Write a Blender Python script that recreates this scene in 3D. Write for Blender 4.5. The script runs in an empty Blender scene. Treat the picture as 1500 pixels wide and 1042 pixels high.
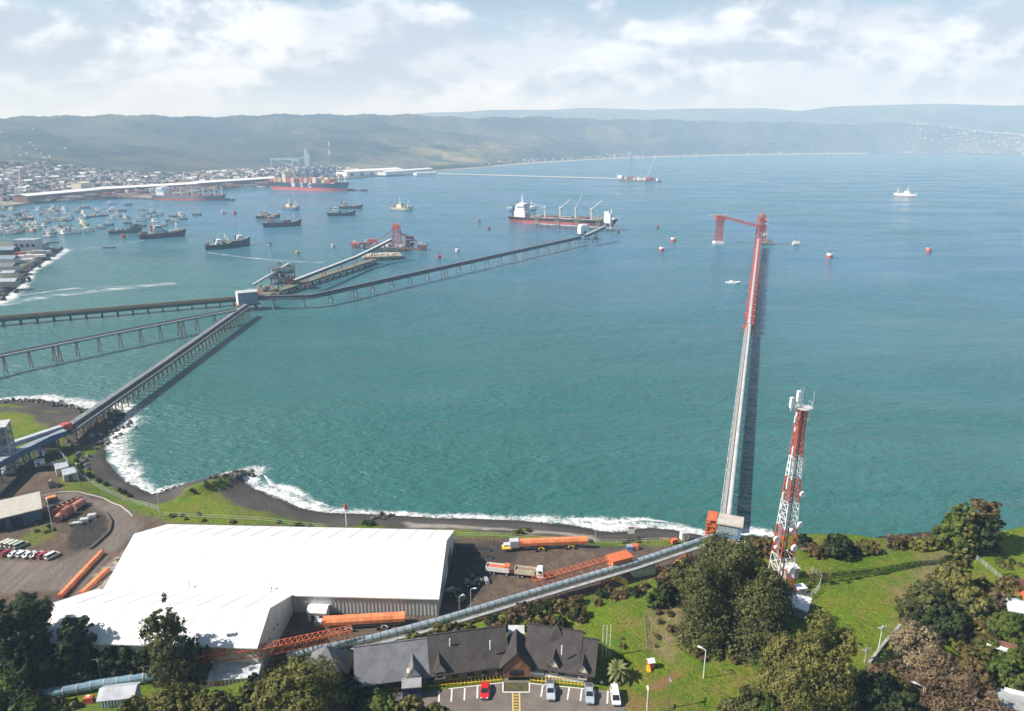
import bpy, math, random
import numpy as np
from mathutils import Vector, Matrix
random.seed(7); rng = np.random.default_rng(7)
R = math.radians
S = bpy.context.scene
COL = S.collection
# ------------------------------------------------------------------ survey of the place (camera height, focal length in pixels, tilt)
H, F = 135.0, 1040.0
A = math.atan(315 / 1040)
CA, SA = math.cos(A), math.sin(A)
def ray(px, py):
    dx = (px - 750) / F; dy = (521 - py) / F
    return dx, CA + dy * SA, -SA + dy * CA
def P(px, py, z=0.0):                       # survey point -> point on the level z
    d = ray(px, py); t = (z - H) / d[2]
    return Vector((d[0] * t, d[1] * t, z))
def ZT(py, y):                              # height that stands at distance y under the sight line py
    d = ray(750, py); return H + d[2] * y / d[1]
def proj(x, y, z):
    v = z - H; c = y * CA - v * SA; u = y * SA + v * CA
    return 750 + F * x / c, 521 - F * u / c
# ------------------------------------------------------------------ mesh builder
class MB:
    def __init__(s): s.v = []; s.f = []; s.m = []
    def add(s, vs, fs, mi=0):
        o = len(s.v); s.v += [tuple(p) for p in vs]
        for f in fs: s.f.append(tuple(o + i for i in f)); s.m.append(mi)
        return s
    def hexa(s, p, mi=0):
        return s.add(p, [(3, 2, 1, 0), (4, 5, 6, 7), (0, 1, 5, 4), (1, 2, 6, 5), (2, 3, 7, 6), (3, 0, 4, 7)], mi)
    def box(s, c, d, rz=0, mi=0, taper=1.0):
        x, y, z = d[0] / 2, d[1] / 2, d[2] / 2; cs, sn = math.cos(rz), math.sin(rz); out = []
        for k, zz in ((1, -z), (taper, z)):
            for a, b in ((-x, -y), (x, -y), (x, y), (-x, y)):
                a *= k; b *= k
                out.append((c[0] + a * cs - b * sn, c[1] + a * sn + b * cs, c[2] + zz))
        return s.hexa(out, mi)
    def bar(s, p, q, w, h=None, mi=0):
        p = Vector(p); q = Vector(q); h = h or w; d = (q - p)
        if d.length < 1e-6: return s
        d.normalize(); up = Vector((0, 0, 1)) if abs(d.z) < .95 else Vector((1, 0, 0))
        a = d.cross(up).normalized(); b = a.cross(d).normalized(); a *= w / 2; b *= h / 2
        return s.hexa([p - a - b, q - a - b, q + a - b, p + a - b, p - a + b, q - a + b, q + a + b, p + a + b], mi)
    def tube(s, p, q, r, n=8, r2=None, mi=0):
        p = Vector(p); q = Vector(q); r2 = r if r2 is None else r2; d = (q - p).normalized()
        up = Vector((0, 0, 1)) if abs(d.z) < .95 else Vector((1, 0, 0))
        a = d.cross(up).normalized(); b = a.cross(d).normalized(); vs = []
        for c, rr in ((p, r), (q, r2)):
            for i in range(n):
                t = 2 * math.pi * i / n; vs.append(c + (a * math.cos(t) + b * math.sin(t)) * rr)
        fs = [(i, (i + 1) % n, n + (i + 1) % n, n + i) for i in range(n)]
        fs += [tuple(range(n))[::-1], tuple(range(n, 2 * n))]
        return s.add(vs, fs, mi)
    def path(s, pts, r, n=6, mi=0):
        for p, q in zip(pts[:-1], pts[1:]): s.tube(p, q, r, n, None, mi)
        return s
    def ball(s, c, r, nu=10, nv=6, sz=1.0, mi=0):
        vs = [(c[0], c[1], c[2] - r * sz)]
        for j in range(1, nv):
            ph = math.pi * j / nv - math.pi / 2
            for i in range(nu):
                t = 2 * math.pi * i / nu
                vs.append((c[0] + r * math.cos(ph) * math.cos(t), c[1] + r * math.cos(ph) * math.sin(t), c[2] + r * sz * math.sin(ph)))
        vs.append((c[0], c[1], c[2] + r * sz)); fs = []
        for i in range(nu): fs.append((0, 1 + (i + 1) % nu, 1 + i))
        for j in range(nv - 2):
            for i in range(nu):
                a = 1 + j * nu + i; b = 1 + j * nu + (i + 1) % nu; fs.append((a, b, b + nu, a + nu))
        l = len(vs) - 1
        for i in range(nu): fs.append((l, l - nu + i, l - nu + (i + 1) % nu))
        return s.add(vs, fs, mi)
    def prism(s, poly, z0, z1, mi=0):
        n = len(poly); ar = sum(poly[i][0] * poly[(i + 1) % n][1] - poly[(i + 1) % n][0] * poly[i][1] for i in range(n))
        if ar < 0: poly = poly[::-1]
        vs = [(p[0], p[1], z0) for p in poly] + [(p[0], p[1], z1) for p in poly]
        return s.add(vs, [(i, (i + 1) % n, n + (i + 1) % n, n + i) for i in range(n)] + [tuple(range(n))[::-1], tuple(range(n, 2 * n))], mi)
    def sweep(s, prof, x0, x1, mi=0):          # profile of (y, z) along local x
        n = len(prof); vs = [(x0, p[0], p[1]) for p in prof] + [(x1, p[0], p[1]) for p in prof]
        return s.add(vs, [(i, n + i, n + (i + 1) % n, (i + 1) % n) for i in range(n)] + [tuple(range(n)), tuple(range(n, 2 * n))[::-1]], mi)
    def truss(s, p, q, w, h, n, r, mi=0):      # box truss: four chords and zigzag lacing, its lower face centred on p-q
        p = Vector(p); q = Vector(q); d = q - p; a = Vector((d.y, -d.x, 0)).normalized() * w / 2; up = Vector((0, 0, h))
        L = [(p + a, q + a), (p - a, q - a), (p + a + up, q + a + up), (p - a + up, q - a + up)]
        for u, v in L: s.bar(u, v, r * 1.5, None, mi)
        for i in range(n):
            t, t2 = i / n, (i + 1) / n
            for k in (a, -a):
                s.bar(p + k + d * t, p + k + up + d * t, r, None, mi)
                if i % 2: s.bar(p + k + d * t, p + k + up + d * t2, r, None, mi)
                else: s.bar(p + k + up + d * t, p + k + d * t2, r, None, mi)
            s.bar(p + a + up + d * t, p - a + up + d * t, r, None, mi)
            s.bar(p + a + up + d * t, p - a + up + d * t2, r, None, mi)
        for k in (a, -a): s.bar(q + k, q + k + up, r, None, mi)
        s.bar(q + a + up, q - a + up, r, None, mi)
        return s
    def build(s, name, mats, parent=None, org=None, smooth=False):
        me = bpy.data.meshes.new(name); v = s.v
        if org is not None: v = [(p[0] - org[0], p[1] - org[1], p[2] - org[2]) for p in v]
        me.from_pydata(v, [], s.f)
        if not isinstance(mats, (list, tuple)): mats = [mats]
        for m in mats: me.materials.append(m)
        if len(mats) > 1: me.polygons.foreach_set('material_index', s.m)
        if smooth: me.polygons.foreach_set('use_smooth', [True] * len(s.f))
        me.update()
        o = bpy.data.objects.new(name, me); COL.objects.link(o)
        if parent is not None: o.parent = parent
        return o
def islands(mb):
    par = list(range(len(mb.v)))
    def f(i):
        while par[i] != i: par[i] = par[par[i]]; i = par[i]
        return i
    for q in mb.f:
        r = f(q[0])
        for i in q[1:]: par[f(i)] = r
    g = {}
    for q, m in zip(mb.f, mb.m): g.setdefault(f(q[0]), []).append((q, m))
    out = []
    for fs in g.values():
        ids = sorted({i for q, _ in fs for i in q}); mp = {i: k for k, i in enumerate(ids)}; n = MB(); n.v = [mb.v[i] for i in ids]; n.f = [tuple(mp[i] for i in q) for q, _ in fs]; n.m = [m for _, m in fs]; out.append(n)
    return out
def each(mb, name, mats, parent, org=None):        # every loose piece a part of its own
    return [n.build(name, mats, parent, org) for n in islands(mb)]
def tag(o, label=None, cat=None, group=None, kind=None):
    if label: o['label'] = label
    if cat: o['category'] = cat
    if group: o['group'] = group
    if kind: o['kind'] = kind
    return o
def thing(name, label, cat, loc=(0, 0, 0), rz=0, group=None):
    o = bpy.data.objects.new(name, None); COL.objects.link(o); o.empty_display_size = .5
    o.location = loc; o.rotation_euler = (0, 0, rz)
    return tag(o, label, cat, group)
def structure(o): o['kind'] = 'structure'; return o
KIDS = {}
def dup(root, loc, rz=None, label=None, scale=None, group=None):
    if root.name not in KIDS:
        KIDS[root.name] = [(c, [g for g in bpy.data.objects if g.parent == c]) for c in bpy.data.objects if c.parent == root]
    r = root.copy(); COL.objects.link(r); r.location = loc
    if rz is not None: r.rotation_euler = (0, 0, rz)
    if scale is not None: r.scale = (scale,) * 3 if not hasattr(scale, '__len__') else scale
    if label: r['label'] = label
    if group: r['group'] = group
    for c, gs in KIDS[root.name]:
        k = c.copy(); COL.objects.link(k); k.parent = r
        for g in gs:
            d = g.copy(); COL.objects.link(d); d.parent = k
    return r
ORD = 'first second third fourth fifth sixth seventh eighth ninth tenth eleventh twelfth thirteenth fourteenth fifteenth sixteenth seventeenth eighteenth nineteenth twentieth'.split()
TENS = {20: 'twenty', 30: 'thirty', 40: 'forty', 50: 'fifty', 60: 'sixty', 70: 'seventy', 80: 'eighty', 90: 'ninety'}
def ordw(i):
    if i < 20: return ORD[i]
    n = i + 1; t = n // 10 * 10
    return (TENS[t] + '-' + ORD[n % 10 - 1]) if n % 10 else TENS[t][:-1] + 'ieth'
def rank(objs, tmpl, key=None):            # label each of a set by its order from the left
    def px(o): return proj(*o.location)[0]
    vis = [o for o in objs if -5 <= px(o) <= 1505]
    for i, o in enumerate(sorted(vis, key=key or px)): o['label'] = tmpl.format(ordw(i) if len(vis) > 1 else '')
    for o in objs:
        if o not in vis: o['label'] = tmpl.format('another')
# ------------------------------------------------------------------ materials
def nodes(name):
    m = bpy.data.materials.new(name); m.use_nodes = True; nt = m.node_tree; nt.nodes.clear()
    out = nt.nodes.new('ShaderNodeOutputMaterial'); return m, nt, out
def N(nt, typ, **kw):
    n = nt.nodes.new(typ)
    for k, v in kw.items():
        if k in n.inputs.keys(): n.inputs[k].default_value = v
        else: setattr(n, k, v)
    return n
def mixc(nt, fac, a, b, blend='MIX'):
    n = nt.nodes.new('ShaderNodeMix'); n.data_type = 'RGBA'; n.blend_type = blend
    for sock, val in ((n.inputs[0], fac), (n.inputs[6], a), (n.inputs[7], b)):
        if isinstance(val, bpy.types.NodeSocket): nt.links.new(val, sock)
        elif isinstance(val, (int, float)): sock.default_value = val
        else: sock.default_value = (*val, 1)
    return n.outputs[2]
def mth(nt, op, a, b=0.0, clamp=False):
    n = nt.nodes.new('ShaderNodeMath'); n.operation = op; n.use_clamp = clamp
    for i, v in enumerate((a, b)):
        if isinstance(v, bpy.types.NodeSocket): nt.links.new(v, n.inputs[i])
        else: n.inputs[i].default_value = v
    return n.outputs[0]
def noise(nt, vec, scale, detail=3, rough=.55, dist=0.0, dim='3D'):
    n = nt.nodes.new('ShaderNodeTexNoise'); n.noise_dimensions = dim
    n.inputs['Scale'].default_value = scale; n.inputs['Detail'].default_value = detail; n.inputs['Roughness'].default_value = rough; n.inputs['Distortion'].default_value = dist
    nt.links.new(vec, n.inputs['Vector']); return n.outputs['Fac']
def ramp(nt, fac, lo, hi):
    n = nt.nodes.new('ShaderNodeMapRange'); n.interpolation_type = 'SMOOTHSTEP'
    n.inputs['From Min'].default_value = lo; n.inputs['From Max'].default_value = hi
    nt.links.new(fac, n.inputs['Value']); return n.outputs['Result']
def mapping(nt, vec, scale=(1, 1, 1), rot=(0, 0, 0)):
    n = nt.nodes.new('ShaderNodeMapping'); n.inputs['Scale'].default_value = scale; n.inputs['Rotation'].default_value = rot
    nt.links.new(vec, n.inputs['Vector']); return n.outputs[0]
def M(name, col, rough=.6, var=.25, scale=.6, metal=0.0, dirt=None, dirtamt=.5, bump=0.0, streak=False):
    m, nt, out = nodes(name); b = N(nt, 'ShaderNodeBsdfPrincipled', Roughness=rough, Metallic=metal)
    tc = N(nt, 'ShaderNodeTexCoord'); v = tc.outputs['Object']
    if streak: v = mapping(nt, v, (1, 1, .15))
    n1 = noise(nt, v, scale, 5, .6); f = ramp(nt, n1, .3, .7)
    lo = tuple(c * (1 - var) for c in col); hi = tuple(min(1, c * (1 + var * .6)) for c in col)
    c = mixc(nt, f, lo, hi)
    if dirt is not None:
        n2 = noise(nt, v, scale * 2.7, 6, .7); c = mixc(nt, mth(nt, 'MULTIPLY', ramp(nt, n2, .5, .72), dirtamt), c, dirt)
    nt.links.new(c, b.inputs['Base Color'])
    if bump:
        bp = N(nt, 'ShaderNodeBump', Strength=bump, Distance=.1); nt.links.new(noise(nt, v, scale * 6, 3), bp.inputs['Height']); nt.links.new(bp.outputs[0], b.inputs['Normal'])
    nt.links.new(b.outputs[0], out.inputs[0]); return m
white = M('white_paint', (.78, .78, .77), .5, .1, .4, dirt=(.45, .4, .34), dirtamt=.35)
cleanw = M('clean_white', (.8, .8, .8), .45, .05)
grey = M('grey_steel', (.33, .35, .37), .5, .25)
lgrey = M('pale_grey', (.5, .52, .54), .5, .2, .5, dirt=(.25, .22, .2), dirtamt=.4)
dgrey = M('dark_grey', (.10, .105, .115), .6, .3)
black = M('black_rubber', (.02, .02, .022), .7, .3)
navy = M('navy_paint', (.025, .04, .075), .5, .3, dirt=(.12, .06, .04), dirtamt=.35)
blue = M('blue_paint', (.10, .22, .42), .5, .25, dirt=(.2, .2, .2), dirtamt=.3)
sblue = M('steel_blue', (.28, .34, .40), .5, .25, dirt=(.2, .2, .2), dirtamt=.3)
red = M('red_paint', (.50, .09, .06), .55, .25, dirt=(.22, .07, .05), dirtamt=.5)
hullred = M('antifouling_red', (.42, .10, .08), .6, .25, .15, dirt=(.3, .16, .12), dirtamt=.5)
orange = M('orange_paint', (.78, .25, .10), .6, .25, .3, dirt=(.42, .16, .09), dirtamt=.55)
orangered = M('orange_red_steel', (.62, .15, .06), .55, .2, dirt=(.25, .08, .05), dirtamt=.5)
rust = M('rusty_steel', (.22, .10, .06), .85, .4, .8, dirt=(.10, .05, .035), dirtamt=.7)
concrete = M('concrete', (.36, .34, .31), .85, .25, .5, dirt=(.2, .18, .15), dirtamt=.5)
brown = M('weathered_timber', (.20, .155, .11), .85, .3, .6)
darkgreen = M('dark_green_steel', (.05, .085, .075), .6, .3, dirt=(.12, .08, .05), dirtamt=.4)
yellow = M('yellow_paint', (.75, .50, .05), .5, .15)
glass = M('dark_glass', (.02, .025, .03), .12, .1)
khaki = M('khaki_junk', (.28, .26, .2), .8, .5, .3)
slate = M('grey_roof', (.15, .155, .165), .8, .22, .5, dirt=(.13, .125, .12), dirtamt=.4, bump=.3)
browntile = M('dark_brown_roof', (.046, .039, .037), .8, .3, .4, dirt=(.12, .10, .09), dirtamt=.4, bump=.4)
tin = M('worn_tin', (.42, .45, .49), .5, .3, .3, dirt=(.2, .16, .13), dirtamt=.6)
tinblue = M('blue_grey_tin', (.20, .25, .32), .5, .3, .3, dirt=(.5, .5, .5), dirtamt=.5)
bark = M('bark', (.16, .12, .09), .9, .4, 1.5)
cream = M('cream_paint', (.62, .56, .42), .6, .2)
rock1 = M('wet_rock', (.075, .07, .068), .75, .5, .6, bump=.6)
rock2 = M('dry_rock', (.22, .20, .175), .85, .4, .6, bump=.6)
tarmac = M('car_park_tarmac', (.16, .135, .115), .9, .25, .25, dirt=(.11, .095, .085), dirtamt=.6)
def leafmat(name, c1, c2, trans=.25):
    m, nt, out = nodes(name); g = N(nt, 'ShaderNodeNewGeometry'); tc = N(nt, 'ShaderNodeTexCoord')
    n = noise(nt, tc.outputs['Object'], .42, 4, .65); f = mth(nt, 'ADD', mth(nt, 'MULTIPLY', g.outputs['Random Per Island'], .25), mth(nt, 'MULTIPLY', ramp(nt, n, .36, .64), .75))
    c = mixc(nt, f, c1, c2)
    d = N(nt, 'ShaderNodeBsdfPrincipled', Roughness=.65); d.inputs['Specular IOR Level'].default_value = .25; t = N(nt, 'ShaderNodeBsdfTranslucent'); ms = N(nt, 'ShaderNodeMixShader', Fac=trans)
    nt.links.new(c, d.inputs['Base Color']); nt.links.new(mixc(nt, .3, c, (.2, .25, .02)), t.inputs[0])
    nt.links.new(d.outputs[0], ms.inputs[1]); nt.links.new(t.outputs[0], ms.inputs[2]); nt.links.new(ms.outputs[0], out.inputs[0]); return m
L_euc = leafmat('gum_leaves', (.035, .048, .012), (.15, .15, .05))
L_olive = leafmat('olive_leaves', (.055, .065, .014), (.25, .23, .065))
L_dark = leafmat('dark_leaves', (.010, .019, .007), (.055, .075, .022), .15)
L_green = leafmat('green_leaves', (.035, .065, .010), (.15, .19, .035))
L_yell = leafmat('yellow_green_leaves', (.12, .14, .02), (.3, .28, .06))
L_brown = leafmat('brown_twigs', (.09, .06, .035), (.22, .15, .09), .1)
L_tan = leafmat('tan_twigs', (.16, .13, .07), (.33, .26, .15), .15)
L_rust = leafmat('rusty_scrub', (.07, .05, .02), (.18, .13, .045), .15)
# ------------------------------------------------------------------ near terrain
COAST_PX = [(-130, 596), (-60, 590), (0, 587), (50, 584), (90, 590), (125, 599), (150, 598), (176, 600), (188, 609), (176, 622), (163, 634), (154, 650), (160, 675), (180, 700), (225, 722), (255, 713), (300, 703), (335, 696), (358, 690), (374, 689), (372, 696), (360, 703), (378, 716), (410, 728), (445, 743), (480, 749), (530, 750), (580, 752), (640, 756), (700, 757), (760, 760), (820, 766), (860, 773), (890, 779), (915, 777), (950, 771), (990, 774), (1030, 782), (1060, 784), (1100, 783), (1135, 786), (1180, 790), (1240, 789), (1310, 784), (1380, 776), (1440, 774), (1480, 780), (1560, 790)]
coast = np.array([P(a, b)[:2] for a, b in COAST_PX])
land = np.vstack([coast, [[330, 120], [330, -80], [-460, -80], [-460, 360]]])
def seg_dist(pts, poly, closed=True):
    d = np.full(len(pts), 1e9); n = len(poly)
    for i in range(n if closed else n - 1):
        a = poly[i]; b = poly[(i + 1) % n]; ab = b - a
        t = np.clip(((pts - a) @ ab) / max(ab @ ab, 1e-9), 0, 1)
        d = np.minimum(d, np.hypot(*(pts - a - t[:, None] * ab).T))
    return d
def inside(pts, poly):
    x, y = pts[:, 0], pts[:, 1]; r = np.zeros(len(pts), bool); n = len(poly)
    for i in range(n):
        a = poly[i]; b = poly[(i + 1) % n]
        if a[1] == b[1]: continue
        c = ((a[1] > y) != (b[1] > y)) & (x < (b[0] - a[0]) * (y - a[1]) / (b[1] - a[1]) + a[0]); r ^= c
    return r
def sdf(pts, poly):
    d = seg_dist(pts, poly); return np.where(inside(pts, poly), d, -d)
def sst(x): x = np.clip(x, 0, 1); return x * x * (3 - 2 * x)
hill = np.array([P(a, b, 4)[:2] for a, b in [(1028, 836), (960, 858), (840, 896), (700, 912), (560, 955), (430, 984), (300, 1010), (150, 1036), (0, 1046), (-150, 1050)]][::-1])
hill = np.vstack([hill, [[78, 197], [92, 197], [120, 195], [140, 198], [160, 204], [190, 200], [250, 180], [330, 110], [330, -80], [-460, -80], [-460, 130]]])
def vnoise(pts, scale, seed=0):              # smooth value noise
    q = pts / scale + seed * 17.3; i = np.floor(q).astype(int); f = q - i; f = f * f * (3 - 2 * f)
    def h(a, b): v = np.sin(a * 127.1 + b * 311.7 + seed * 74.7) * 43758.5453; return v - np.floor(v)
    x, y = i[:, 0], i[:, 1]
    return (h(x, y) * (1 - f[:, 0]) + h(x + 1, y) * f[:, 0]) * (1 - f[:, 1]) + (h(x, y + 1) * (1 - f[:, 0]) + h(x + 1, y + 1) * f[:, 0]) * f[:, 1]
def fbm(pts, scale, seed=0, o=4): return sum(vnoise(pts, scale / 2 ** k, seed + k) * .5 ** (k + 1) for k in range(o))
GX0, GX1, GY0, GY1, GS = -360.0, 260.0, 40.0, 385.0, 1.25
nx = int((GX1 - GX0) / GS) + 1; ny = int((GY1 - GY0) / GS) + 1
gx = GX0 + GS * np.arange(nx); gy = GY0 + GS * np.arange(ny)
XX, YY = np.meshgrid(gx, gy); pts = np.stack([XX.ravel(), YY.ravel()], 1)
jit = (np.stack([fbm(pts, 9, 3), fbm(pts, 9, 8)], 1) - .47) * 7
dl = sdf(pts + jit * .35, land); dh = sdf(pts + jit * .4, hill)
zz = np.where(dl > 0, 4 * sst(dl / 24), np.maximum(dl * .12, -3))
wid = 30 - 14 * sst((pts[:, 0] - 30) / 60)
zz = zz + 22 * sst(dh / wid) * (dh > 0)
rough = (fbm(pts, 14, 21) - .47) * 1.6 + (fbm(pts, 4, 31) - .47) * .5
def poly(px, z): return np.array([P(a, b, z)[:2] for a, b in px])
lotpoly = poly([(540, 1020), (560, 1012), (640, 1004), (735, 995), (768, 993), (870, 1002), (908, 1009), (916, 1100), (480, 1100)], 26)
kl = sst((sdf(pts, lotpoly) + 20) / 14); zz = zz * (1 - kl) + 26 * kl
flat = 1 - kl                                 # 0 on the level house terrace
yardmask = sst((4.8 - zz) / .6) * (dl > 22)
zz = zz + rough * np.where(dl > 0, sst(dl / 20), 0) * (1 - .9 * yardmask) * flat
spit = poly([(250, 716), (300, 702), (345, 692), (372, 687), (360, 704), (310, 730), (262, 745)], 1)
zz += 2.5 * sst((sdf(pts, spit) + 1) / 6)
head = poly([(120, 612), (160, 603), (180, 605), (165, 625), (140, 645), (115, 650)], 1)
zz += 1.6 * sst((sdf(pts, head) + 2) / 6)
ZG = zz.reshape(ny, nx)
def tz(x, y):
    u = min(max((x - GX0) / GS, 0), nx - 1.001); v = min(max((y - GY0) / GS, 0), ny - 1.001); i, j = int(u), int(v); f, g = u - i, v - j
    return float((ZG[j, i] * (1 - f) + ZG[j, i + 1] * f) * (1 - g) + (ZG[j + 1, i] * (1 - f) + ZG[j + 1, i + 1] * f) * g)
def G(px, py):                               # sight line -> ground
    d = Vector(ray(px, py)); t = 60.0
    while t < 700:
        x, y, z = d.x * t, d.y * t, H + d.z * t
        if z <= tz(x, y): break
        t += .4
    return Vector((x, y, tz(x, y)))
def soft(px, z=4, w=3, amp=5.0): return sst((sdf(pts + jit * amp / 7 * 1.5, poly(px, z)) + w / 2) / w)
dirt = np.maximum.reduce([
    soft([(-200, 745), (60, 722), (110, 716), (165, 727), (205, 742), (240, 766), (400, 770), (560, 776), (665, 786), (760, 789), (960, 797), (1045, 795), (1040, 822), (950, 848), (860, 874), (700, 905), (640, 920), (560, 948), (450, 960), (380, 980), (250, 975), (120, 950), (60, 930), (-200, 960)], amp=2.5),
    soft([(-200, 700), (0, 690), (50, 676), (85, 690), (92, 716), (130, 722), (110, 760), (-200, 790)])])
dirt = np.maximum(dirt, .0) * (1 - .0)
sand = np.maximum(sst((19 - dl + (vnoise(pts, 12, 5) - .5) * 9) / 5) * (zz < 5.2), soft([(-200, 600), (40, 602), (130, 612), (95, 640), (60, 640), (45, 618), (0, 610), (-200, 606)], 2))
grassn = np.maximum.reduce([soft([(92, 672), (110, 652), (148, 640), (140, 655), (118, 668), (150, 700), (200, 728), (235, 748), (225, 757), (160, 730), (130, 722)], 3, 2, 3), soft([(-50, 606), (35, 607), (62, 622), (78, 634), (40, 650), (-50, 660)], 3, 4, 6),
    soft([(250, 745), (330, 745), (480, 768), (480, 774), (240, 765)], 3, 2), soft([(290, 716), (320, 700), (338, 698), (330, 712), (295, 728)], 3, 2, 2), soft([(660, 776), (800, 785), (1035, 785), (1035, 796), (950, 797), (660, 786)], 3.5, 2, 3), soft([(90, 695), (128, 708), (175, 728), (228, 752), (222, 760), (165, 733), (120, 722), (92, 720)], 4, 3, 4), .8 * soft([(60, 770), (80, 775), (70, 792), (30, 806), (-60, 803), (-60, 798), (20, 795)], 4, 3, 4), soft([(515, 768), (540, 758), (560, 762), (565, 772)], 4, 2, 2), soft([(745, 783), (765, 772), (788, 782)], 4, 2, 2)])
dirt *= 1 - .9 * grassn; sand *= 1 - grassn
dry = np.maximum.reduce([soft([(942, 892), (985, 876), (1015, 880), (1000, 960), (975, 985), (950, 975)], 24, 3), .8 * soft([(560, 960), (640, 930), (760, 915), (860, 880), (860, 900), (780, 925), (640, 950)], 10, 4), .7 * soft([(1190, 800), (1300, 806), (1380, 800), (1380, 812), (1190, 818)], 25, 3),
    .9 * soft([(1330, 860), (1370, 815), (1385, 800), (1400, 812), (1350, 905), (1300, 930)], 24, 5), .7 * soft([(60, 1015), (330, 985), (420, 990), (420, 1040), (130, 1050)], 10, 5), soft([(1390, 790), (1440, 805), (1410, 820), (1380, 812)], 24, 3)])
earth = np.maximum.reduce([soft([(952, 1002), (985, 985), (1002, 980), (985, 997), (970, 1012), (950, 1012)], 26, 1.5, 2), .7 * soft([(1010, 945), (1090, 948), (1085, 965), (1040, 962)], 26, 3), .5 * soft([(900, 1000), (1015, 1040), (900, 1060)], 26, 4)])
coal_shade = np.maximum.reduce([soft([(96, 790), (112, 768), (140, 752), (160, 752), (162, 772), (140, 800), (108, 806)], 4, 3), .8 * soft([(655, 795), (740, 798), (760, 812), (700, 870), (650, 890)], 4, 4), .8 * soft([(-60, 720), (0, 690), (50, 650), (120, 650), (60, 690), (0, 735)], 4, 4), .5 * soft([(80, 745), (130, 735), (145, 760), (90, 775)], 4, 3)])  # coal and scrap ground, plus warehouse shadow painted into the yard colour
pale = np.maximum.reduce([.9 * soft([(590, 757), (700, 766), (870, 778), (880, 788), (760, 776), (600, 768)], 3, 2, 3), soft([(150, 833), (172, 815), (190, 800), (180, 830), (150, 880), (110, 900), (100, 890)], 4, 3), soft([(1388, 790), (1425, 808), (1415, 815), (1385, 803)], 25, 1.5, 2)])
road = .95 * soft([(60, 727), (115, 722), (165, 733), (200, 755), (205, 775), (160, 812), (120, 860), (-100, 880), (-100, 822), (90, 822), (130, 805), (160, 780), (165, 762), (145, 745), (110, 733)], 4, 2.5, 1.5)
ground, nt, out = nodes('ground_cover')
geo = N(nt, 'ShaderNodeNewGeometry'); pos = geo.outputs['Position']
def attr(nm): n = N(nt, 'ShaderNodeAttribute'); n.attribute_name = nm; return n.outputs['Fac']
nA = ramp(nt, noise(nt, pos, .06, 5, .6), .3, .7); nB = ramp(nt, noise(nt, pos, .35, 6, .7), .3, .72); nC = ramp(nt, noise(nt, pos, 1.6, 4, .7), .3, .7)
c = mixc(nt, nA, (.055, .165, .005), (.15, .255, .010)); c = mixc(nt, mth(nt, 'MULTIPLY', nB, .65), c, (.27, .25, .03)); c = mixc(nt, mth(nt, 'MULTIPLY', ramp(nt, noise(nt, pos, .11, 6, .78), .49, .62), .75), c, (.27, .20, .06)); c = mixc(nt, mth(nt, 'MULTIPLY', ramp(nt, noise(nt, pos, .55, 5, .75), .55, .7), .6), c, (.025, .06, .006)); c = mixc(nt, mth(nt, 'MULTIPLY', nC, .7), c, (.035, .068, .008))
e1 = mixc(nt, nB, (.095, .066, .048), (.215, .155, .112)); e1 = mixc(nt, mth(nt, 'MULTIPLY', nA, .55), e1, (.115, .085, .065)); e1 = mixc(nt, mth(nt, 'MULTIPLY', nC, .55), e1, (.06, .05, .043)); c = mixc(nt, attr('dirt'), c, e1)
trk = ramp(nt, noise(nt, mapping(nt, pos, (1, .12, 1), (0, 0, R(35))), .5, 4, .7), .35, .65); rv = mixc(nt, nA, (.17, .142, .122), (.25, .21, .18)); rv = mixc(nt, mth(nt, 'MULTIPLY', trk, .45), rv, (.10, .085, .075)); c = mixc(nt, attr('road'), c, rv)
sd = mixc(nt, nA, (.062, .055, .05), (.10, .088, .078)); c = mixc(nt, attr('sand'), c, sd)
wet = mth(nt, 'MULTIPLY', attr('wet'), .75); c = mixc(nt, wet, c, (.025, .024, .024))
dr = mixc(nt, nB, (.17, .125, .07), (.30, .23, .13)); dr = mixc(nt, mth(nt, 'MULTIPLY', nC, .4), dr, (.10, .10, .03)); c = mixc(nt, mth(nt, 'MULTIPLY', attr('dry'), ramp(nt, noise(nt, pos, .22, 5, .7), .25, .6)), c, dr)
c = mixc(nt, attr('earth'), c, mixc(nt, nC, (.20, .105, .05), (.28, .16, .08)))
c = mixc(nt, mth(nt, 'MULTIPLY', attr('coal_shade'), ramp(nt, noise(nt, pos, .16, 6, .75), .22, .48)), c, mixc(nt, nC, (.022, .021, .021), (.06, .056, .05)))
c = mixc(nt, mth(nt, 'MULTIPLY', attr('pale'), ramp(nt, noise(nt, pos, .8, 6, .85), .3, .55)), c, (.42, .38, .33))
b = N(nt, 'ShaderNodeBsdfPrincipled', Roughness=.95); b.inputs['Specular IOR Level'].default_value = .2
bp = N(nt, 'ShaderNodeBump', Strength=.9, Distance=.7); nt.links.new(noise(nt, pos, 1.1, 6, .7), bp.inputs['Height']); nt.links.new(bp.outputs[0], b.inputs['Normal'])
nt.links.new(c, b.inputs['Base Color']); nt.links.new(b.outputs[0], out.inputs[0])
wetv = sst((5 - dl) / 4) * (zz < 3)
AT = dict(dirt=dirt, road=road, sand=sand, wet=wetv, dry=dry, earth=earth, coal_shade=coal_shade, pale=pale)
idx = np.arange(nx * ny).reshape(ny, nx)
fq = np.stack([idx[:-1, :-1], idx[:-1, 1:], idx[1:, 1:], idx[1:, :-1]], -1).reshape(-1, 4)
fc = lambda a: a[fq].mean(1)
keep = fc(dl) > -20
zone = np.where((fc(sand) > .5) & (fc(dh) < 3), 2, np.where((np.maximum(fc(dirt), fc(coal_shade)) > .45) & (fc(dh) < 6), 1, 0))
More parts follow.
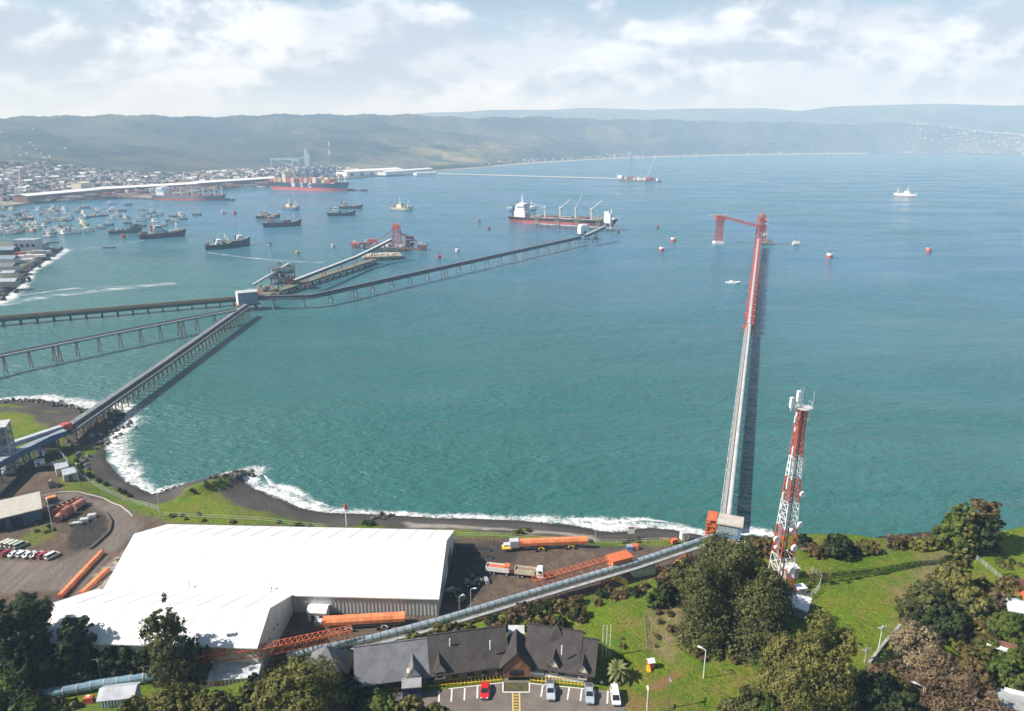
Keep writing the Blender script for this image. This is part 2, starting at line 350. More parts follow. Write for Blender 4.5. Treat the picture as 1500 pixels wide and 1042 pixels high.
def submesh(name, sel):
    q = fq[sel]; u, inv = np.unique(q, return_inverse=True); inv = inv.reshape(-1, 4)
    me = bpy.data.meshes.new(name); me.vertices.add(len(u)); me.loops.add(inv.size); me.polygons.add(len(inv))
    me.vertices.foreach_set('co', np.stack([pts[u, 0], pts[u, 1], zz[u]], 1).astype(np.float32).ravel())
    me.loops.foreach_set('vertex_index', inv.ravel().astype(np.int32)); me.polygons.foreach_set('loop_start', np.arange(0, inv.size, 4, dtype=np.int32))
    for k, a in AT.items(): at = me.attributes.new(k, 'FLOAT', 'POINT'); at.data.foreach_set('value', a[u].astype(np.float32))
    me.polygons.foreach_set('use_smooth', np.ones(len(inv), bool)); me.update(calc_edges=True); me.materials.append(ground)
    o = bpy.data.objects.new(name, me); COL.objects.link(o); return structure(o)
submesh('ground', keep & (zone == 0)); submesh('dirt_yard', keep & (zone == 1)); submesh('beach', keep & (zone == 2))
# ------------------------------------------------------------------ sea
sea_m, nt, out = nodes('sea_water'); geo = N(nt, 'ShaderNodeNewGeometry'); pos = geo.outputs['Position']
b = N(nt, 'ShaderNodeBsdfPrincipled', Roughness=.18, IOR=1.333)
sx = N(nt, 'ShaderNodeSeparateXYZ'); nt.links.new(pos, sx.inputs[0])
off = ramp(nt, mth(nt, 'ADD', sx.outputs['Y'], mth(nt, 'MULTIPLY', sx.outputs['X'], .45)), 260, 1050)                         # silty green shallows, bluer deep water
n0 = ramp(nt, noise(nt, mapping(nt, pos, (1, .5, 1)), .006, 4, .6), .3, .7)
c = mixc(nt, off, (.024, .125, .115), (.052, .165, .285)); c = mixc(nt, mth(nt, 'MULTIPLY', n0, .5), c, (.030, .125, .118)); c = mixc(nt, mth(nt, 'MULTIPLY', ramp(nt, noise(nt, mapping(nt, pos, (.3, 1, 1), (0, 0, R(-14))), .012, 5, .7, .4), .48, .68), .35), c, (.07, .19, .20))
leftshal = ramp(nt, mth(nt, 'ADD', mth(nt, 'MULTIPLY', sx.outputs['X'], -1.0), mth(nt, 'MULTIPLY', sx.outputs['Y'], -.25)), -40, 220)
c = mixc(nt, mth(nt, 'MULTIPLY', leftshal, mth(nt, 'SUBTRACT', 1.0, off)), c, (.055, .155, .15))
nt.links.new(c, b.inputs['Base Color']); rr = ramp(nt, noise(nt, mapping(nt, pos, (.35, 1, 1), (0, 0, R(12))), .011, 5, .65, .5), .35, .65); nt.links.new(mth(nt, 'ADD', .10, mth(nt, 'MULTIPLY', rr, .22)), b.inputs['Roughness'])
w1 = noise(nt, mapping(nt, pos, (.7, 1.2, 1), (0, 0, R(28))), .30, 4, .6, .12)
w2 = noise(nt, mapping(nt, pos, (.7, 1.15, 1), (0, 0, R(-20))), .10, 3, .55, .1)
w3 = noise(nt, mapping(nt, pos, (.45, 1.0, 1), (0, 0, R(30))), .022, 2, .5)
hh = mth(nt, 'ADD', mth(nt, 'MULTIPLY', w1, 1.15), mth(nt, 'ADD', mth(nt, 'MULTIPLY', w2, 1.1), mth(nt, 'MULTIPLY', w3, 2.2)))
bp = N(nt, 'ShaderNodeBump', Strength=1.0, Distance=1.7); nt.links.new(mth(nt, 'MULTIPLY', hh, mth(nt, 'ADD', .75, mth(nt, 'MULTIPLY', rr, .45))), bp.inputs['Height']); nt.links.new(bp.outputs[0], b.inputs['Normal'])
nt.links.new(b.outputs[0], out.inputs[0])
sea = MB().add([(-14000, -400, 0), (14000, -400, 0), (14000, 14000, 0), (-14000, 14000, 0)], [(0, 1, 2, 3)]).build('sea', sea_m); structure(sea)
# seabed under the water, and the surf
foam_m, nt, out = nodes('sea_foam'); uv = N(nt, 'ShaderNodeUVMap'); su = N(nt, 'ShaderNodeSeparateXYZ'); nt.links.new(uv.outputs[0], su.inputs[0])
geo = N(nt, 'ShaderNodeNewGeometry'); u = su.outputs['X']
n1 = noise(nt, geo.outputs['Position'], .34, 8, .78, 1.2); n2 = noise(nt, geo.outputs['Position'], .07, 3, .6)
bell = mth(nt, 'MULTIPLY', ramp(nt, u, 0, .22), mth(nt, 'SUBTRACT', 1.0, ramp(nt, u, .3, 1.0)))
al = ramp(nt, mth(nt, 'ADD', mth(nt, 'MULTIPLY', bell, .58), mth(nt, 'ADD', mth(nt, 'MULTIPLY', n1, 1.5), mth(nt, 'MULTIPLY', n2, .6))), 1.30, 1.86)
d = N(nt, 'ShaderNodeBsdfDiffuse'); d.inputs[0].default_value = (.8, .82, .82, 1); tr = N(nt, 'ShaderNodeBsdfTransparent'); ms = N(nt, 'ShaderNodeMixShader')
nt.links.new(al, ms.inputs[0]); nt.links.new(tr.outputs[0], ms.inputs[1]); nt.links.new(d.outputs[0], ms.inputs[2]); nt.links.new(ms.outputs[0], out.inputs[0])
def resample(pl, step):
    o = [Vector(pl[0])]
    for a, b_ in zip(pl[:-1], pl[1:]):
        a = Vector(a); b_ = Vector(b_); n = max(1, int((b_ - a).length / step))
        for i in range(n): o.append(a.lerp(b_, (i + 1) / n))
    return o
def strip(name, pl, wfun, inner, z, mat, step=2.0):      # strip beside a polyline, on its left-hand (sea) side
    c = resample(pl, step); n = len(c); vs = []; uvs = []; fs = []; K = 5
    for i, p in enumerate(c):
        a = c[max(0, i - 4)]; b_ = c[min(n - 1, i + 4)]; t = (b_ - a).normalized(); nr = Vector((-t.y, t.x)); w = wfun(i / (n - 1), p)
        for k in range(K + 1):
            q = p + nr * (-inner + (w + inner) * k / K); zq = z if inner == 0 or not GX0 < q.x < GX1 or not GY0 < q.y < GY1 else max(z, tz(q.x, q.y) + .08)
            vs.append((q.x, q.y, zq)); uvs.append((k / K, i * step))
    for i in range(n - 1):
        for k in range(K): a = i * (K + 1) + k; fs.append((a, a + K + 1, a + K + 2, a + 1))
    me = bpy.data.meshes.new(name); me.from_pydata(vs, [], fs); ul = me.uv_layers.new(name='UVMap')
    for l in me.loops: ul.data[l.index].uv = uvs[l.vertex_index]
    me.materials.append(mat); o = bpy.data.objects.new(name, me); COL.objects.link(o); o['kind'] = 'stuff'; return o
def shore_w(t, p):
    px = proj(p.x, p.y, 0)[0]
    pk = [(-100, 7), (0, 9), (70, 16), (120, 18), (170, 19), (185, 16), (160, 13), (230, 8), (300, 3), (365, 10), (410, 12), (470, 7), (560, 4.5), (650, 5), (760, 6.5), (850, 13), (900, 15), (960, 8), (1040, 7), (1100, 15), (1130, 10), (1170, 1.5), (1600, 1.5)]
    for (a, wa), (b_, wb) in zip(pk[:-1], pk[1:]):
        if min(a, b_) <= px <= max(a, b_): return wa + (wb - wa) * (px - a) / (b_ - a)
    return 5
o = strip('surf', [Vector(c) for c, q in zip(coast, COAST_PX) if q[0] < 1150], shore_w, 3.0, .1, foam_m)
o['label'] = 'white surf breaking along the dark beach and rocks'
for lo, hi in ((372, 520), (800, 1000)):
    o = strip('surf', [Vector(c) for c, q in zip(coast[20:], COAST_PX[20:]) if lo <= q[0] <= hi], lambda t, p: 3.5 + (2.5 + shore_w(t, p) * .6) * math.sin(math.pi * min(1, max(0, t))) , -3.5, .09, foam_m); o['label'] = 'second broken line of surf off the beach'
# ------------------------------------------------------------------ far shore, hills, sky, sun, air, camera
FAR_PX = [(-900, 330), (-300, 318), (0, 306), (85, 295), (160, 291), (225, 293), (330, 277), (395, 270), (480, 265), (530, 261), (610, 253), (645, 250.5), (700, 246.5), (760, 241), (830, 236.3), (870, 234), (950, 230.5), (1050, 228.2), (1150, 226.4), (1280, 224.8), (1400, 225), (1500, 226.5), (1600, 229), (2100, 232)]
fcoast = np.array([P(a, b)[:2] for a, b in FAR_PX])
faz = np.arctan2(fcoast[:, 0], fcoast[:, 1]); fd = np.hypot(fcoast[:, 0], fcoast[:, 1])
def azpx(px): return math.atan2((px - 750) / F, CA)          # azimuth of a survey column near the skyline
def prof(px, pk): return np.interp(px, [p[0] for p in pk], [p[1] for p in pk])
RA = [(-900, 176), (0, 173), (60, 174), (130, 170), (220, 168), (300, 171), (420, 169), (520, 167), (620, 169), (700, 172), (800, 172), (900, 175), (1000, 177), (1100, 179), (1180, 182), (1260, 181), (1320, 187), (1400, 196), (1500, 203), (2100, 204)]
RB = [(-900, 185), (400, 185), (600, 170), (640, 165), (690, 164), (720, 161), (800, 161), (850, 158), (930, 161), (1000, 159), (1090, 159), (1130, 163), (1180, 156), (1240, 154), (1320, 152), (1400, 155), (1460, 154), (1500, 158), (2100, 160)]
DA = [(-900, 5200), (0, 5400), (600, 6200), (900, 7600), (1280, 9300), (1500, 9300), (2100, 9300)]
hill_m, nt, out = nodes('wooded_hills'); geo = N(nt, 'ShaderNodeNewGeometry'); pos = geo.outputs['Position']
n1 = ramp(nt, noise(nt, pos, .0021, 7, .68), .42, .62); n2 = ramp(nt, noise(nt, pos, .006, 7, .7, .4), .35, .65); n3 = ramp(nt, noise(nt, pos, .03, 5, .75), .35, .65)
c = mixc(nt, n2, (.012, .021, .016), (.036, .048, .026)); c = mixc(nt, mth(nt, 'MULTIPLY', n1, .55), c, (.20, .17, .10)); c = mixc(nt, mth(nt, 'MULTIPLY', n3, .5), c, (.012, .022, .014))
fa = N(nt, 'ShaderNodeAttribute'); fa.attribute_name = 'fields'; c = mixc(nt, mth(nt, 'MULTIPLY', fa.outputs['Fac'], ramp(nt, n2, .2, .7)), c, mixc(nt, n1, (.13, .15, .05), (.28, .23, .12)))
ba = N(nt, 'ShaderNodeAttribute'); ba.attribute_name = 'sandy'; c = mixc(nt, ba.outputs['Fac'], c, (.55, .50, .42))
ur = N(nt, 'ShaderNodeAttribute'); ur.attribute_name = 'urban'; c = mixc(nt, mth(nt, 'MULTIPLY', ur.outputs['Fac'], .75), c, mixc(nt, n3, (.2, .18, .17), (.5, .47, .44)))
b = N(nt, 'ShaderNodeBsdfPrincipled', Roughness=1.0); b.inputs['Specular IOR Level'].default_value = 0
bp = N(nt, 'ShaderNodeBump', Strength=1.0, Distance=25); nt.links.new(noise(nt, pos, .02, 6, .7), bp.inputs['Height']); nt.links.new(bp.outputs[0], b.inputs['Normal'])
nt.links.new(c, b.inputs['Base Color']); nt.links.new(b.outputs[0], out.inputs[0])
def polar(name, ds, zfun, pxs):
    az = np.array([azpx(p) for p in pxs]); n, k = len(az), len(ds(750)); co = np.zeros((n, k, 3)); ex = [np.zeros((n, k)) for _ in range(3)]
    for i in range(n):
        D = ds(pxs[i]); x = np.sin(az[i]) * D; y = np.cos(az[i]) * D
        z, e = zfun(pxs[i], D, x, y); co[i, :, 0] = x; co[i, :, 1] = y; co[i, :, 2] = z
        for a, b_ in zip(ex, e): a[i] = b_
    q = np.arange(n * k).reshape(n, k); f = np.stack([q[:-1, :-1], q[:-1, 1:], q[1:, 1:], q[1:, :-1]], -1).reshape(-1, 4)[:, ::-1]
    me = bpy.data.meshes.new(name); me.vertices.add(n * k); me.loops.add(f.size); me.polygons.add(len(f))
    me.vertices.foreach_set('co', co.astype(np.float32).ravel()); me.loops.foreach_set('vertex_index', f.ravel().astype(np.int32)); me.polygons.foreach_set('loop_start', np.arange(0, f.size, 4, dtype=np.int32))
    for nm, a in zip(('fields', 'sandy', 'urban'), ex): me.attributes.new(nm, 'FLOAT', 'POINT').data.foreach_set('value', a.astype(np.float32).ravel())
    me.polygons.foreach_set('use_smooth', np.ones(len(f), bool)); me.update(calc_edges=True); me.materials.append(hill_m)
    o = bpy.data.objects.new(name, me); COL.objects.link(o); return structure(o)
def dcoast(px): return float(np.interp(azpx(px), faz, fd))
def fnz(x, y, sc, sd=0): return fbm(np.stack([x, y], 1), sc, sd, 5) - .47
def zA(px, D, x, y):
    dc = dcoast(px); dr = float(prof(px, DA)); zr = ZT(float(prof(px, RA)), dr * math.cos(azpx(px)))
    flat_w = float(np.interp(px, [-900, 0, 420, 640, 760, 900, 1280, 1320, 2100], [1500, 1500, 1300, 700, 350, 250, 200, 120, 100]))
    t = (D - dc - flat_w) / max(dr - dc - flat_w, 1); base = 4 + 6 * sst((D - dc) / 400)
    spur = float(np.interp(px, [560, 640, 680, 720, 790], [0, .5, 1, .5, 0]))
    up = (.38 * sst(t * 2.6) + .62 * sst((t - .42) / .58)) * (1 - .6 * sst((D - dr) / 1800)); nz = fnz(x, y, 750, 4) * .9 + fnz(x, y, 300, 9) * .35
    z = np.where(D < dc, -3, base + np.maximum(zr * up * (1 + nz * 1.1 * (1 - sst((t - .75) / .25) * .8)) , 0) + np.where(t > 0, 1, 0) * np.maximum(nz, 0) * 90 * sst(t / .15) * (1 - sst((t - .6) / .4)))
    lo = float(np.interp(px, [-300, 0, 120, 200, 300], [40, 70, 60, 20, 0])); z = z + lo * np.exp(-((D - dc - 1300) / 500) ** 2) * (D > dc)
    rat = (ZT(float(prof(px, RA)) + 1.1 * math.sin(px * .11) + .9 * math.sin(px * .037 + 1) + .6 * math.sin(px * .43), 1000.0) - H) / 1000.0; hp = np.maximum(z - base, 1e-3); kk = np.where(D > dc + flat_w, (rat * y + H - base) / hp, 9e9).min(); z = np.where((D > dc + flat_w * .6) & (z > base), base + (z - base) * (1 + (kk - 1) * sst((D - dc - flat_w * .6) / (flat_w * .4 + 300))), z)
    fields = spur * sst((D - dc - 150) / 300) * (1 - sst((t - .30) / .25)) + .5 * np.exp(-((D - dc - 1100) / 450) ** 2) * float(np.interp(px, [0, 60, 130, 200, 420, 560, 640], [.9, 1, 1, .2, .3, 1, .8]))
    sandy = (D >= dc - 60) * (1 - sst((D - dc - float(np.interp(px, [640, 760, 1280, 1320], [12, 40, 70, 40]))) / 25)) * float(np.interp(px, [600, 660, 760, 1500], [0, .6, 1, .9]))
    urban = np.clip(float(np.interp(px, [0, 420, 520, 640], [1, 1, .7, 0])) * (D > dc) * (1 - sst((D - dc - 760) / 500)) + .75 * float(np.interp(px, [1250, 1320, 1360], [0, .7, 1])) * (D > dc) * (1 - sst((t - .35) / .4)) * np.clip(.5 + 2.5 * fnz(x, y, 700, 2), 0, 1), 0, 1)
    return z, (np.clip(fields, 0, 1), np.clip(sandy, 0, 1), urban)
PXS = np.linspace(-420, 1920, 470)
hills = polar('hills', lambda px: np.concatenate([dcoast(px) + np.array([-120, -60, -15, 0, 10, 25, 45, 70, 110, 170, 250]), dcoast(px) + 250 + (float(prof(px, DA)) + 1800 - dcoast(px) - 250) * np.linspace(0, 1, 90)[1:] ** 1.15]), zA, PXS)
def zB(px, D, x, y):
    zr = ZT(float(prof(px, RB)), 12200 * math.cos(azpx(px))); t = (D - 9300) / 2900
    up = sst(t) * (1 - .5 * sst((t - 1) / .4)); nz = fnz(x, y, 1300, 14) * .8 + fnz(x, y, 420, 19) * .35
    zz_ = np.maximum(5 + zr * up * (1 + nz * .9 * (1 - sst((t - .8) / .2) * .75)), 2); rt_ = (ZT(float(prof(px, RB)), 1000.0) - H) / 1000.0; kk = np.where(t > .2, (rt_ * y + H - 5) / np.maximum(zz_ - 5, 1), 9e9).min(); return 5 + (zz_ - 5) * (1 + (kk - 1) * sst(t / .4)), (np.zeros(len(D)),) * 2 + (np.zeros(len(D)),)
polar('mountains', lambda px: 9000 + np.linspace(0, 4200, 50), zB, PXS)
# sun, sky
EL, AZ = R(43), R(13)
L = Vector((math.cos(EL) * math.cos(AZ), math.cos(EL) * math.sin(AZ), -math.sin(EL)))
sl = bpy.data.lights.new('sun', 'SUN'); sl.energy = 5.0; sl.angle = R(.5); sl.color = (1, .965, .91)
so = bpy.data.objects.new('sun', sl); COL.objects.link(so); so.rotation_euler = L.to_track_quat('-Z', 'Y').to_euler(); so.location = (-200, 0, 300)
W = bpy.data.worlds.new('World'); S.world = W; W.use_nodes = True; nt = W.node_tree; nt.nodes.clear()
out = nt.nodes.new('ShaderNodeOutputWorld'); bg = nt.nodes.new('ShaderNodeBackground'); bg.inputs[1].default_value = .05
sk = nt.nodes.new('ShaderNodeTexSky'); sk.sky_type = 'NISHITA'; sk.sun_disc = False; sk.sun_elevation = EL; sk.sun_rotation = math.atan2(-L.x, -L.y); sk.air_density = 1.0; sk.dust_density = .6; sk.ozone_density = 1.2
tc = nt.nodes.new('ShaderNodeTexCoord'); g = tc.outputs['Generated']; sp = N(nt, 'ShaderNodeSeparateXYZ'); nt.links.new(g, sp.inputs[0])
cv = mapping(nt, g, (1, 1, 1.9)); up_ = nt.nodes.new('ShaderNodeVectorMath'); up_.operation = 'ADD'; up_.inputs[1].default_value = (-.016, 0, .042); nt.links.new(cv, up_.inputs[0])
big = noise(nt, mapping(nt, g, (1, 1, 2.6)), 2.4, 3, .55, .2); puff = noise(nt, cv, 5.0, 11, .60, .15); puff2 = noise(nt, up_.outputs[0], 5.0, 11, .60, .15)
dens = mth(nt, 'ADD', mth(nt, 'MULTIPLY', big, .6), mth(nt, 'MULTIPLY', puff, .55))
thr = N(nt, 'ShaderNodeMapRange'); thr.inputs['From Min'].default_value = .06; thr.inputs['From Max'].default_value = .27; thr.inputs['To Min'].default_value = -.27; thr.inputs['To Max'].default_value = .34; nt.links.new(sp.outputs['Z'], thr.inputs['Value'])
cov = ramp(nt, mth(nt, 'SUBTRACT', dens, thr.outputs[0]), .50, .60)
lit = ramp(nt, mth(nt, 'SUBTRACT', puff, puff2), -.075, .075); body = ramp(nt, noise(nt, mapping(nt, g, (1, 1, 3.0)), 3.6, 6, .6, .3), .42, .62)
cc = mixc(nt, lit, (6.5, 7.3, 8.8), (13.4, 14.4, 15.8)); cc = mixc(nt, mth(nt, 'MULTIPLY', body, .6), cc, (6.9, 7.7, 9.2))
hz = ramp(nt, sp.outputs['Z'], .085, .01); cc = mixc(nt, mth(nt, 'MULTIPLY', hz, .5), cc, (11.6, 13.8, 16.8))
skyc = mixc(nt, mth(nt, 'MULTIPLY', ramp(nt, sp.outputs['Z'], .26, .1), .6), sk.outputs[0], (7.9, 10.3, 12.7))
nt.links.new(mixc(nt, mth(nt, 'MULTIPLY', cov, .96), skyc, cc), bg.inputs[0]); nt.links.new(bg.outputs[0], out.inputs[0])
# sea air: the far hills fade
hz_m, nt, out = nodes('sea_air'); pv = N(nt, 'ShaderNodeVolumePrincipled'); pv.inputs['Color'].default_value = (.50, .73, 1, 1); pv.inputs['Absorption Color'].default_value = (1, 1, 1, 1); pv.inputs['Density'].default_value = 1.5e-4; pv.inputs['Anisotropy'].default_value = 0
nt.links.new(pv.outputs[0], out.inputs['Volume'])
hb = MB().hexa([(-15500, -700, -4.2), (15500, -700, -4.2), (15500, 15500, -4.2), (-15500, 15500, -4.2), (-15500, -700, 760), (15500, -700, 760), (15500, 15500, 760), (-15500, 15500, 760)]).build('haze', hz_m); hb['kind'] = 'stuff'; hb['label'] = 'thin bluish sea haze over the bay'
cam = bpy.data.cameras.new('camera'); cam.sensor_width = 36; cam.lens = 36 * F / 1500; cam.clip_start = 1; cam.clip_end = 40000
co = bpy.data.objects.new('camera', cam); COL.objects.link(co); co.location = (0, 0, H); co.rotation_euler = (math.pi / 2 - A, 0, 0); S.camera = co
S.view_settings.view_transform = 'Standard'; S.view_settings.look = 'None'; S.view_settings.exposure = .68; S.view_settings.gamma = 1
S.cycles.use_denoising = True; S.cycles.max_bounces = 6; S.cycles.volume_bounces = 1; S.cycles.transparent_max_bounces = 12; S.cycles.use_adaptive_sampling = True; S.cycles.adaptive_threshold = .02
# ------------------------------------------------------------------ piers and conveyors over the water
def W2(mb, name, mat, t): return mb.build(name, mat, t, t.location)      # world coordinates -> part of an unrotated thing
def along(pl, s0, step):
    out = []; s = s0; acc = 0
    for a, b in zip(pl[:-1], pl[1:]):
        l = (b - a).length
        while s <= acc + l: out.append((a + (b - a) * ((s - acc) / l), (b - a).normalized())); s += step
        acc += l
    return out
def side(d): return Vector((d.y, -d.x, 0)).normalized()                   # to the right of the direction
def bent(p, d, w, zb, style='A', r=.28, x=True):
    m = MB(); s = side(d) * w / 2; z = Vector((0, 0, 1)); top = p.copy(); h = p.z - zb
    if style == 'A':                                                     # two splayed legs and a cap
        for k in (1, -1): m.bar(top + s * k * .7, Vector((p.x, p.y, zb)) + s * k * 1.9, r * 2)
        m.bar(top + s, top - s, r * 2.4); m.bar(top + s * 1.3 - z * h * .5, top - s * 1.3 - z * h * .5, r)
    else:
        for k in (1, -1): m.bar(top + s * k, Vector((p.x, p.y, zb)) + s * k * 1.08, r * 2)
        m.bar(top + s * 1.15, top - s * 1.15, r * 2.4)
        if x: m.bar(top + s, Vector((p.x, p.y, zb + h * .15)) - s, r); m.bar(top - s, Vector((p.x, p.y, zb + h * .15)) + s, r)
    return m
def gallery(mb, a, b, w, h, lift=0.0, roof=True):
    z = Vector((0, 0, lift + h / 2)); mb.bar(a + z, b + z, w, h)
# pier with its gallery on close-set bents, from the rocks to the grey transfer building
pa = [P(95, 636, 7), P(130, 612, 7), P(240, 536, 7), P(362, 450, 8)]
t = thing('conveyor_pier', 'long dark conveyor pier on close-set bents, from the rocks to the grey box building', 'pier', pa[0])
m = MB(); k = MB(); g = MB(); rl = MB()
for a, b in zip(pa[:-1], pa[1:]):
    d = (b - a).normalized(); s = side(d)
    m.bar(a + s * .6, b + s * .6, 5.2, .6); gallery(g, a - s * .6, b - s * .6, 2.6, 2.0, .3); k.bar(a - s * .6 + Vector((0, 0, 2.5)), b - s * .6 + Vector((0, 0, 2.5)), 3.0, .22)
    for q in (a + s * 3.1, ): rl.bar(q + Vector((0, 0, 1.2)), q + (b - a) + Vector((0, 0, 1.2)), .16); rl.bar(q + Vector((0, 0, .7)), q + (b - a) + Vector((0, 0, .7)), .1)
for p, d in along(pa, 2, 3): rl.bar(p + side(d) * 3.1 + Vector((0, 0, .3)), p + side(d) * 3.1 + Vector((0, 0, 1.25)), .12)
W2(m, 'deck', dgrey, t); W2(g, 'gallery', M('gallery_grey_blue', (.085, .10, .12), .6, .3), t); W2(k, 'gallery_roof', M('gallery_roof_grey', (.20, .21, .21), .6, .3), t); W2(rl, 'railing', lgrey, t)
for p, d in along(pa, 4, 6): W2(bent(p - Vector((0, 0, .3)), d, 5, -2.5 if p.y > 350 else tz(p.x, p.y) - .3, 'X', .2), 'bent', rust, t)
# open conveyor on tall splayed trestles, entering from the left
pb = [P(-110, 553, 9.5), P(0, 524, 10), P(180, 488, 10), P(345, 456, 10)]
t = thing('trestle_conveyor', 'thin dark conveyor on widely spaced splayed trestles, entering at the left edge', 'conveyor', pb[0])
m = MB(); g = MB(); rl = MB()
for a, b in zip(pb[:-1], pb[1:]):
    d = (b - a).normalized(); s = side(d); z = Vector((0, 0, 1))
    m.truss(a, b, 2.6, 1.5, int((b - a).length / 2.5), .16); g.bar(a + z * 1.8 - s * .5, b + z * 1.8 - s * .5, 2.2, .9); rl.bar(a + z * 1.6 + s * 1.6, b + z * 1.6 + s * 1.6, .9, .12); rl.bar(a + z * 2.7 + s * 2, b + z * 2.7 + s * 2, .12)
W2(m, 'truss', dgrey, t); W2(g, 'belt_cover', black, t); W2(rl, 'walkway', lgrey, t)
for i, (p, d) in enumerate(along(pb, 14, 13.6)):
    w = bent(p, d, 3.0, -2.5, 'A', .22)
    if i % 6 == 4: q = p + d * 3; w2 = bent(q, d, 3.0, -2.5, 'A', .22); w.add(w2.v, w2.f)
    W2(w, 'trestle', rust, t)
# broad brown-decked jetty
pc = [P(-120, 481, 6), P(0, 466, 6), P(346, 437, 6)]
t = thing('timber_jetty', 'broad brown-decked jetty with a dark green side, behind the two dark conveyors', 'jetty', pc[0])
m = MB(); g = MB(); pp = MB()
for a, b in zip(pc[:-1], pc[1:]):
    d = (b - a).normalized(); s = side(d); m.bar(a, b, 6.5, .8); g.bar(a + s * 3.3 - Vector((0, 0, 1.3)), b + s * 3.3 - Vector((0, 0, 1.3)), .4, 2.2); g.bar(a - s * 3.3 - Vector((0, 0, 1.3)), b - s * 3.3 - Vector((0, 0, 1.3)), .4, 2.2)
    for o, hh in ((2.2, 1.0), (1.2, .6), (-1.6, .9)): pp.bar(a + s * o + Vector((0, 0, .4 + hh / 2)), b + s * o + Vector((0, 0, .4 + hh / 2)), .5, hh)
W2(m, 'deck', brown, t); W2(g, 'girder', darkgreen, t); W2(pp, 'pipe', M('brown_pipes', (.26, .19, .13), .8, .3), t)
for p, d in along(pc, 6, 11): W2(bent(p - Vector((0, 0, .6)), d, 5.5, -2.5, 'X', .35, False), 'pile_bent', dgrey, t)
# grey box building where they meet
j0, j1 = P(350, 447, 6), P(379, 444, 6); d = (j1 - j0).normalized(); rz = math.atan2(d.y, d.x); Lb = (j1 - j0).length
t = thing('transfer_building', 'windowless box building on piles, white at its end and grey-blue along its side', 'building', (*((j0 + j1) / 2 + Vector((-d.y, d.x, 0)) * 6).xy, 0), rz)
MB().box((0, 0, 10.5), (Lb, 11, 10)).build('wall', tinblue, t)
MB().box((-Lb / 2 - .06, 0, 10.5), (.1, 11, 9.9)).build('end_wall', white, t)
MB().sweep([(-5.8, 15.4), (0, 16.6), (5.8, 15.4), (5.8, 15.6), (0, 16.9), (-5.8, 15.6)], -Lb / 2 - .4, Lb / 2 + .4).build('roof', lgrey, t)
MB().box((0, 0, 5.1), (Lb + 3, 14, .7)).build('floor_slab', rust, t)
for a in (-Lb * .4, 0, Lb * .4): 
    m = MB()
    for b in (-5, 5): m.bar((a, b, 4.8), (a * 1.05, b * 1.1, -2.5), .7)
    m.bar((a, -5, 4), (a, 5, 1), .3); m.bar((a, 5, 4), (a, -5, 1), .3); m.build('pile_bent', rust, t)
# far jetty and loader beyond it: low deck on arches, inclined gallery over it
pd = [P(388, 432, 5), P(470, 405, 5), P(548, 380, 5)]
t = thing('loading_jetty', 'dark green jetty on braced arches with a raised conveyor to the red loader', 'jetty', pd[0])
m = MB(); gr = MB()
for a, b in zip(pd[:-1], pd[1:]): m.bar(a, b, 9, .9); [gr.bar(a + side(b - a) * o + Vector((0, 0, -.9)), b + side(b - a) * o + Vector((0, 0, -.9)), .5, 1.0) for o in (4.4, -4.4)]
W2(m, 'deck', M('mossy_deck', (.16, .16, .11), .9, .35, .3), t); W2(gr, 'girder', darkgreen, t)
for p, d in along(pd, 5, 13): 
    w = bent(p - Vector((0, 0, .5)), d, 8, -2.5, 'X', .45); w.bar(p + side(d) * 4 - Vector((0, 0, 1)), p + side(d) * 4.4 + d * 5 + Vector((0, 0, -7)), .6); w.bar(p + side(d) * 4 - Vector((0, 0, 1)), p + side(d) * 4.4 - d * 5 + Vector((0, 0, -7)), .6); W2(w, 'arch', darkgreen, t)
gal = [P(432, 412, 14), P(520, 378, 14), P(545, 366, 17), P(573, 352, 24)]; m = MB(); rf = MB()
for a, b in zip(gal[:-1], gal[1:]): m.bar(a, b, 3.4, 2.0); rf.bar(a + Vector((0, 0, 1.4)), b + Vector((0, 0, 1.4)), 3.6, .3)
W2(m, 'gallery', navy, t); W2(rf, 'gallery_roof', lgrey, t)
for p, d in along(gal[:3], 20, 38): W2(bent(p, d, 3.4, 5, 'X', .3, False), 'gallery_trestle', red, t)
q = P(552, 379, 0); W2(MB().box((q.x + 6, q.y, 3.4), (46, 30, 2.4), .3).box((q.x + 6, q.y, 1), (38, 24, 3), .3), 'platform', khaki, t)
m = MB()
for i in range(16): m.box((q.x + random.uniform(-12, 24), q.y + random.uniform(-10, 10), 5), (random.uniform(2, 6), random.uniform(2, 5), random.uniform(1, 3)), random.random())
each(m, 'equipment', cream, t, t.location)
# transfer tower on that jetty
q = P(414, 424, 0); t = thing('transfer_tower', 'cluttered dark transfer tower with small pale hoods at the near end of the raised conveyor', 'tower', q)
m = MB(); 
for i in (-8, -2, 5, 11):
    for k in (-5, 5): m.bar((i, k, -2), (i, k, 20 + i * .4), .7)
for zz_ in (6, 11, 16, 21):
    m.box((1, 0, zz_), (22, 12, .4)); m.bar((-8, -5, zz_ - 5), (11, -5, zz_), .35); m.bar((-8, 5, zz_), (11, 5, zz_ - 5), .35)
m.build('frame', dgrey, t); h = MB()
for i in range(9): h.box((random.uniform(-9, 11), random.uniform(-5, 5), random.uniform(9, 25)), (random.uniform(3, 6), random.uniform(3, 5), random.uniform(2, 4)), random.uniform(0, 1), 0, .8)
each(h, 'hood', khaki, t); MB().bar((-22, -14, 7), (8, 2, 24), 3, 2).build('feed_conveyor', lgrey, t)
MB().box((8, 0, 9), (8, 9, 5)).build('cabin', red, t)
q = P(386, 437, 0); t = thing('winch_platform', 'low rusty platform heaped with machinery just behind the grey box building', 'platform', q)
m = MB().box((0, 4, 4.5), (30, 18, 1))
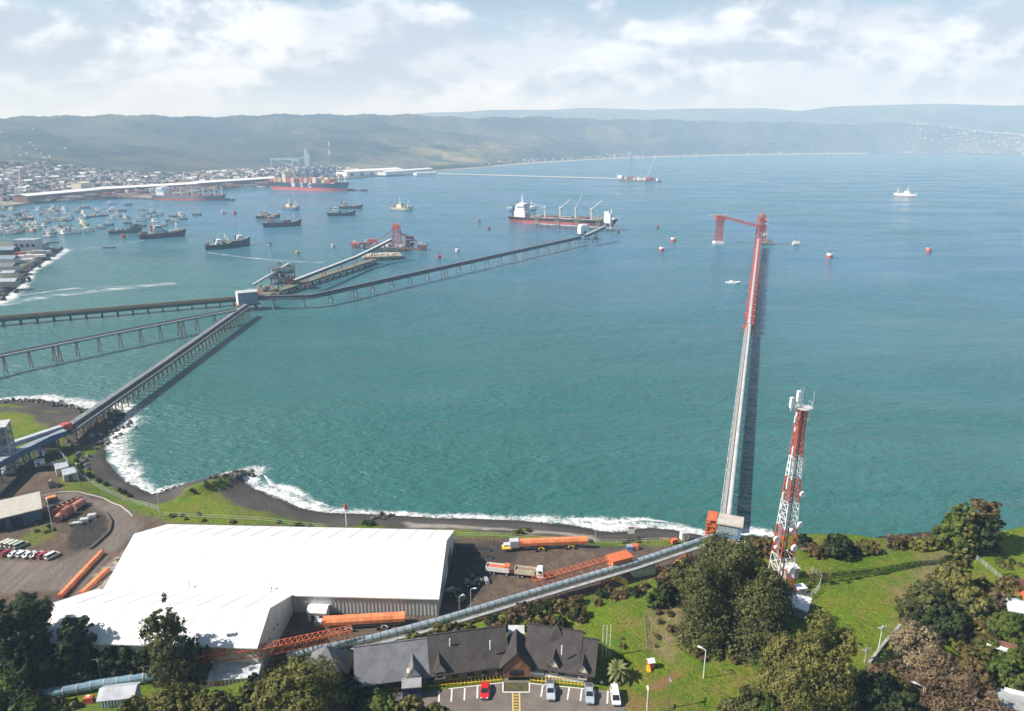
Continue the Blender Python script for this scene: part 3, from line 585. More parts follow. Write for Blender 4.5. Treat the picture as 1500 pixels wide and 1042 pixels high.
for a in (-12, 0, 12): m.bar((a, -3, 4), (a, -3, -2.5), .8).bar((a, 11, 4), (a, 11, -2.5), .8)
m.build('deck', rust, t); h = MB()
for i in range(14): h.box((random.uniform(-13, 10), random.uniform(-2, 10), 6 + random.random() * 3), (random.uniform(2, 6), random.uniform(2, 5), random.uniform(1.5, 4)), random.random() * 2, 0, .7)
each(h, 'machinery', khaki, t)
# red loader on its platform
q = P(572, 367, 0); t = thing('red_ship_loader', 'tall red lattice ship loader at the seaward end of the raised conveyor', 'loader', q)
m = MB(); pl = MB().box((-4, 0, 4), (52, 26, 2))
for a in (-26, -13, 0, 13, 20):
    for b in (-10, 10): pl.bar((a, b, 3), (a, b, -2.5), 1.3)
pl.build('platform', dgrey, t)
for a in (3, 15):
    for b in (-6, 6): m.bar((a, b, 5), (9 + (a - 9) * .6, b * .6, 32), .8)
for z0 in range(5, 29, 6):
    f0, f1 = 1 - .4 * (z0 - 5) / 27, 1 - .4 * (z0 + 1) / 27
    for b in (-6, 6): m.bar((9 - 6 * f0, b * f0, z0), (9 + 6 * f1, b * f1, z0 + 6), .45).bar((9 + 6 * f0, b * f0, z0), (9 - 6 * f1, b * f1, z0 + 6), .45)
    for k in (-6, 6): m.bar((9 - 6 * f0, k * f0, z0), (9 + 6 * f0, k * f0, z0), .5).bar((9 + k * f0, -6 * f0, z0), (9 + k * f0, 6 * f0, z0), .5)
m.build('lattice_tower', red, t); MB().box((8, 0, 29), (8, 8, 5), .1).box((8, 0, 32.5), (6, 5, 3)).build('machine_house', orangered, t)
MB().box((-22, 0, 12.5), (10, 6, 4)).box((-14, -3, 7.5), (6, 5, 5)).build('winch_house', red, t)
m = MB(); 
for a in (-28, -16):
    for b in (-4, 4): m.bar((a, b, 5), (a, b, 11), .8)
m.bar((-14, 0, 14), (10, 0, 30), 1, 1); m.bar((10, 0, 24), (34, 3, 11), 1.4, 1.8); each(m, 'boom', red, t)
h = MB()
for i in range(12): h.box((random.uniform(-28, 20), random.uniform(-11, 11), 6.4), (random.uniform(2, 6), random.uniform(2, 5), random.uniform(2, 5)), random.random())
each(h, 'deck_gear', lgrey, t)
def dolphin(px, py, name, lab, mat, hut=False):
    q = P(px, py, 0); t = thing(name, lab, 'mooring dolphin', q); m = MB()
    for a in (-4, 0, 4):
        for b in (-4, 4): m.bar((a * .8, b * .8, 5), (a * 1.2, b * 1.2, -2.5), 1.1)
    m.build('pile', mat, t); MB().box((0, 0, 6), (12, 11, 2.4)).build('cap', mat, t)
    m = MB().box((-2, 1, 8.6), (4, 4, 3)).tube((3, -2, 7), (3, -2, 9), .8)
    if hut: m.box((0, 0, 11), (9, 6, 1)).bar((-4, -3, 7), (-4, -3, 16), .7).bar((4, 3, 7), (4, 3, 15), .7).box((0, 1, 15), (10, 8, 3), .3)
    each(m, 'mooring_gear', lgrey if not hut else rust, t); return t
dolphin(522, 364, 'mooring_dolphin', 'low pale-topped red dolphin to the left of the red loader', red)
dolphin(538, 363, 'mooring_dolphin', 'small rusty dolphin close beside the platform of the red loader', rust)
dolphin(600, 365, 'mooring_dolphin', 'tall rusty dolphin with a raised cabin, first to the right of the red loader', rust, True)
dolphin(619, 367, 'mooring_dolphin', 'low rusty dolphin standing outermost to the right of the red loader', rust)
t = thing('catwalk', 'thin steel footbridge from the red loader to the rusty dolphins', 'footbridge', P(590, 366, 6)); a = P(582, 364, 6); b = P(617, 366, 6)
W2(MB().truss(a, b, 1.6, 1.4, 16, .25), 'truss', rust, t)
# long slender conveyor out to the bulk carrier
pe = [P(378, 438, 9), P(455, 436, 9), P(470, 433, 9.5), P(850, 349, 10)]
t = thing('long_conveyor', 'very long slender dark conveyor on trestles, reaching out to the bulk carrier berth', 'conveyor', pe[0])
m = MB(); g = MB(); w = MB()
for a, b in zip(pe[:-1], pe[1:]):
    s = side(b - a); z = Vector((0, 0, 1)); m.bar(a - z * .5, b - z * .5, 4.5, .9); g.bar(a + z * 1.1 - s * .6, b + z * 1.1 - s * .6, 2.6, 2.2); w.bar(a + z * 2.35 - s * .6, b + z * 2.35 - s * .6, 2.2, .25); w.bar(a + z * .7 + s * 2.2, b + z * .7 + s * 2.2, .2)
W2(m, 'deck', dgrey, t); W2(g, 'gallery', navy, t); W2(w, 'roof_line', M('gallery_mid_grey', (.16, .17, .18), .6, .2), t)
for i, (p, d) in enumerate(along(pe, 12, 25)):
    w = bent(p - Vector((0, 0, .6)), d, 3.6, -2.5, 'A', .32)
    if i % 5 == 3: w2 = bent(p + d * 4 - Vector((0, 0, .6)), d, 3.6, -2.5, 'A', .32); w.add(w2.v, w2.f)
    W2(w, 'trestle', M('pale_trestle', (.3, .26, .24), .8, .3) if i == 0 else bpy.data.materials['pale_trestle'], t)
q = P(854, 351, 0); t = thing('relay_tower', 'white sheeted conveyor tower on legs between the slender conveyor and the bulk carrier berth', 'tower', q, R(20))
MB().box((0, 0, 14), (13, 11, 11)).box((0, 0, 20.5), (10, 8, 2)).build('wall', white, t); m = MB().box((0, 0, 7.6), (15, 13, 1)).box((0, -5.6, 10.5), (4, .3, 4))
for a in (-6, 6):
    for b in (-5, 5): m.bar((a, b, 7.5), (a * 1.1, b * 1.1, -2.5), 1)
m.build('leg_frame', dgrey, t)
a = P(858, 346, 14); b = P(886, 333, 20); t = thing('link_gallery', 'short dark inclined gallery climbing from the white conveyor tower to the berth', 'conveyor', a); W2(MB().bar(a, b, 4, 3.4), 'gallery', navy, t); W2(MB().bar(a + Vector((0, 0, 1.9)), b + Vector((0, 0, 1.9)), 4.3, .4), 'roof', grey, t); W2(bent((a + b) / 2, (b - a).normalized(), 4, -2.5, 'A', .4), 'trestle', dgrey, t)
# bulk berth: fingers of lattice towers in front of the carrier
be0, be1 = P(782, 333, 0), P(897, 340, 0); d = (be1 - be0).normalized(); rz = math.atan2(d.y, d.x); LB = (be1 - be0).length
t = thing('loading_berth', 'low loading berth with lattice legs and pale walkways, alongside the bulk carrier', 'berth', be0, rz)
MB().box((LB / 2, 3, 5.6), (LB, 4, .8)).build('deck', lgrey, t)
for i in range(13): m = MB(); x = LB * (i + .3) / 13; m.bar((x, 2, 5), (x, .5, -2.5), .7).bar((x, 4, 5), (x, 5.5, -2.5), .7).build('pile_bent', rust, t)
for f in (.03, .30, .56, .82):
    m = MB(); x = LB * f
    for a in (-3, 3):
        for b in (0, 6): m.bar((x + a, b, 0), (x + a, b, 17), .7)
    for z0 in (5, 9, 13): m.bar((x - 3, 0, z0), (x + 3, 0, z0 + 4), .4).bar((x + 3, 0, z0), (x - 3, 0, z0 + 4), .4)
    m.box((x, 3, 17), (9, 9, .6)); m.build('lattice_leg', khaki, t)
m = MB()
for f in (.03, .30, .56): m.bar((LB * f, 3, 16.5), (LB * (f + .27), 3, 16.5), 2, .6)
m.build('walkway', lgrey, t)
q = P(889, 338, 0); t = thing('loader_house', 'tall white loader house on the berth at the bow end of the bulk carrier', 'loader', q, rz)
MB().box((0, 3, 19), (11, 9, 15), 0, 0, .92).box((-2, 3, 27.5), (7, 7, 3)).build('wall', white, t); m = MB()
for a in (-6, 6):
    for b in (-2, 8): m.bar((a, b, 12), (a, b, -2.5), 1.2)
m.build('leg', lgrey, t); MB().bar((0, 4, 26), (-6, 26, 22), 2.4, 2).build('boom', sblue, t)
# the straight pier at the right: pale tube conveyor, then red truss, then the tower
pf = [P(1064, 762, 6), P(1097, 478, 6.5)]; d = (pf[1] - pf[0]).normalized(); s = side(d); z = Vector((0, 0, 1))
t = thing('tube_pier', 'long straight pier with a pale conveyor tube, running out from the blue-walled pier house', 'pier', pf[0])
W2(MB().bar(pf[0] - z * .5, pf[1] - z * .5, 3.5, .5), 'deck', brown, t)
W2(MB().tube(pf[0] + s * .75 + z * 1.1, pf[1] + s * .75 + z * 1.1, .9, 12), 'conveyor_tube', M('galvanised', (.55, .57, .58), .4, .2, .15, .2, dirt=(.35, .33, .3), dirtamt=.4), t)
W2(MB().bar(pf[0] - s * 1.05 - z * .2, pf[1] - s * 1.05 - z * .2, 1.2, .15), 'walkway', concrete, t)
m = MB()
for p, dd in along(pf, 2, 4): m.bar(p - s * 1.7, p - s * 1.7 + z * 1.1, .1)
m.bar(pf[0] - s * 1.7 + z * 1.1, pf[1] - s * 1.7 + z * 1.1, .1); m.bar(pf[0] - s * .7 + z * .9, pf[1] - s * .7 + z * .9, .1); W2(m, 'railing', yellow if False else lgrey, t)
for i, (p, dd) in enumerate(along(pf, 10, 11)):
    m = MB().bar(p + s * 1.5 - z * .3, p + s * 3.3 - z * 1.2, .4, .3).bar(p + s * 3.1 - z * 1.2, p + s * 3.5 - Vector((0, 0, p.z + 2.5)), .45).bar(p - s * 2.0 - z * .5, p - s * 2.6 - Vector((0, 0, p.z + 2.5)), .55).bar(p - s * 2.2 - z * 1, p + s * 3.3 - z * 4, .2)
    W2(m, 'pile_bent', lgrey, t)
ph = [P(1097, 478, 6.5), P(1111, 352, 11)]; d = (ph[1] - ph[0]).normalized(); s = side(d)
t = thing('red_truss_pier', 'seaward stretch of the straight pier, a red truss bridge carrying the pale conveyor tube', 'pier', ph[0])
W2(MB().truss(ph[0] - z * 1.5, ph[1] - z * 1.5, 4.6, 3.6, 44, .26), 'truss', red, t); W2(MB().bar(ph[0] - z * 1.3, ph[1] - z * 1.3, 4.2, .4), 'deck', red, t)
W2(MB().tube(ph[0] + z * 1, ph[1] + z * 1, 1.4, 10), 'conveyor_tube', bpy.data.materials['galvanised'], t)
for p, dd in along(ph, 6, 42):
    m = MB()
    for k in (2.4, -2.4):
        for e in (-3, 3): m.bar(p + s * k + d * e * .6 - z * 1.5, Vector((p.x, p.y, -2.5)) + s * k * 1.3 + d * e, .9)
    m.bar(p + s * 3.5 - z * 4, p - s * 3.5 - z * 7, .4).box((p.x, p.y, p.z - 2), (9, 4, .8), math.atan2(d.y, d.x) + math.pi / 2); W2(m, 'pile_bent', red, t)
m = MB()
for p, dd in along(ph, 4, 20): m.box((p + s * 2.9 + z * 1.2)[:], (1.0, 4, 2), math.atan2(d.y, d.x) - math.pi / 2)
each(m, 'service_platform', orangered, t, t.location)
q = P(1113, 358, 0); t = thing('head_tower', 'tall red lattice tower with orange cabins at the seaward end of the straight pier', 'tower', q)
m = MB()
for a in (-4.5, 4.5):
    for b in (-4.5, 4.5): m.bar((a * 1.2, b * 1.2, -2.5), (a * .85, b * .85, 37), 1.1)
for z0 in range(2, 37, 6):
    for b in (-4.8, 4.8): m.bar((-4.8, b, z0), (4.8, b, z0 + 6), .5).bar((4.8, b, z0), (-4.8, b, z0 + 6), .5).bar((b, -4.8, z0), (b, 4.8, z0 + 6), .5)
    for k in (-4.8, 4.8): m.bar((-4.8, k, z0), (4.8, k, z0), .5).bar((k, -4.8, z0), (k, 4.8, z0), .5)
m.build('lattice', red, t); MB().box((0, -1, 22), (7, 7, 9)).box((1, 0, 33), (8, 8, 5)).box((0, 0, 39), (5, 5, 3)).bar((0, 0, 40), (0, 0, 46), .5).build('cabin', orangered, t)
each(MB().box((5, -5, 34), (4, 2, 3)).box((4, -6, 14), (5, 3, 3)).box((5, -5, 28), (3, 2, 2)), 'panel', cream, t)
MB().box((6, -4, 3), (18, 14, 2)).box((9, -6, 6), (6, 5, 4)).build('platform', khaki, t)
q2 = P(1052, 357, 0); t = thing('outer_tower', 'slim red lattice tower in the sea, joined to the pier head by a boom', 'tower', q2)
m = MB()
for a in (-4, 4):
    for b in (-3.5, 3.5): m.bar((a, b, 3), (a, b, 36), 1.0)
for z0 in range(4, 33, 6):
    for b in (-3.5, 3.5): m.bar((-4, b, z0), (4, b, z0 + 6), .6).bar((4, b, z0), (-4, b, z0 + 6), .6)
    for k in (-3.5, 3.5): m.bar((-4, k, z0), (4, k, z0), .5)
m.build('lattice', red, t); MB().box((0, 0, 33), (11, 9, 5)).box((-2, 0, 37), (8, 7, 2.4)).build('machine_house', red, t); MB().bar((-17, 0, 38.5), (8, 0, 38.5), 2, .7).build('top_beam', cream, t); MB().box((0, 0, 1.4), (13, 11, 3.5)).build('pile_cap', white, t)
m = MB(); [m.tube((a, b, 0), (a, b, -3), 1) for a in (-4, 4) for b in (-3, 3)]; m.build('pile', concrete, t)
a = q2 + Vector((5, 0, 34)); b = Vector((q.x - 5, q.y, 23)); t = thing('sloping_boom', 'red truss boom sloping down from the slim outer tower to the pier head tower', 'boom', a)
W2(MB().truss(a, b, 3, 3, 14, .45), 'truss', red, t); W2(MB().bar(a + z * .9, b + z * .9, 2.2, 1.0), 'belt', white, t)
# pier house on the shore
q = P(1062, 786, 3.5); t = thing('pier_house', 'small blue-walled house with a pale roof at the landward end of the straight pier', 'house', (q.x, q.y - 4, 3), R(-20))
MB().box((0, 0, 4.6), (7.5, 7, 8.6)).build('wall', blue, t); MB().sweep([(-4, 9.0), (4, 8.6), (4, 9.0), (-4, 9.5)], -4.2, 4.2).build('roof', M('house_roof_tan', (.5, .46, .4), .7, .2), t)
MB().box((-.5, -3.55, 7), (6.6, .1, 2.8)).build('front_panel', sblue, t)
m = MB(); 
for a in (-7.5, -4.4):
    for b in (-3, 3): m.bar((a, b, .3), (a, b, 9.6), .35)
for zz_ in (2.5, 5, 7.3, 9.6): m.bar((-7.5, -3, zz_), (-4.4, -3, zz_), .3).bar((-7.5, 3, zz_), (-4.4, 3, zz_), .3).box((-6, 0, zz_ - .2), (3.3, 6, .12))
m.bar((-7.5, -3, 0), (-4.4, -3, 5), .25).bar((-4.4, -3, 5), (-7.5, -3, 9.6), .25); m.build('stair_tower', orangered, t)
MB().box((-6, 0, 6), (2.6, 5, 4)).build('equipment_box', orangered, t)
q = P(1085, 800, 6); t = thing('annex_hut', 'small open hut with a pale pitched roof just below the blue-walled pier house', 'hut', (q.x - 1, q.y + 2, tz(q.x - 1, q.y + 2) - 1), R(-25))
MB().box((0, 0, 2), (5, 5, 4.4)).build('wall', concrete, t); MB().sweep([(-3.2, 4.0), (0, 5.4), (3.2, 4.0), (3.2, 4.25), (0, 5.7), (-3.2, 4.25)], -3.2, 3.2).build('roof', M('annex_roof', (.52, .46, .42), .7, .2), t)
# main shore conveyor: grey-blue tube from the pier house along the foot of the hill
pg = [P(1044, 786, 10), P(930, 824, 9), P(780, 868, 8), P(640, 910, 7.5), P(540, 936, 7), P(420, 960, 7)]
t = thing('shore_conveyor', 'long grey-blue ribbed conveyor tube on orange trestles along the foot of the hill', 'conveyor', pg[0])
m = MB(); rb = MB(); w = MB()
rib = [(p, d) for p, d in along(pg, 1.5, 2.2)]
for a, b in zip(pg[:-1], pg[1:]): m.tube(a, b, .95, 12); s = side(b - a); w.truss(a - z * 1.9 - s * .0, b - z * 1.9, 2.4, 1.0, max(3, int((b - a).length / 2.2)), .12); w.bar(a - z * .9 - s * 1.8, b - z * .9 - s * 1.8, .9, .1)
for p, d in rib: rb.tube(p - d * .09, p + d * .09, 1.0, 12)
W2(m, 'conveyor_tube', sblue, t); W2(rb, 'rib', M('rib_blue_grey', (.07, .085, .10), .5, .2), t); W2(w, 'support_truss', grey, t)
for px, py in ((1010, 798), (958, 818), (893, 838), (788, 868), (703, 893), (600, 922), (470, 948)):
    p, d = min(rib, key=lambda r: abs(proj(*r[0])[0] - px)); g0 = tz(p.x, p.y); mm = MB(); s = side(d)
    for k in (1, -1):
        for e in (1, -1): mm.bar(p - z * 1.8 + s * k * .9 + d * e * .6, Vector((p.x, p.y, g0 - .2)) + s * k * 1.4 + d * e * 1.6, .3)
    h0 = (p.z - 1.8 + g0) / 2
    for k in (1, -1): mm.bar(Vector((p.x, p.y, g0)) + s * k * 1.4 + d * 1.6, Vector((p.x, p.y, h0)) + s * k * 1.1 - d * 1.1, .18).bar(Vector((p.x, p.y, h0)) + s * k * 1.1 - d * 1.1, p - z * 1.8 + s * k * .9 + d * .6, .18)
    W2(mm, 'trestle', orangered if px > 540 else grey, t)
a, b = P(914, 829, 9), P(786, 866, 8); off = side(b - a)  # orange truss gallery on the far side of the tube
t = thing('orange_truss', 'orange lattice truss laid along the far side of the ribbed conveyor tube', 'truss', a); W2(MB().truss(a + off * 2.6 + z * .3, b + off * 2.6 + z * .3, 2.3, 2.0, 18, .11), 'truss', orangered, t)
t = thing('drive_housing', 'bright orange drive housing straddling the ribbed conveyor tube', 'housing', P(907, 828, 8)); d = (pg[1] - pg[2]).normalized(); rz = math.atan2(d.y, d.x)
q = P(907, 828, 8); W2(MB().box((q.x, q.y, 9.6), (7, 3.8, 3), rz), 'housing', orange, t); W2(MB().box((q.x, q.y, 11.2), (7.6, 4.3, .25), rz), 'lid', orangered, t)
a, b = P(516, 930, 8.5), P(385, 958, 10); t = thing('red_truss_gallery', 'long empty red lattice truss lying in front of the white warehouse', 'truss', a); W2(MB().truss(a, b, 2.2, 2.2, 16, .11), 'truss', orangered, t); c = P(290, 968, 10.5); W2(MB().truss(b, c, 2.0, 2.0, 10, .11), 'truss_extension', red, t)
pk = [P(236, 990, 5), P(150, 1003, 5), P(60, 1019, 5), P(-10, 1036, 5)]
for p in pk: p.z = max(p.z, tz(p.x, p.y) + 1.2)
t = thing('blue_tube', 'faded blue banded conveyor tube lying on the grass at the lower left', 'conveyor', pk[0]); m = MB(); rb = MB()
for a, b in zip(pk[:-1], pk[1:]): m.tube(a, b, 1.2, 12)
for p, d in along(pk, 1, 3): rb.tube(p - d * .12, p + d * .12, 1.28, 12)
W2(m, 'tube', M('tube_blue', (.17, .28, .37), .5, .25), t); each(rb, 'band', lgrey, t, t.location)
for p, d in along(pk, 3, 9): W2(MB().bar(p + side(d), p + side(d) * 1.2 - z * 2.5, .25).bar(p - side(d), p - side(d) * 1.2 - z * 2.5, .25), 'stand', grey, t)
# ------------------------------------------------------------------ ships and boats
def hull_mb(L, B, D, boot, sheer=.12, stern=.85, rake=.05, n=18, bul=0.0):
    m = MB(); sec = []
    for i in range(n + 1):
        t = i / n
        wd = (stern + (1 - stern) * min(1, t / .12)) if t < .12 else (1 if t < .72 else max(.03, 1 - ((t - .72) / .28) ** 2.0))
        ww = (stern * .6 + (1 - stern * .6) * min(1, t / .2)) if t < .2 else (1 if t < .62 else max(.015, 1 - ((t - .62) / .38) ** 1.5))
        sh = D * (1 + sheer * (2.2 * max(0, (t - .6) / .4) ** 2 + .5 * max(0, (.15 - t) / .15)))
        xd = (t - .5) * L; xw = (t - .5) * L * (1 - 2 * rake * (t > .5) * max(0, (t - .75) / .25)) + (.02 * L * (1 - t / .1) if t < .1 else 0)
        rows = []
        for f, z in ((0, -1.2), (.12, 0), (.12 + .88 * boot / sh, boot), (1, sh)):
            w = ww + (wd - ww) * f ** 1.3; x = xw + (xd - xw) * f; rows.append((x, w * B / 2, z))
        sec.append(rows)
    vs = []; 
    for rows in sec:
        for r in rows: vs += [(r[0], r[1], r[2]), (r[0], -r[1], r[2])]
    fs = []; ms = []
    for i in range(n):
        a = i * 8; b = a + 8
        for k in range(3):
            fs.append((a + 2 * k, a + 2 * k + 2, b + 2 * k + 2, b + 2 * k)); ms.append(1 if k < 2 else 0)
            fs.append((a + 2 * k + 1, b + 2 * k + 1, b + 2 * k + 3, a + 2 * k + 3)); ms.append(1 if k < 2 else 0)
        fs.append((a + 6, a + 7, b + 7, b + 6)); ms.append(2)
    for e in (0, n * 8):
        for k in range(3):
            f = (e + 2 * k, e + 2 * k + 1, e + 2 * k + 3, e + 2 * k + 2); fs.append(f if e == 0 else f[::-1]); ms.append(1 if k < 2 else 0)
    m.v = vs; m.f = fs; m.m = ms
    m.deckz = lambda t: D * (1 + sheer * (2.2 * max(0, (t - .6) / .4) ** 2 + .5 * max(0, (.15 - t) / .15)))
    return m
deckm = M('deck_red_brown', (.22, .13, .10), .8, .3); deckg = M('deck_grey_green', (.16, .19, .17), .8, .3); wood = M('deck_wood', (.33, .26, .18), .85, .3)
def sheer_box(m, L, B, z, mat=None): pass
def ends(pa, pb): 
    a, b = P(*pa), P(*pb); d = b - a; return (a + b) / 2, math.atan2(d.y, d.x), d.length
# bulk carrier
c, rz, L_ = ends((748, 326, 0), (907, 334, 0)); D = 9.5; B = 30
t = thing('bulk_carrier', 'long black and red bulk carrier with four deck cranes, moored at the lattice berth', 'cargo ship', c + Vector((0, 14, 0)), rz)
hull_mb(L_, B, D, 5.2, .14).build('hull', [black, hullred, deckm], t, smooth=False)
x0 = -L_ / 2
m = MB().box((x0 + 22, 0, D + 5), (20, 25, 10)).box((x0 + 22, 0, D + 14), (17, 24, 8)).box((x0 + 23, 0, D + 20), (14, 27, 4)); m.build('superstructure', cleanw, t)
m = MB(); [m.box((x0 + 31.6 + (k > 1) * -1.5, 0, D + 2.6 + 3.3 * k), (1.2, 22 - k, 1.1)) for k in range(5)]; m.box((x0 + 30.2, 0, D + 20.3), (.6, 24, 1.4)).build('window_band', glass, t)
MB().box((x0 + 9, 0, D + 9), (9, 9, 18), 0, 0, .85).build('funnel', navy, t); m = MB().bar((x0 + 22, 0, D + 22), (x0 + 22, 0, D + 36), 1.4).bar((x0 + 22, -5, D + 30), (x0 + 22, 5, D + 30), .9); m.build('mast', white, t)
for i in range(5): xx = x0 + 50 + i * 27.5; MB().box((xx, 0, D + 1.6), (18, 18, 3.2)).box((xx, 0, D + 3.5), (18.6, 19, .7)).build('hatch', rust if i % 2 else khaki, t)
for i, ang in enumerate((160, 40, 62, 42)):
    xx = x0 + 64 + i * 27.5; m = MB().box((xx, 0, D + 8), (2.8, 2.8, 16), 0, 0, .9).box((xx, 0, D + 17), (4, 3.6, 4)); k = m.build('crane', lgrey, t)
    a = R(ang); 
    j = MB().bar((xx, -2.5, D + 16), (xx + math.cos(a) * 27, -6, D + 16 + abs(math.sin(a)) * 26), 1.1, .9).bar((xx, 2, D + 19), (xx + math.cos(a) * 25, -5, D + 16 + abs(math.sin(a)) * 25), .35); j.build('jib', lgrey, k)
m = MB().bar((L_ / 2 - 12, 0, D), (L_ / 2 - 12, 0, D + 19), 1.2).box((L_ / 2 - 10, 0, D + 3), (9, 12, 2)); m.build('foremast', white, t)
def text(body, size, name, mat, parent, loc, rot):
    cu = bpy.data.curves.new(name, 'FONT'); cu.body = body; cu.size = size; cu.extrude = .12; cu.align_x = 'CENTER'; cu.align_y = 'CENTER'; cu.offset = .25
    o = bpy.data.objects.new(name, cu); COL.objects.link(o); o.parent = parent; o.location = loc; o.rotation_euler = rot; cu.materials.append(mat); bpy.context.view_layer.update(); me = bpy.data.meshes.new_from_object(o.evaluated_get(bpy.context.evaluated_depsgraph_get())); n = bpy.data.objects.new(name, me); COL.objects.link(n); n.parent = parent; n.location = loc; n.rotation_euler = rot; me.materials.clear(); me.materials.append(mat); bpy.data.objects.remove(o); return n
# container ship at the terminal
c, rz, L_ = ends((393, 277.5, 0), (507, 281.5, 0)); D = 21; B = 40
t = thing('container_ship', 'big dark blue container ship with large white letters on its side, at the quay', 'container ship', c + Vector((6, 20, 0)), rz)
hull_mb(L_, B, D, 8.5, .10).build('hull', [navy, M('bright_boot', (.50, .10, .08), .6, .2), deckm], t)
for ch, fx in (('M', .345), ('S', .455), ('C', .56)): text(ch, 17, 'letter', cleanw, t, (-L_ / 2 + L_ * fx, -B / 2 - .3, 14.2), (math.pi / 2, 0, 0))
cc_ = [M('box_' + n, c_, .7, .15) for n, c_ in (('red', (.38, .10, .07)), ('orange', (.52, .22, .12)), ('cream', (.6, .54, .42)), ('pink', (.5, .26, .2)), ('dark', (.08, .07, .08)), ('tan', (.46, .36, .24)), ('rose', (.55, .33, .27)))]
for i in range(15):
    if i == 3: continue
    x = -L_ / 2 + 14 + i * (L_ - 58) / 14; h = [9, 13, 12, 0, 14, 13, 5, 15, 15, 12, 15, 4, 15, 13, 9][i]
    for k in range(3): 
        hh = h - random.choice((0, 0, 2.6, 5.2)) if h > 5 else h
        MB().box((x, -13 + k * 13, D + hh / 2), (12.2, 12, max(hh, 2.6))).build('container_stack', random.choice(cc_[:4] + cc_[5:]) if i not in (6, 11) else cc_[4], t)
x = -L_ / 2 + 14 + 3 * (L_ - 58) / 14
MB().box((x, 0, D + 13), (12, 34, 26)).box((x, 0, D + 28), (9, 38, 4)).build('superstructure', cream, t); MB().box((x - 13, 0, D + 20), (8, 10, 14)).build('funnel', cream, t)
MB().bar((x, 0, D + 30), (x, 0, D + 40), 1.5).build('mast', white, t); MB().bar((L_ / 2 - 14, 0, D), (L_ / 2 - 14, 0, D + 20), 1.4).bar((L_ / 2 - 40, 6, D), (L_ / 2 - 40, 6, D + 26), 1.4).build('foremast', white, t)
# loaded bulk ship with brown sides
c, rz, L_ = ends((222, 293.5, 0), (328, 295, 0)); D = 11; B = 30
t = thing('laden_bulk_ship', 'grey bulk ship with rusty lower hull, at the quay left of the container ship', 'cargo ship', c + Vector((0, 16, 0)), rz)
hull_mb(L_, B, D, 5.6, .10).build('hull', [M('ship_grey', (.16, .18, .20), .6, .2), hullred, deckm], t); x0 = -L_ / 2
MB().box((x0 + 24, 0, D + 7), (20, 25, 14)).box((x0 + 24, 0, D + 16), (14, 28, 6)).build('superstructure', cleanw, t); MB().box((x0 + 10, 0, D + 7), (8, 8, 14)).build('funnel', dgrey, t); MB().bar((x0 + 24, 0, D + 19), (x0 + 24, 0, D + 32), 1.3).build('mast', white, t)
for i in range(5): MB().box((x0 + 56 + i * 29, 0, D + 2), (18, 18, 3.6)).build('hatch', deckm, t)
for i in range(4): xx = x0 + 70 + i * 29; MB().box((xx, 0, D + 10), (2.4, 2.4, 20), 0, 0, .8).bar((xx, 0, D + 19), (xx + 20, 0, D + 6), .9).build('crane', lgrey, t)
MB().bar((L_ / 2 - 10, 0, D), (L_ / 2 - 10, 0, D + 22), 1.2).build('foremast', white, t)
def barge(pa, pb, B, D, lab, mats, junk, cat='barge', name='barge'):
    c, rz, l = ends(pa, pb); t = thing(name, lab, cat, c + Vector((0, B / 2, 0)), rz); hull_mb(l, B, D, D * .3, .05, .9).build('hull', mats, t)
    for k in range(junk): MB().box((random.uniform(-.38, .38) * l, random.uniform(-.25, .25) * B, D + 1), (random.uniform(.04, .1) * l, B * .3, random.uniform(2, 4))).build('deck_load', random.choice((lgrey, rust, khaki)), t)
    return t
barge((505, 279.5), (539, 280.5), 14, 4, 'low dark barge just off the bow of the container ship', [dgrey, dgrey, dgrey], 4)
barge((374, 274.5), (394, 275), 10, 4, 'small pale barge off the stern of the container ship', [lgrey, dgrey, lgrey], 2)
barge((327, 294), (344, 294.5), 10, 4, 'small dark barge off the bow of the grey bulk ship', [dgrey, dgrey, dgrey], 3)
# working vessels
def vessel(pa, pb, name, lab, hullm, boot, deck, house, hx, cat='fishing vessel', B=None, D=None, gantry=True, extra=0, fwd=True, hs=1.0):
    c, rz, l = ends(pa, pb); B = B or l * .2; D = D or l * .085 + 1
    t = thing(name, lab, cat, c + Vector((0, B / 2, 0)), rz); h = hull_mb(l, B, D, D * .3, .28); h.build('hull', [hullm, boot, deck], t)
    x = hx * l; k = l / 40 * hs
    MB().box((x, 0, D + 2 * k), (9 * k, B * .7, 4 * k)).box((x + .5 * k, 0, D + 5.2 * k), (6.5 * k, B * .55, 2.6 * k)).build('wheelhouse', house, t)
    MB().box((x + 3.8 * k, 0, D + 5.5 * k), (.3 * k, B * .5, 1.1 * k)).box((x + .5 * k, -B * .28, D + 5.5 * k), (5.5 * k, .2 * k, 1.0 * k)).build('window_band', glass, t)
    MB().box((x - 5 * k, 0, D + 4.5 * k), (2.2 * k, 2.2 * k, 5 * k), 0, 0, .85).build('funnel', random.choice((navy, red, dgrey)), t)
    MB().bar((x, 0, D + 6 * k), (x, 0, D + 14 * k), .45 * k).bar((x, -2 * k, D + 10 * k), (x, 2 * k, D + 10 * k), .3 * k).build('mast', white, t)
    if gantry:
        g = (.30 if hx < 0 else -.36) * l
        MB().bar((g, -B * .3, D), (g, -B * .3, D + 7 * k), .5 * k).bar((g, B * .3, D), (g, B * .3, D + 7 * k), .5 * k).bar((g, -B * .3, D + 7 * k), (g, B * .3, D + 7 * k), .5 * k).bar((g, 0, D + 7 * k), (g, 0, D + 11 * k), .4 * k).build('gantry', white, t)
    for i in range(extra): MB().box((random.uniform(-.42, .3) * l, random.uniform(-.25, .25) * B, D + .9 * k), (random.uniform(2, 5) * k, B * .3, random.uniform(1.5, 3) * k)).build('deck_gear', random.choice((lgrey, rust, khaki, brown)), t)
    return t
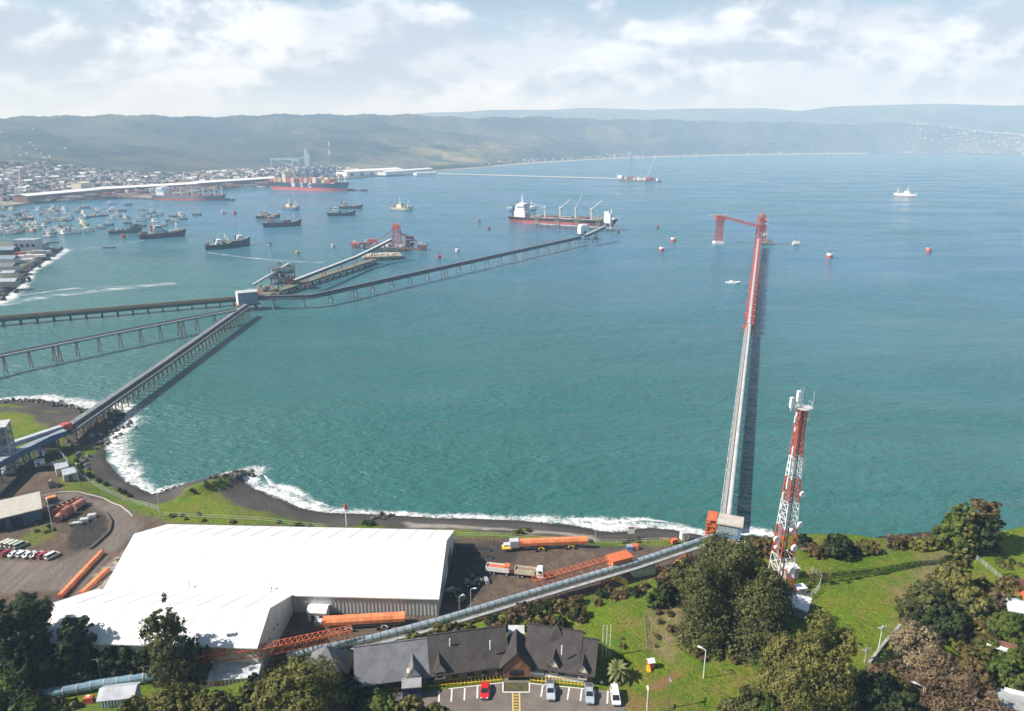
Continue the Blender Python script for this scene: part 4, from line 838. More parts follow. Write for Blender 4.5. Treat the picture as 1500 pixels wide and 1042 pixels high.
vessel((297, 367), (340, 364), 'stern_trawler', 'black stern trawler with white gantry, the left one of the rafted pair', black, black, deckg, white, -.02, B=15, D=6, extra=7)
vessel((322, 363.5), (365, 360.5), 'purse_seiner', 'navy fishing vessel with a tall white bridge, the right one of the rafted pair', navy, black, deckg, cleanw, .12, B=15, D=8, extra=5)
vessel((200, 351.5), (271, 346), 'old_trawler', 'long black old trawler with a rusty cluttered deck, anchored in front of the small boats', black, black, rust, lgrey, -.1, B=14, D=6.5, extra=9)
vessel((155, 344), (207, 340.5), 'laid_up_hulk', 'low dark grey hulk lying behind the long black old trawler', darkgreen, dgrey, dgrey, dgrey, .3, B=12, D=4.5, extra=8, gantry=False)
vessel((383, 334), (441, 331.5), 'coaster', 'dark navy coaster with a raised bow and pinkish house aft', navy, black, deckg, M('pink_house', (.5, .36, .34), .6, .2), -.28, B=14, D=7, extra=5)
vessel((373, 321), (410, 320), 'fishing_ship', 'grey fishing vessel with a cream house, just behind the navy coaster', dgrey, dgrey, wood, cream, -.12, B=13, D=5.5, extra=4)
vessel((478, 317), (521, 316), 'fishing_ship', 'dark blue fishing vessel with a white house aft, in the middle of the anchorage', navy, black, deckg, cleanw, -.22, B=12, D=6, extra=3, gantry=False)
vessel((495, 307), (531, 306), 'fishing_ship', 'fishing vessel with tall mast, cream house and purple-brown bow', M('purple_brown', (.13, .09, .10), .6, .2), dgrey, wood, cream, -.22, B=13, D=6, extra=4)
vessel((415, 307), (438, 309), 'fishing_ship', 'short fishing vessel with cream house and dark blue bow, left of the anchorage middle', M('blue_grey_hull', (.13, .17, .22), .6, .2), navy, wood, cream, -.15, B=12, D=5.5, extra=3)
vessel((572, 308), (605, 310), 'fishing_ship', 'pale greenish yellow fishing vessel underway, rightmost of the anchored fleet', M('pale_green_hull', (.40, .42, .30), .6, .2), dgrey, wood, M('yellow_cream', (.66, .62, .45), .6, .2), -.08, B=13, D=5.5, extra=3)
vessel((1312, 287), (1346, 289), 'survey_ship', 'white ship with a thin red waterline, alone under way on the open bay', cleanw, hullred, white, cleanw, .05, 'ship', B=14, D=6, extra=2)
vessel((744, 309.5), (787, 309), 'white_ferry', 'white ship with a dark blue funnel area, passing behind the stern of the bulk carrier', cleanw, navy, white, cleanw, -.05, 'ship', B=15, D=6.5, extra=2)
def small(name, hullm, deck, house, L_=11, B=3.6):
    t = thing(name, '', 'fishing boat'); hull_mb(L_, B, 1.5, .5, .55, .7, .08, 8).build('hull', [hullm, dgrey, deck], t); k = L_ / 11
    MB().box((-1.2 * k, 0, 2.7), (3.4 * k, B * .6, 2.6)).box((-1.2 * k, 0, 4.05), (3.9 * k, B * .7, .2)).box((.55 * k, 0, 3.2), (.08, B * .5, .8), 0, 1).build('wheelhouse', [house, glass], t)
    MB().bar((1.6 * k, 0, 1.4), (1.6 * k, 0, 6.2), .22).bar((1.6 * k, 0, 4.5), (-3.5 * k, 0, 5.2), .16).build('mast', white, t); MB().box((-4.2 * k, 0, 1.9), (1.8 * k, B * .6, 1.0)).build('net_heap', random.choice((rust, khaki, orangered)), t); return t
hb_ = M('boat_blue', (.10, .2, .36), .5, .2); hg = M('boat_green', (.12, .22, .18), .5, .2); ho = M('boat_orange', (.55, .18, .10), .5, .2); hc = M('boat_cream', (.55, .5, .38), .5, .2); hd = M('boat_dark', (.05, .06, .08), .5, .2)
kinds = {'white': small('white_fishing_boat', white, wood, white), 'blue': small('blue_fishing_boat', hb_, wood, white), 'green': small('green_fishing_boat', hg, wood, cream), 'orange': small('orange_fishing_boat', ho, wood, white), 'cream': small('cream_fishing_boat', hc, wood, white), 'dark': small('dark_fishing_boat', hd, deckg, lgrey)}
BT = [(57, 309), (70, 310.5), (95, 308), (79, 306), (65, 315), (72, 316), (80, 313.5), (84, 316.5), (92, 312), (97, 314), (103, 317), (103, 321.5), (75, 322), (81, 324), (92, 325), (97, 324.5), (113, 309.5), (115, 312), (123, 314), (125, 305), (142, 309.5), (147, 312), (150, 317), (154, 316), (166, 309), (180, 310), (172, 316), (165, 321.5), (185, 321), (187, 328), (160, 330.5), (149, 335.5), (126, 320.5), (128, 319), (119, 324.5), (122, 329), (125, 332), (126, 336), (131, 340), (132, 338.5), (111, 342), (94, 343.5), (97, 337), (96, 333), (83, 337), (75, 338), (74, 344), (73, 347), (65, 332), (68, 327.5), (55, 336.5), (48, 340), (46, 338), (35, 332), (28, 340), (24, 342.5), (20, 336), (21, 339), (12, 340), (4, 343), (8, 332), (2, 333.5), (14, 321), (20, 319), (26, 316), (33, 313), (37, 311), (6, 318), (11, 326), (3, 324), (28, 327), (35, 324), (41, 321), (45, 328), (50, 331), (54, 329), (43, 333), (222, 311), (223, 314), (234, 315), (209, 316.5), (226, 319), (219, 322), (206, 325), (208, 332), (226, 326), (240, 331), (254, 318), (265, 317), (268, 322), (250, 325), (256, 326), (289, 316), (328, 312), (163, 300), (188, 301), (165, 310), (208, 309), (18, 309), (182, 318), (15, 331), (6, 308), (102, 337), (40, 316), (22, 323), (16, 344), (140, 318), (88, 340)]
pal = ['white', 'white', 'cream', 'white', 'blue', 'green', 'white', 'orange', 'dark', 'cream', 'white', 'blue', 'green', 'white', 'dark']; fleet = {k: [] for k in kinds}; used_k = set()
for i, (px, py) in enumerate(BT):
    k = pal[(i * 5 + i // 7) % len(pal)]; p = P(px, py); a = random.gauss(.25, .35); sc = random.uniform(1.15, 1.75)
    o = kinds[k] if k not in used_k else dup(kinds[k], p, a, None, sc)
    if k not in used_k: o.location = p; o.rotation_euler.z = a; o.scale = (sc,) * 3; used_k.add(k)
    o['group'] = 'small fishing boats moored in the harbour'; fleet[k].append(o)
for k, os_ in fleet.items():
    hn = {'white': 'white', 'blue': 'blue', 'green': 'green', 'orange': 'orange', 'cream': 'cream', 'dark': 'black'}[k]
    rank(os_, 'small ' + hn + '-hulled fishing boat, {} from the left among the ' + hn + ' ones in the harbour')
def blue_seiner(px0, py0, px1, py1, lab, hm): return vessel((px0, py0), (px1, py1), 'fishing_ship', lab, hm, black, wood, cream, -.2, B=9, D=4.5, extra=2)
blue_seiner(68, 311.5, 88, 312, 'dark teal fishing vessel larger than the small boats around it, upper left harbour', darkgreen); blue_seiner(26, 325, 48, 322, 'dark vessel at the edge of the crowded mooring at far left', dgrey)
t = thing('wreck', 'low dark half-sunken wreck with a short mast right of the rocky spit', 'wreck', P(160, 363), .1); hull_mb(16, 4, .9, .3, .3).build('hull', [black, black, dgrey], t); MB().bar((0, 0, .8), (0, 0, 5), .3).build('mast', dgrey, t)
t = thing('pontoon', 'long narrow dark pontoon floating off the rocky spit', 'pontoon', P(66, 357), math.atan2((P(77, 356) - P(55, 358)).y, (P(77, 356) - P(55, 358)).x)); MB().box((0, 0, .7), (32, 4, 1.6)).build('float', dgrey, t); MB().box((-8, 0, 2), (5, 2.4, 1)).build('hut', lgrey, t)
t = thing('workboat', 'low white open workboat lying left of the straight pier', 'workboat', P(1074, 415), -.05); hull_mb(15, 4.5, 1.2, .3, .3).build('hull', [cleanw, white, white], t); MB().box((-2, 0, 1.9), (3, 2.4, 1.4)).build('cabin', cleanw, t)
# buoys
def buoy(px, py, r, lab, low, top, drum=False):
    t = thing('mooring_buoy', lab, 'buoy', P(px, py))
    if drum: MB().tube((-r * 1.3, 0, .4 * r), (r * 1.3, 0, .4 * r), r, 12).build('drum', low, t, smooth=False); MB().box((0, 0, 1.35 * r), (r * 2.2, r * 1.1, r * .3)).build('top_deck', top, t)
    else: MB().tube((0, 0, -.6), (0, 0, r * .9), r, 14).build('float', low, t); MB().tube((0, 0, r * .9), (0, 0, r * 1.5), r * .96, 14).build('top_band', top, t)
    MB().tube((0, 0, r * 1.4), (0, 0, r * 2.2), r * .12, 6).box((0, 0, r * 2.2), (r * .4, r * .4, r * .3)).build('post', dgrey, t); return t
for a in ((986, 354, 3.6, 'red buoy with a broad white top, upper of the two left of the straight pier', red, white), (969, 368, 3.3, 'red and white round buoy, lower of the two left of the straight pier', red, white), (1215, 378, 3.6, 'red buoy with white band, right of the pale drum buoy', red, white), (1360, 369, 3.4, 'red buoy with a pink top, farthest right on the bay', red, M('pink_paint', (.6, .3, .28), .5, .2)), (963, 334, 2.6, 'small rusty buoy right of the bulk carrier', rust, rust), (873, 350, 2.8, 'red buoy with white top close behind the white conveyor tower', red, white), (905, 342, 2.6, 'dark buoy under the bow of the bulk carrier', dgrey, rust), (702, 325, 2.4, 'small dark red buoy, upper left of the bulk carrier stern', rust, red), (716, 336, 2.6, 'dark buoy with a red top left of the bulk carrier', dgrey, red), (670, 369, 2.6, 'pale grey buoy above the slender conveyor', lgrey, white), (643, 379, 2.6, 'dark red ball buoy close above the slender conveyor', rust, red), (581, 375, 2.0, 'small white float in front of the red loader', white, white), (344, 314, 3.6, 'bright red buoy left of the cream fishing vessel', red, red), (395, 360, 2.4, 'grey buoy to the right of the rafted pair', lgrey, dgrey), (436, 372, 2.4, 'yellowish buoy right of the rafted pair and lower than the grey one', khaki, yellow), (488, 362, 2.6, 'pale buoy between the rafted pair and the red loader', lgrey, cream), (181, 349, 3.2, 'flat red buoy in front of the low dark hulk', red, red)): buoy(*a)
buoy(1166, 359, 3.4, 'pale horizontal drum buoy just right of the pier head tower', M('pale_buoy', (.5, .48, .44), .6, .2), white, True)
# wakes
wk, nt, out = nodes('wake_foam'); uv = N(nt, 'ShaderNodeUVMap'); su = N(nt, 'ShaderNodeSeparateXYZ'); nt.links.new(uv.outputs[0], su.inputs[0]); geo = N(nt, 'ShaderNodeNewGeometry')
u = su.outputs['X']; bell = mth(nt, 'MULTIPLY', ramp(nt, u, 0, .45), mth(nt, 'SUBTRACT', 1.0, ramp(nt, u, .55, 1.0))); n1 = noise(nt, mapping(nt, geo.outputs['Position'], (.35, 1, 1)), .09, 6, .7, .5)
al = mth(nt, 'MULTIPLY', bell, mth(nt, 'MULTIPLY', ramp(nt, n1, .40, .66), .55)); d = N(nt, 'ShaderNodeBsdfDiffuse'); d.inputs[0].default_value = (.75, .8, .82, 1); tr = N(nt, 'ShaderNodeBsdfTransparent'); ms = N(nt, 'ShaderNodeMixShader')
nt.links.new(al, ms.inputs[0]); nt.links.new(tr.outputs[0], ms.inputs[1]); nt.links.new(d.outputs[0], ms.inputs[2]); nt.links.new(ms.outputs[0], out.inputs[0])
def wake(pl, w, lab): o = strip('wake', [P(*p).xy for p in pl][::1], lambda t, p: w, 0, .06, wk, 8); o['label'] = lab
wake([(-60, 462), (0, 452), (60, 440), (130, 431), (200, 424), (260, 418)], 26, 'pale foam streak across the water left of the grey box building')
wake([(-60, 444), (20, 436), (110, 424), (210, 421)], 12, 'thinner pale foam streak behind the broad one')
wake([(1080, 261), (1120, 268), (1190, 276), (1255, 282), (1312, 288)], 20, 'long pale wake trailing the white ship')
wake([(300, 371), (350, 378), (420, 384), (470, 386)], 10, 'faint foam line in front of the rafted pair')
wake([(105, 366), (160, 362), (215, 352)], 6, 'faint slick beside the low wreck')
# ------------------------------------------------------------------ far port, town, spit
def ter(px, py, z=6): return P(px, py, z)
def longroof(pa, pb, w, h, lab, roof=cleanw, wall=lgrey, z=5, name='warehouse', doors=0):
    a, b = P(*pa, z + h), P(*pb, z + h); d = b - a; l = d.length; rz = math.atan2(d.y, d.x); c = (a + b) / 2
    t = thing(name, lab, 'warehouse', (c.x, c.y, z), rz); n = Vector((0, w / 2))
    MB().box((0, w / 2, h / 2), (l, w, h)).build('wall', wall, t); MB().sweep([(-1, h + .3), (w / 2, h + w * .10), (w + 1, h + .3), (w + 1, h + 1.0), (w / 2, h + w * .10 + .8), (-1, h + 1.0)], -l / 2 - 1, l / 2 + 1).build('roof', roof, t)
    for i in range(doors): MB().box((-l / 2 + l * (i + .5) / doors, -.15, h * .35), (l / doors * .35, .3, h * .7)).build('door', dgrey, t)
    return t
longroof((40, 288), (146, 278.5), 40, 12, 'very long white-roofed warehouse with brown front, left third of the container terminal', wall=rust)
longroof((146, 278), (290, 270), 44, 12, 'very long white-roofed warehouse, middle of the container terminal', wall=rust)
longroof((290, 269), (404, 261.5), 46, 12, 'very long white-roofed warehouse, right end of the container terminal', wall=rust)
longroof((508, 252.5), (590, 248), 60, 16, 'white warehouse with a stepped roof right of the blue cranes', cleanw, white, doors=6)
longroof((565, 252.5), (634, 247.5), 40, 12, 'long thin white-roofed warehouse farthest right on the port quay', cleanw, white)
longroof((610, 254), (640, 252.8), 20, 8, 'low white shed on the outer quay near the long thin jetty', cleanw, white, 4)
longroof((118, 269), (133, 268), 30, 24, 'cream square block building behind the long warehouses', cream, cream, 5, 'block_building', 4)
stacks = []
for i in range(64):
    u = random.random(); px = 60 + 345 * u; py = 297 - 26 * (px - 40) / 365 + random.uniform(-2.2, 1.4); p = P(px, py, 5); k = random.randint(1, 4)
    t = thing('container_stack', '', 'containers', p, .25 + random.gauss(0, .03), 'container stacks on the quay'); stacks.append(t)
    for j in range(k): MB().box((0, 0, 2.6 * j + 1.3), (random.choice((12, 24, 36)), 7.5, 2.55)).build('container', random.choice(cc_), t)
rank(stacks, 'stack of weathered containers on the quay, {} from the left along the terminal')
def crane(px, py, h, lab, mat, boom, rz=.2, name='harbour_crane'):
    p = P(px, py, 4); t = thing(name, lab, 'crane', p, rz); m = MB()
    for a in (-6, 6):
        for b in (-6, 6): m.bar((a, b, 0), (a * .5, b * .5, h * .35), 1.4)
    m.build('leg', mat, t); MB().box((0, 0, h * .4), (10, 9, h * .12)).build('cabin', mat, t); MB().bar((0, 0, h * .4), (boom[0] * h, 0, boom[1] * h), 2.2, 2.2).bar((-2, 0, h * .46), (boom[0] * h * .8, 0, boom[1] * h * .9), .7).build('boom', mat, t); return t
crane(29, 293, 60, 'left one of two white harbour cranes, its boom leaning left', white, (-.45, 1.15)); crane(32, 292.5, 60, 'right one of two white harbour cranes, its boom nearly upright', white, (.12, 1.2))
# blue ship-to-shore cranes behind the container ship
def sts(px, py, lab, up):
    p = P(px, py, 4); t = thing('gantry_crane', lab, 'gantry crane', p, .1); m = MB()
    for a in (-11, 11):
        for b in (-13, 13): m.bar((a, b, 0), (a, b, 48), 2.4)
        m.bar((a, -13, 16), (a, 13, 16), 2).bar((a, -13, 46), (a, 13, 46), 2)
    m.bar((-11, 13, 16), (11, 13, 46), 1.3).bar((-11, -13, 16), (11, -13, 46), 1.3); m.build('portal', M('crane_blue', (.10, .17, .33), .5, .2) if 'crane_blue' not in bpy.data.materials else bpy.data.materials['crane_blue'], t); bm_ = bpy.data.materials['crane_blue']
    MB().bar((0, 40, 47), (0, -10, 47), 4, 3).bar((0, -12, 48), (0, -20 if up else -62, 105 if up else 48), 3.4, 2.4).build('boom', bm_, t); MB().bar((0, -13, 48), (0, -5, 72), 2).bar((0, -5, 72), (0, 38, 48), 1).build('apex', bm_, t); MB().box((0, 20, 51), (8, 12, 6)).build('machine_house', white, t)
sts(446, 271, 'left one of the blue gantry cranes behind the container ship', False); sts(458, 270, 'second of the blue gantry cranes behind the container ship', False); sts(471, 269, 'third of the blue gantry cranes behind the container ship', False); sts(487, 268, 'right one of the blue gantry cranes beyond the container ship bow', False)
p = P(449, 247, 6); t = thing('cement_plant', 'pale blue plant tower with a long sloping conveyor, behind the blue gantry cranes', 'industrial plant', p, .05); z2 = ZT(218, p.y) - 6; pb_ = M('pale_blue_sheet', (.42, .55, .64), .5, .2)
MB().box((2, 0, z2 / 2), (15, 18, z2), 0, 0, .9).box((12, 0, z2 * .38), (12, 18, z2 * .76)).build('tower', pb_, t); MB().box((-50, 0, 32), (34, 20, 34)).box((-100, 0, 44), (110, 12, 10)).build('hopper', pb_, t); MB().box((-50, -11, 26), (16, 2, 16)).build('opening', dgrey, t); MB().bar((-168, 0, 46), (-60, 0, 12), 8, 6).bar((-165, 0, 0), (-165, 0, 46), 5).bar((-30, 0, 46), (4, 0, 58), 8, 6).build('conveyor', pb_, t)
p = P(484, 243, 6); t = thing('chimney', 'tall thin chimney banded red and white, right of the pale blue plant tower', 'chimney', p); h_ = ZT(208, p.y) - 6
for k in range(6): MB().tube((0, 0, h_ * k / 6), (0, 0, h_ * (k + 1) / 6), 5.5 - k * .4, 12, 5.1 - k * .4).build('band', white if k in (0, 1, 3, 5) else red, t)
p = P(508, 241.5, 6); t = thing('ore_pile', 'pinkish conical stockpile right of the red and white chimney', 'stockpile', p); MB().tube((0, 0, 0), (0, 0, 22), 55, 16, 4).build('heap', M('pink_ore', (.42, .28, .22), .9, .2), t)
# long thin far jetty with crane barges
a, b = P(612, 253.5, 5), P(950, 263, 5); d = b - a; rz = math.atan2(d.y, d.x); l = d.length
t = thing('far_jetty', 'very long thin pale jetty across the far bay, ending at two tall crawler cranes', 'jetty', a, rz); MB().box((l / 2, 0, 0), (l, 9, 2.2)).build('deck', M('pale_concrete', (.52, .5, .44), .8, .15), t)
for i in range(60): x = l * (i + .5) / 60; MB().bar((x, -3, -1), (x, -3, -7), 1.2).bar((x, 3, -1), (x, 3, -7), 1.2).build('pile_bent', concrete, t)
def crawler(px, py, top, lean, lab):
    p = P(px, py, 6); h = ZT(top, p.y) - 6; t = thing('crawler_crane', lab, 'crane', p, 0); MB().box((0, 0, 6), (12, 12, 9)).build('cab', orangered, t); MB().truss((0, 0, 9), (lean, 0, h), 3.2, 3.2, 14, .8).build('boom', M('boom_pale', (.6, .57, .57), .6, .1), t); MB().bar((-5, 0, 10), (lean, 0, h), .6).build('stay', grey, t)
crawler(925, 262, 228, -3, 'left one of two tall crawler cranes at the end of the far jetty'); crawler(948, 264, 232, 22, 'right one of two tall crawler cranes at the end of the far jetty, leaning right')
t = thing('work_barge', 'cluttered work barge with rusty sheds, at the end of the far jetty', 'barge', P(937, 266), rz - .05); MB().box((0, 0, 2), (150, 26, 5)).build('pontoon', dgrey, t)
for i in range(12): MB().box((-66 + i * 12, random.uniform(-8, 8), 8), (random.uniform(6, 11), 9, random.uniform(4, 14))).build('deck_shed', random.choice((rust, rust, cream, lgrey, white)), t)
t = thing('jetty_hut', 'small white hut on the far jetty, left of the crawler cranes', 'hut', P(908, 261, 6), rz); MB().box((0, 0, 5), (16, 9, 9)).build('wall', white, t); MB().box((0, 0, 9.9), (18, 10, .8)).build('roof', cleanw, t)
# the town: larger near houses singly, the rest as one mass
hm = [M('house_' + n, c_, .8, .15) for n, c_ in (('white', (.62, .6, .57)), ('cream', (.5, .45, .37)), ('pink', (.45, .34, .30)), ('grey', (.36, .36, .36)), ('rust', (.30, .21, .17)))]; rm = [M('roof_' + n, c_, .7, .2) for n, c_ in (('pale', (.6, .6, .6)), ('red', (.30, .17, .14)), ('grey', (.26, .27, .29)))]
protos = []
for i, w in enumerate(hm):
    t = thing('town_house', 'tiny %s house in the far town behind the port' % ('white cream pink grey rusty'.split()[i]), 'house', (0, 0, -500), 0, 'houses of the far town'); MB().box((0, 0, 3.5), (12, 10, 7)).build('wall', w, t); MB().sweep([(-5.6, 6.9), (0, 10), (5.6, 6.9), (5.6, 7.3), (0, 10.5), (-5.6, 7.3)], -6.5, 6.5).build('roof', rm[i % 3], t); protos.append(t)
import bisect
dg = bpy.context.evaluated_depsgraph_get(); dg.update(); hev = hills.evaluated_get(dg)
def hz_at(x, y):
    ok, loc, nr, _ = hev.ray_cast(Vector((x, y, 2000)), Vector((0, 0, -1))); return loc.z if ok else None
used = [0] * 5; spots = []
while len(spots) < 290:
    px = random.uniform(0, 430) if random.random() < .93 else random.uniform(430, 540); dc = dcoast(px); D = dc + 160 + 820 * random.random() ** .9; x, y = math.sin(azpx(px)) * D, math.cos(azpx(px)) * D; z = hz_at(x, y)
    if z is not None: spots.append((x, y, z))
for i, (x, y, z) in enumerate(spots):
    k = random.choice((0, 0, 0, 1, 2, 3, 4)); sc = (random.uniform(.8, 1.7), random.uniform(.8, 1.3), random.uniform(.7, 1.3)); rz = random.choice((.2, 1.77)) + random.gauss(0, .1)
    if used[k]: dup(protos[k], (x, y, z - .5), rz, None, sc)
    else: used[k] = 1; protos[k].location = (x, y, z - .5); protos[k].rotation_euler.z = rz; protos[k].scale = sc
def mass(name, lab, gen, n, mats):
    m = MB()
    while len(m.f) < n * 6:
        x, y, D = gen(); z = hz_at(x, y)
        if z is None or z < 1: continue
        a = random.random(); w = random.uniform(7, 13) * max(1, D / 4500); m.box((x, y, z + 3.5), (w, w * .7, 7.5 if random.random() < .93 else 16), random.random() * 3, random.randrange(len(mats)))
    o = m.build(name, mats); o['kind'] = 'stuff'; o['label'] = lab
def g1():
    px = random.uniform(-40, 520); D = dcoast(px) + 120 + 950 * random.random(); return math.sin(azpx(px)) * D, math.cos(azpx(px)) * D, D
def g2():
    px = 1270 + 290 * random.random() ** .8; D = dcoast(px) + 90 + 480 * random.random(); return math.sin(azpx(px)) * D, math.cos(azpx(px)) * D, D
def g3():
    px = random.choice((random.gauss(75, 30), random.gauss(800, 60), random.gauss(1130, 70), random.gauss(890, 25))); D = dcoast(px) + (random.uniform(1500, 2400) if px < 300 else random.uniform(130, 420)); return math.sin(azpx(px)) * D, math.cos(azpx(px)) * D, D
bushm = M('far_tree_green', (.02, .032, .018), .9, .3)
mass('town_trees', 'dark tree clumps among the far houses', g1, 1300, [bushm])
mass('town', 'pale mass of far houses behind the port', g1, 1500, hm); mass('far_town', 'hazy pale town on the opposite shore at the right', g2, 1500, [hm[1], hm[3], hm[0]]); mass('coastal_hamlet', 'scattered pale houses along the far shore', g3, 130, hm[:2])
# rocky spit with sheds on the left
SP = [(-140, 470), (-60, 462), (0, 440), (22, 424), (40, 409), (44, 398), (60, 388), (76, 375), (92, 366.5), (84, 364.5), (62, 363), (30, 361), (0, 356), (-140, 352)]
spl = np.array([P(*p)[:2] for p in SP]); x0, y0 = spl.min(0); x1, y1 = spl.max(0); st = 4.0
ax_ = np.arange(x0 - 10, x1 + 10, st); ay_ = np.arange(y0 - 10, y1 + 10, st); U, V = np.meshgrid(ax_, ay_); sp_ = np.stack([U.ravel(), V.ravel()], 1); sd_ = sdf(sp_, spl)
zs = np.where(sd_ > 0, 4.5 * sst(sd_ / 9) + fbm(sp_, 12, 41) * .8 - .3, -2.5); n_, k_ = U.shape; q_ = np.arange(n_ * k_).reshape(n_, k_)
f_ = np.stack([q_[:-1, :-1], q_[:-1, 1:], q_[1:, 1:], q_[1:, :-1]], -1).reshape(-1, 4); f_ = f_[sd_[f_].max(1) > -8]
sm, nt, out = nodes('spit_ground'); geo = N(nt, 'ShaderNodeNewGeometry'); n1 = ramp(nt, noise(nt, geo.outputs['Position'], .03, 5, .7), .35, .65); n2 = ramp(nt, noise(nt, geo.outputs['Position'], .012, 3, .6), .5, .6); sx = N(nt, 'ShaderNodeSeparateXYZ'); nt.links.new(geo.outputs['Position'], sx.inputs[0])
c = mixc(nt, n1, (.10, .09, .08), (.20, .18, .15)); c = mixc(nt, mth(nt, 'MULTIPLY', n2, .7), c, (.09, .13, .04)); c = mixc(nt, mth(nt, 'SUBTRACT', 1.0, ramp(nt, sx.outputs['Z'], 2.5, 4.2)), c, (.05, .047, .045)); b = N(nt, 'ShaderNodeBsdfPrincipled', Roughness=.95); nt.links.new(c, b.inputs['Base Color']); nt.links.new(b.outputs[0], out.inputs[0])
me = bpy.data.meshes.new('spit'); me.from_pydata([(a, b_, c_) for (a, b_), c_ in zip(sp_, zs)], [], f_.tolist()); me.materials.append(sm); o = bpy.data.objects.new('spit', me); COL.objects.link(o); structure(o)
o = strip('surf', [Vector(p) for p in spl[:9]][::-1] if False else [Vector(p) for p in spl[1:10]], lambda t, p: 26 + 14 * math.sin(t * 9), 5, .12, foam_m, 6)
# its sea side lies to the right of the line, so turn the strip over
bpy.data.objects.remove(o); o = strip('surf', [Vector(p) for p in spl[1:10]][::-1], lambda t, p: 17 + 6 * math.sin(t * 9), 3, .12, foam_m, 6); o['label'] = 'white surf along the rocky spit at the left'
SPR = []
for p, d in along([Vector((*q, 1.0)) for q in spl[1:10]], 0, 3.2):
    o = bpy.data.objects['boulder'] if False else None; SPR.append((p + side(d) * random.gauss(-5, 4), random.uniform(1.2, 2.9)))
def spz(x, y): return 4.3
def shed(name, px, py, w, d, h, wall, roof, lab, rz=.15, z=4.3, flat=False, cat='shed', win=0):
    p = P(px, py, z); t = thing(name, lab, cat, (p.x, p.y, p.z - .2), rz); MB().box((0, d / 2, h / 2), (w, d, h)).build('wall', wall, t)
    if flat: MB().box((0, d / 2, h + .3), (w + 1, d + 1, .6)).build('roof', roof, t)
    else: MB().sweep([(-.6, h - .2), (d / 2, h + d * .18), (d + .6, h - .2), (d + .6, h + .3), (d / 2, h + d * .18 + .5), (-.6, h + .3)], -w / 2 - .6, w / 2 + .6).build('roof', roof, t)
    for i in range(win): MB().box((-w / 2 + w * (i + .5) / win, -.12, h * .55), (w / win * .55, .25, h * .28)).build('window', glass, t)
    return t
shed('harbour_block', 38, 369, 26, 18, 14, lgrey, M('block_roof', (.3, .33, .38), .7, .2), 'tall pale block building on the rocky spit', .15, 4.3, True, 'building', 4)
shed('spit_shed', -4, 400, 30, 16, 6, lgrey, slate, 'large grey-roofed shed in the middle of the rocky spit, at the left edge'); shed('spit_shed', 0, 421, 26, 11, 5, concrete, tin, 'tin-roofed shed nearest the rocks on the spit', .2); shed('spit_shed', 0, 374, 30, 16, 6, navy, tinblue, 'blue-grey roofed shed at the back of the spit', .1); shed('spit_shed', 55, 366, 18, 12, 6, sblue, tinblue, 'small blue shed right of the tall pale block building', .15); shed('spit_shed', 2, 388, 26, 14, 6, lgrey, tinblue, 'grey-blue roofed shed left of the green patch on the spit', .1); shed('spit_shed', 12, 409, 11, 9, 6, cream, tin, 'cream walled shed with a tin roof beside the large grey-roofed shed', .2)
for px, py, w, c_, lab in ((47, 377, 30, white, 'row of white crates stacked on the spit, nearest the rocks'), (24, 366, 16, cream, 'cream boxes piled on the spit left of the pale block'), (32, 384, 24, white, 'pale boxes in the middle of the spit'), (30, 374, 10, red, 'red box on the spit below the pale block'), (60, 371, 22, lgrey, 'grey crates near the point of the spit')):
    t = thing('crate_row', lab, 'crates', P(px, py, 4.3), .2)
    for j in range(4): MB().box((-w / 2 + w * (j + .5) / 4, random.uniform(-2, 2), 1.6), (w / 4 * .85, 6, random.uniform(2, 4))).build('crate', c_, t)
# ------------------------------------------------------------------ the yard, the hill and what stands there
zu = Vector((0, 0, 1))
roofw = M('white_membrane', (.76, .76, .76), .55, .06, .05, dirt=(.74, .74, .73), dirtamt=.25)
sheetw = M('grey_sheeting', (.62, .62, .61), .6, .12, .3, dirt=(.36, .34, .33), dirtamt=.4, streak=True)
seam = M('roof_seam', (.56, .56, .56), .6, .05)
t = thing('warehouse', 'huge white gabled warehouse with a lower white wing in front of its left half', 'warehouse', (-69, 194, 3.9), R(-2.3))
def gable_block(x0, x1, yc, hw, he, hr, wn, rn, front=None):
    f_ = front or hw; ef = hr - (hr - he) * f_ / hw
    MB().sweep([(yc - f_ + .3, 0), (yc + hw - .3, 0), (yc + hw - .3, he), (yc, hr - .25), (yc - f_ + .3, ef - .1)], x0 + .4, x1 - .4).build(wn, sheetw, t)
    r = MB().sweep([(yc - f_ - .3, ef - .1), (yc, hr), (yc + hw + .3, he - .1), (yc + hw + .3, he + .25), (yc, hr + .4), (yc - f_ - .3, ef + .25)], x0, x1).build(rn, roofw, t)
    m = MB(); n = int((x1 - x0) / 6.1)
    for i in range(1, n):
        x = x0 + (x1 - x0) * i / n
        m.bar((x, yc + hw + .3, he + .28), (x, yc, hr + .43), .16, .08); m.bar((x, yc - f_ - .3, ef + .28), (x, yc, hr + .43), .16, .08)
    m.build('roof_seam', seam, r); return r
gable_block(-49, 49, 0, 18.4, 5.9, 13.2, 'wall', 'roof'); gable_block(-51.5, 6.8, -34.6, 16.2, 5.9, 13.2, 'wing_wall', 'wing_roof', front=9.6)
m = MB()
for i in range(38): m.box((8 + 41 * i / 38., -18.25, 2.9), (.12, .14, 5.6))
m.build('wall_rib', lgrey, t)
MB().box((48.7, 7, 2.6), (.15, 7, 5)).build('end_door', dgrey, t); MB().box((48.72, -8, 2.2), (.15, 5, 4.2)).build('end_door', grey, t); MB().box((6.5, -39, 2), (.15, 4, 4)).build('wing_door', grey, t)
m = MB(); [m.box((6.48, -30 - 3 * i, 5 + i % 2), (.12, .7, .5)) for i in range(5)]; m.build('wing_vent', dgrey, t)
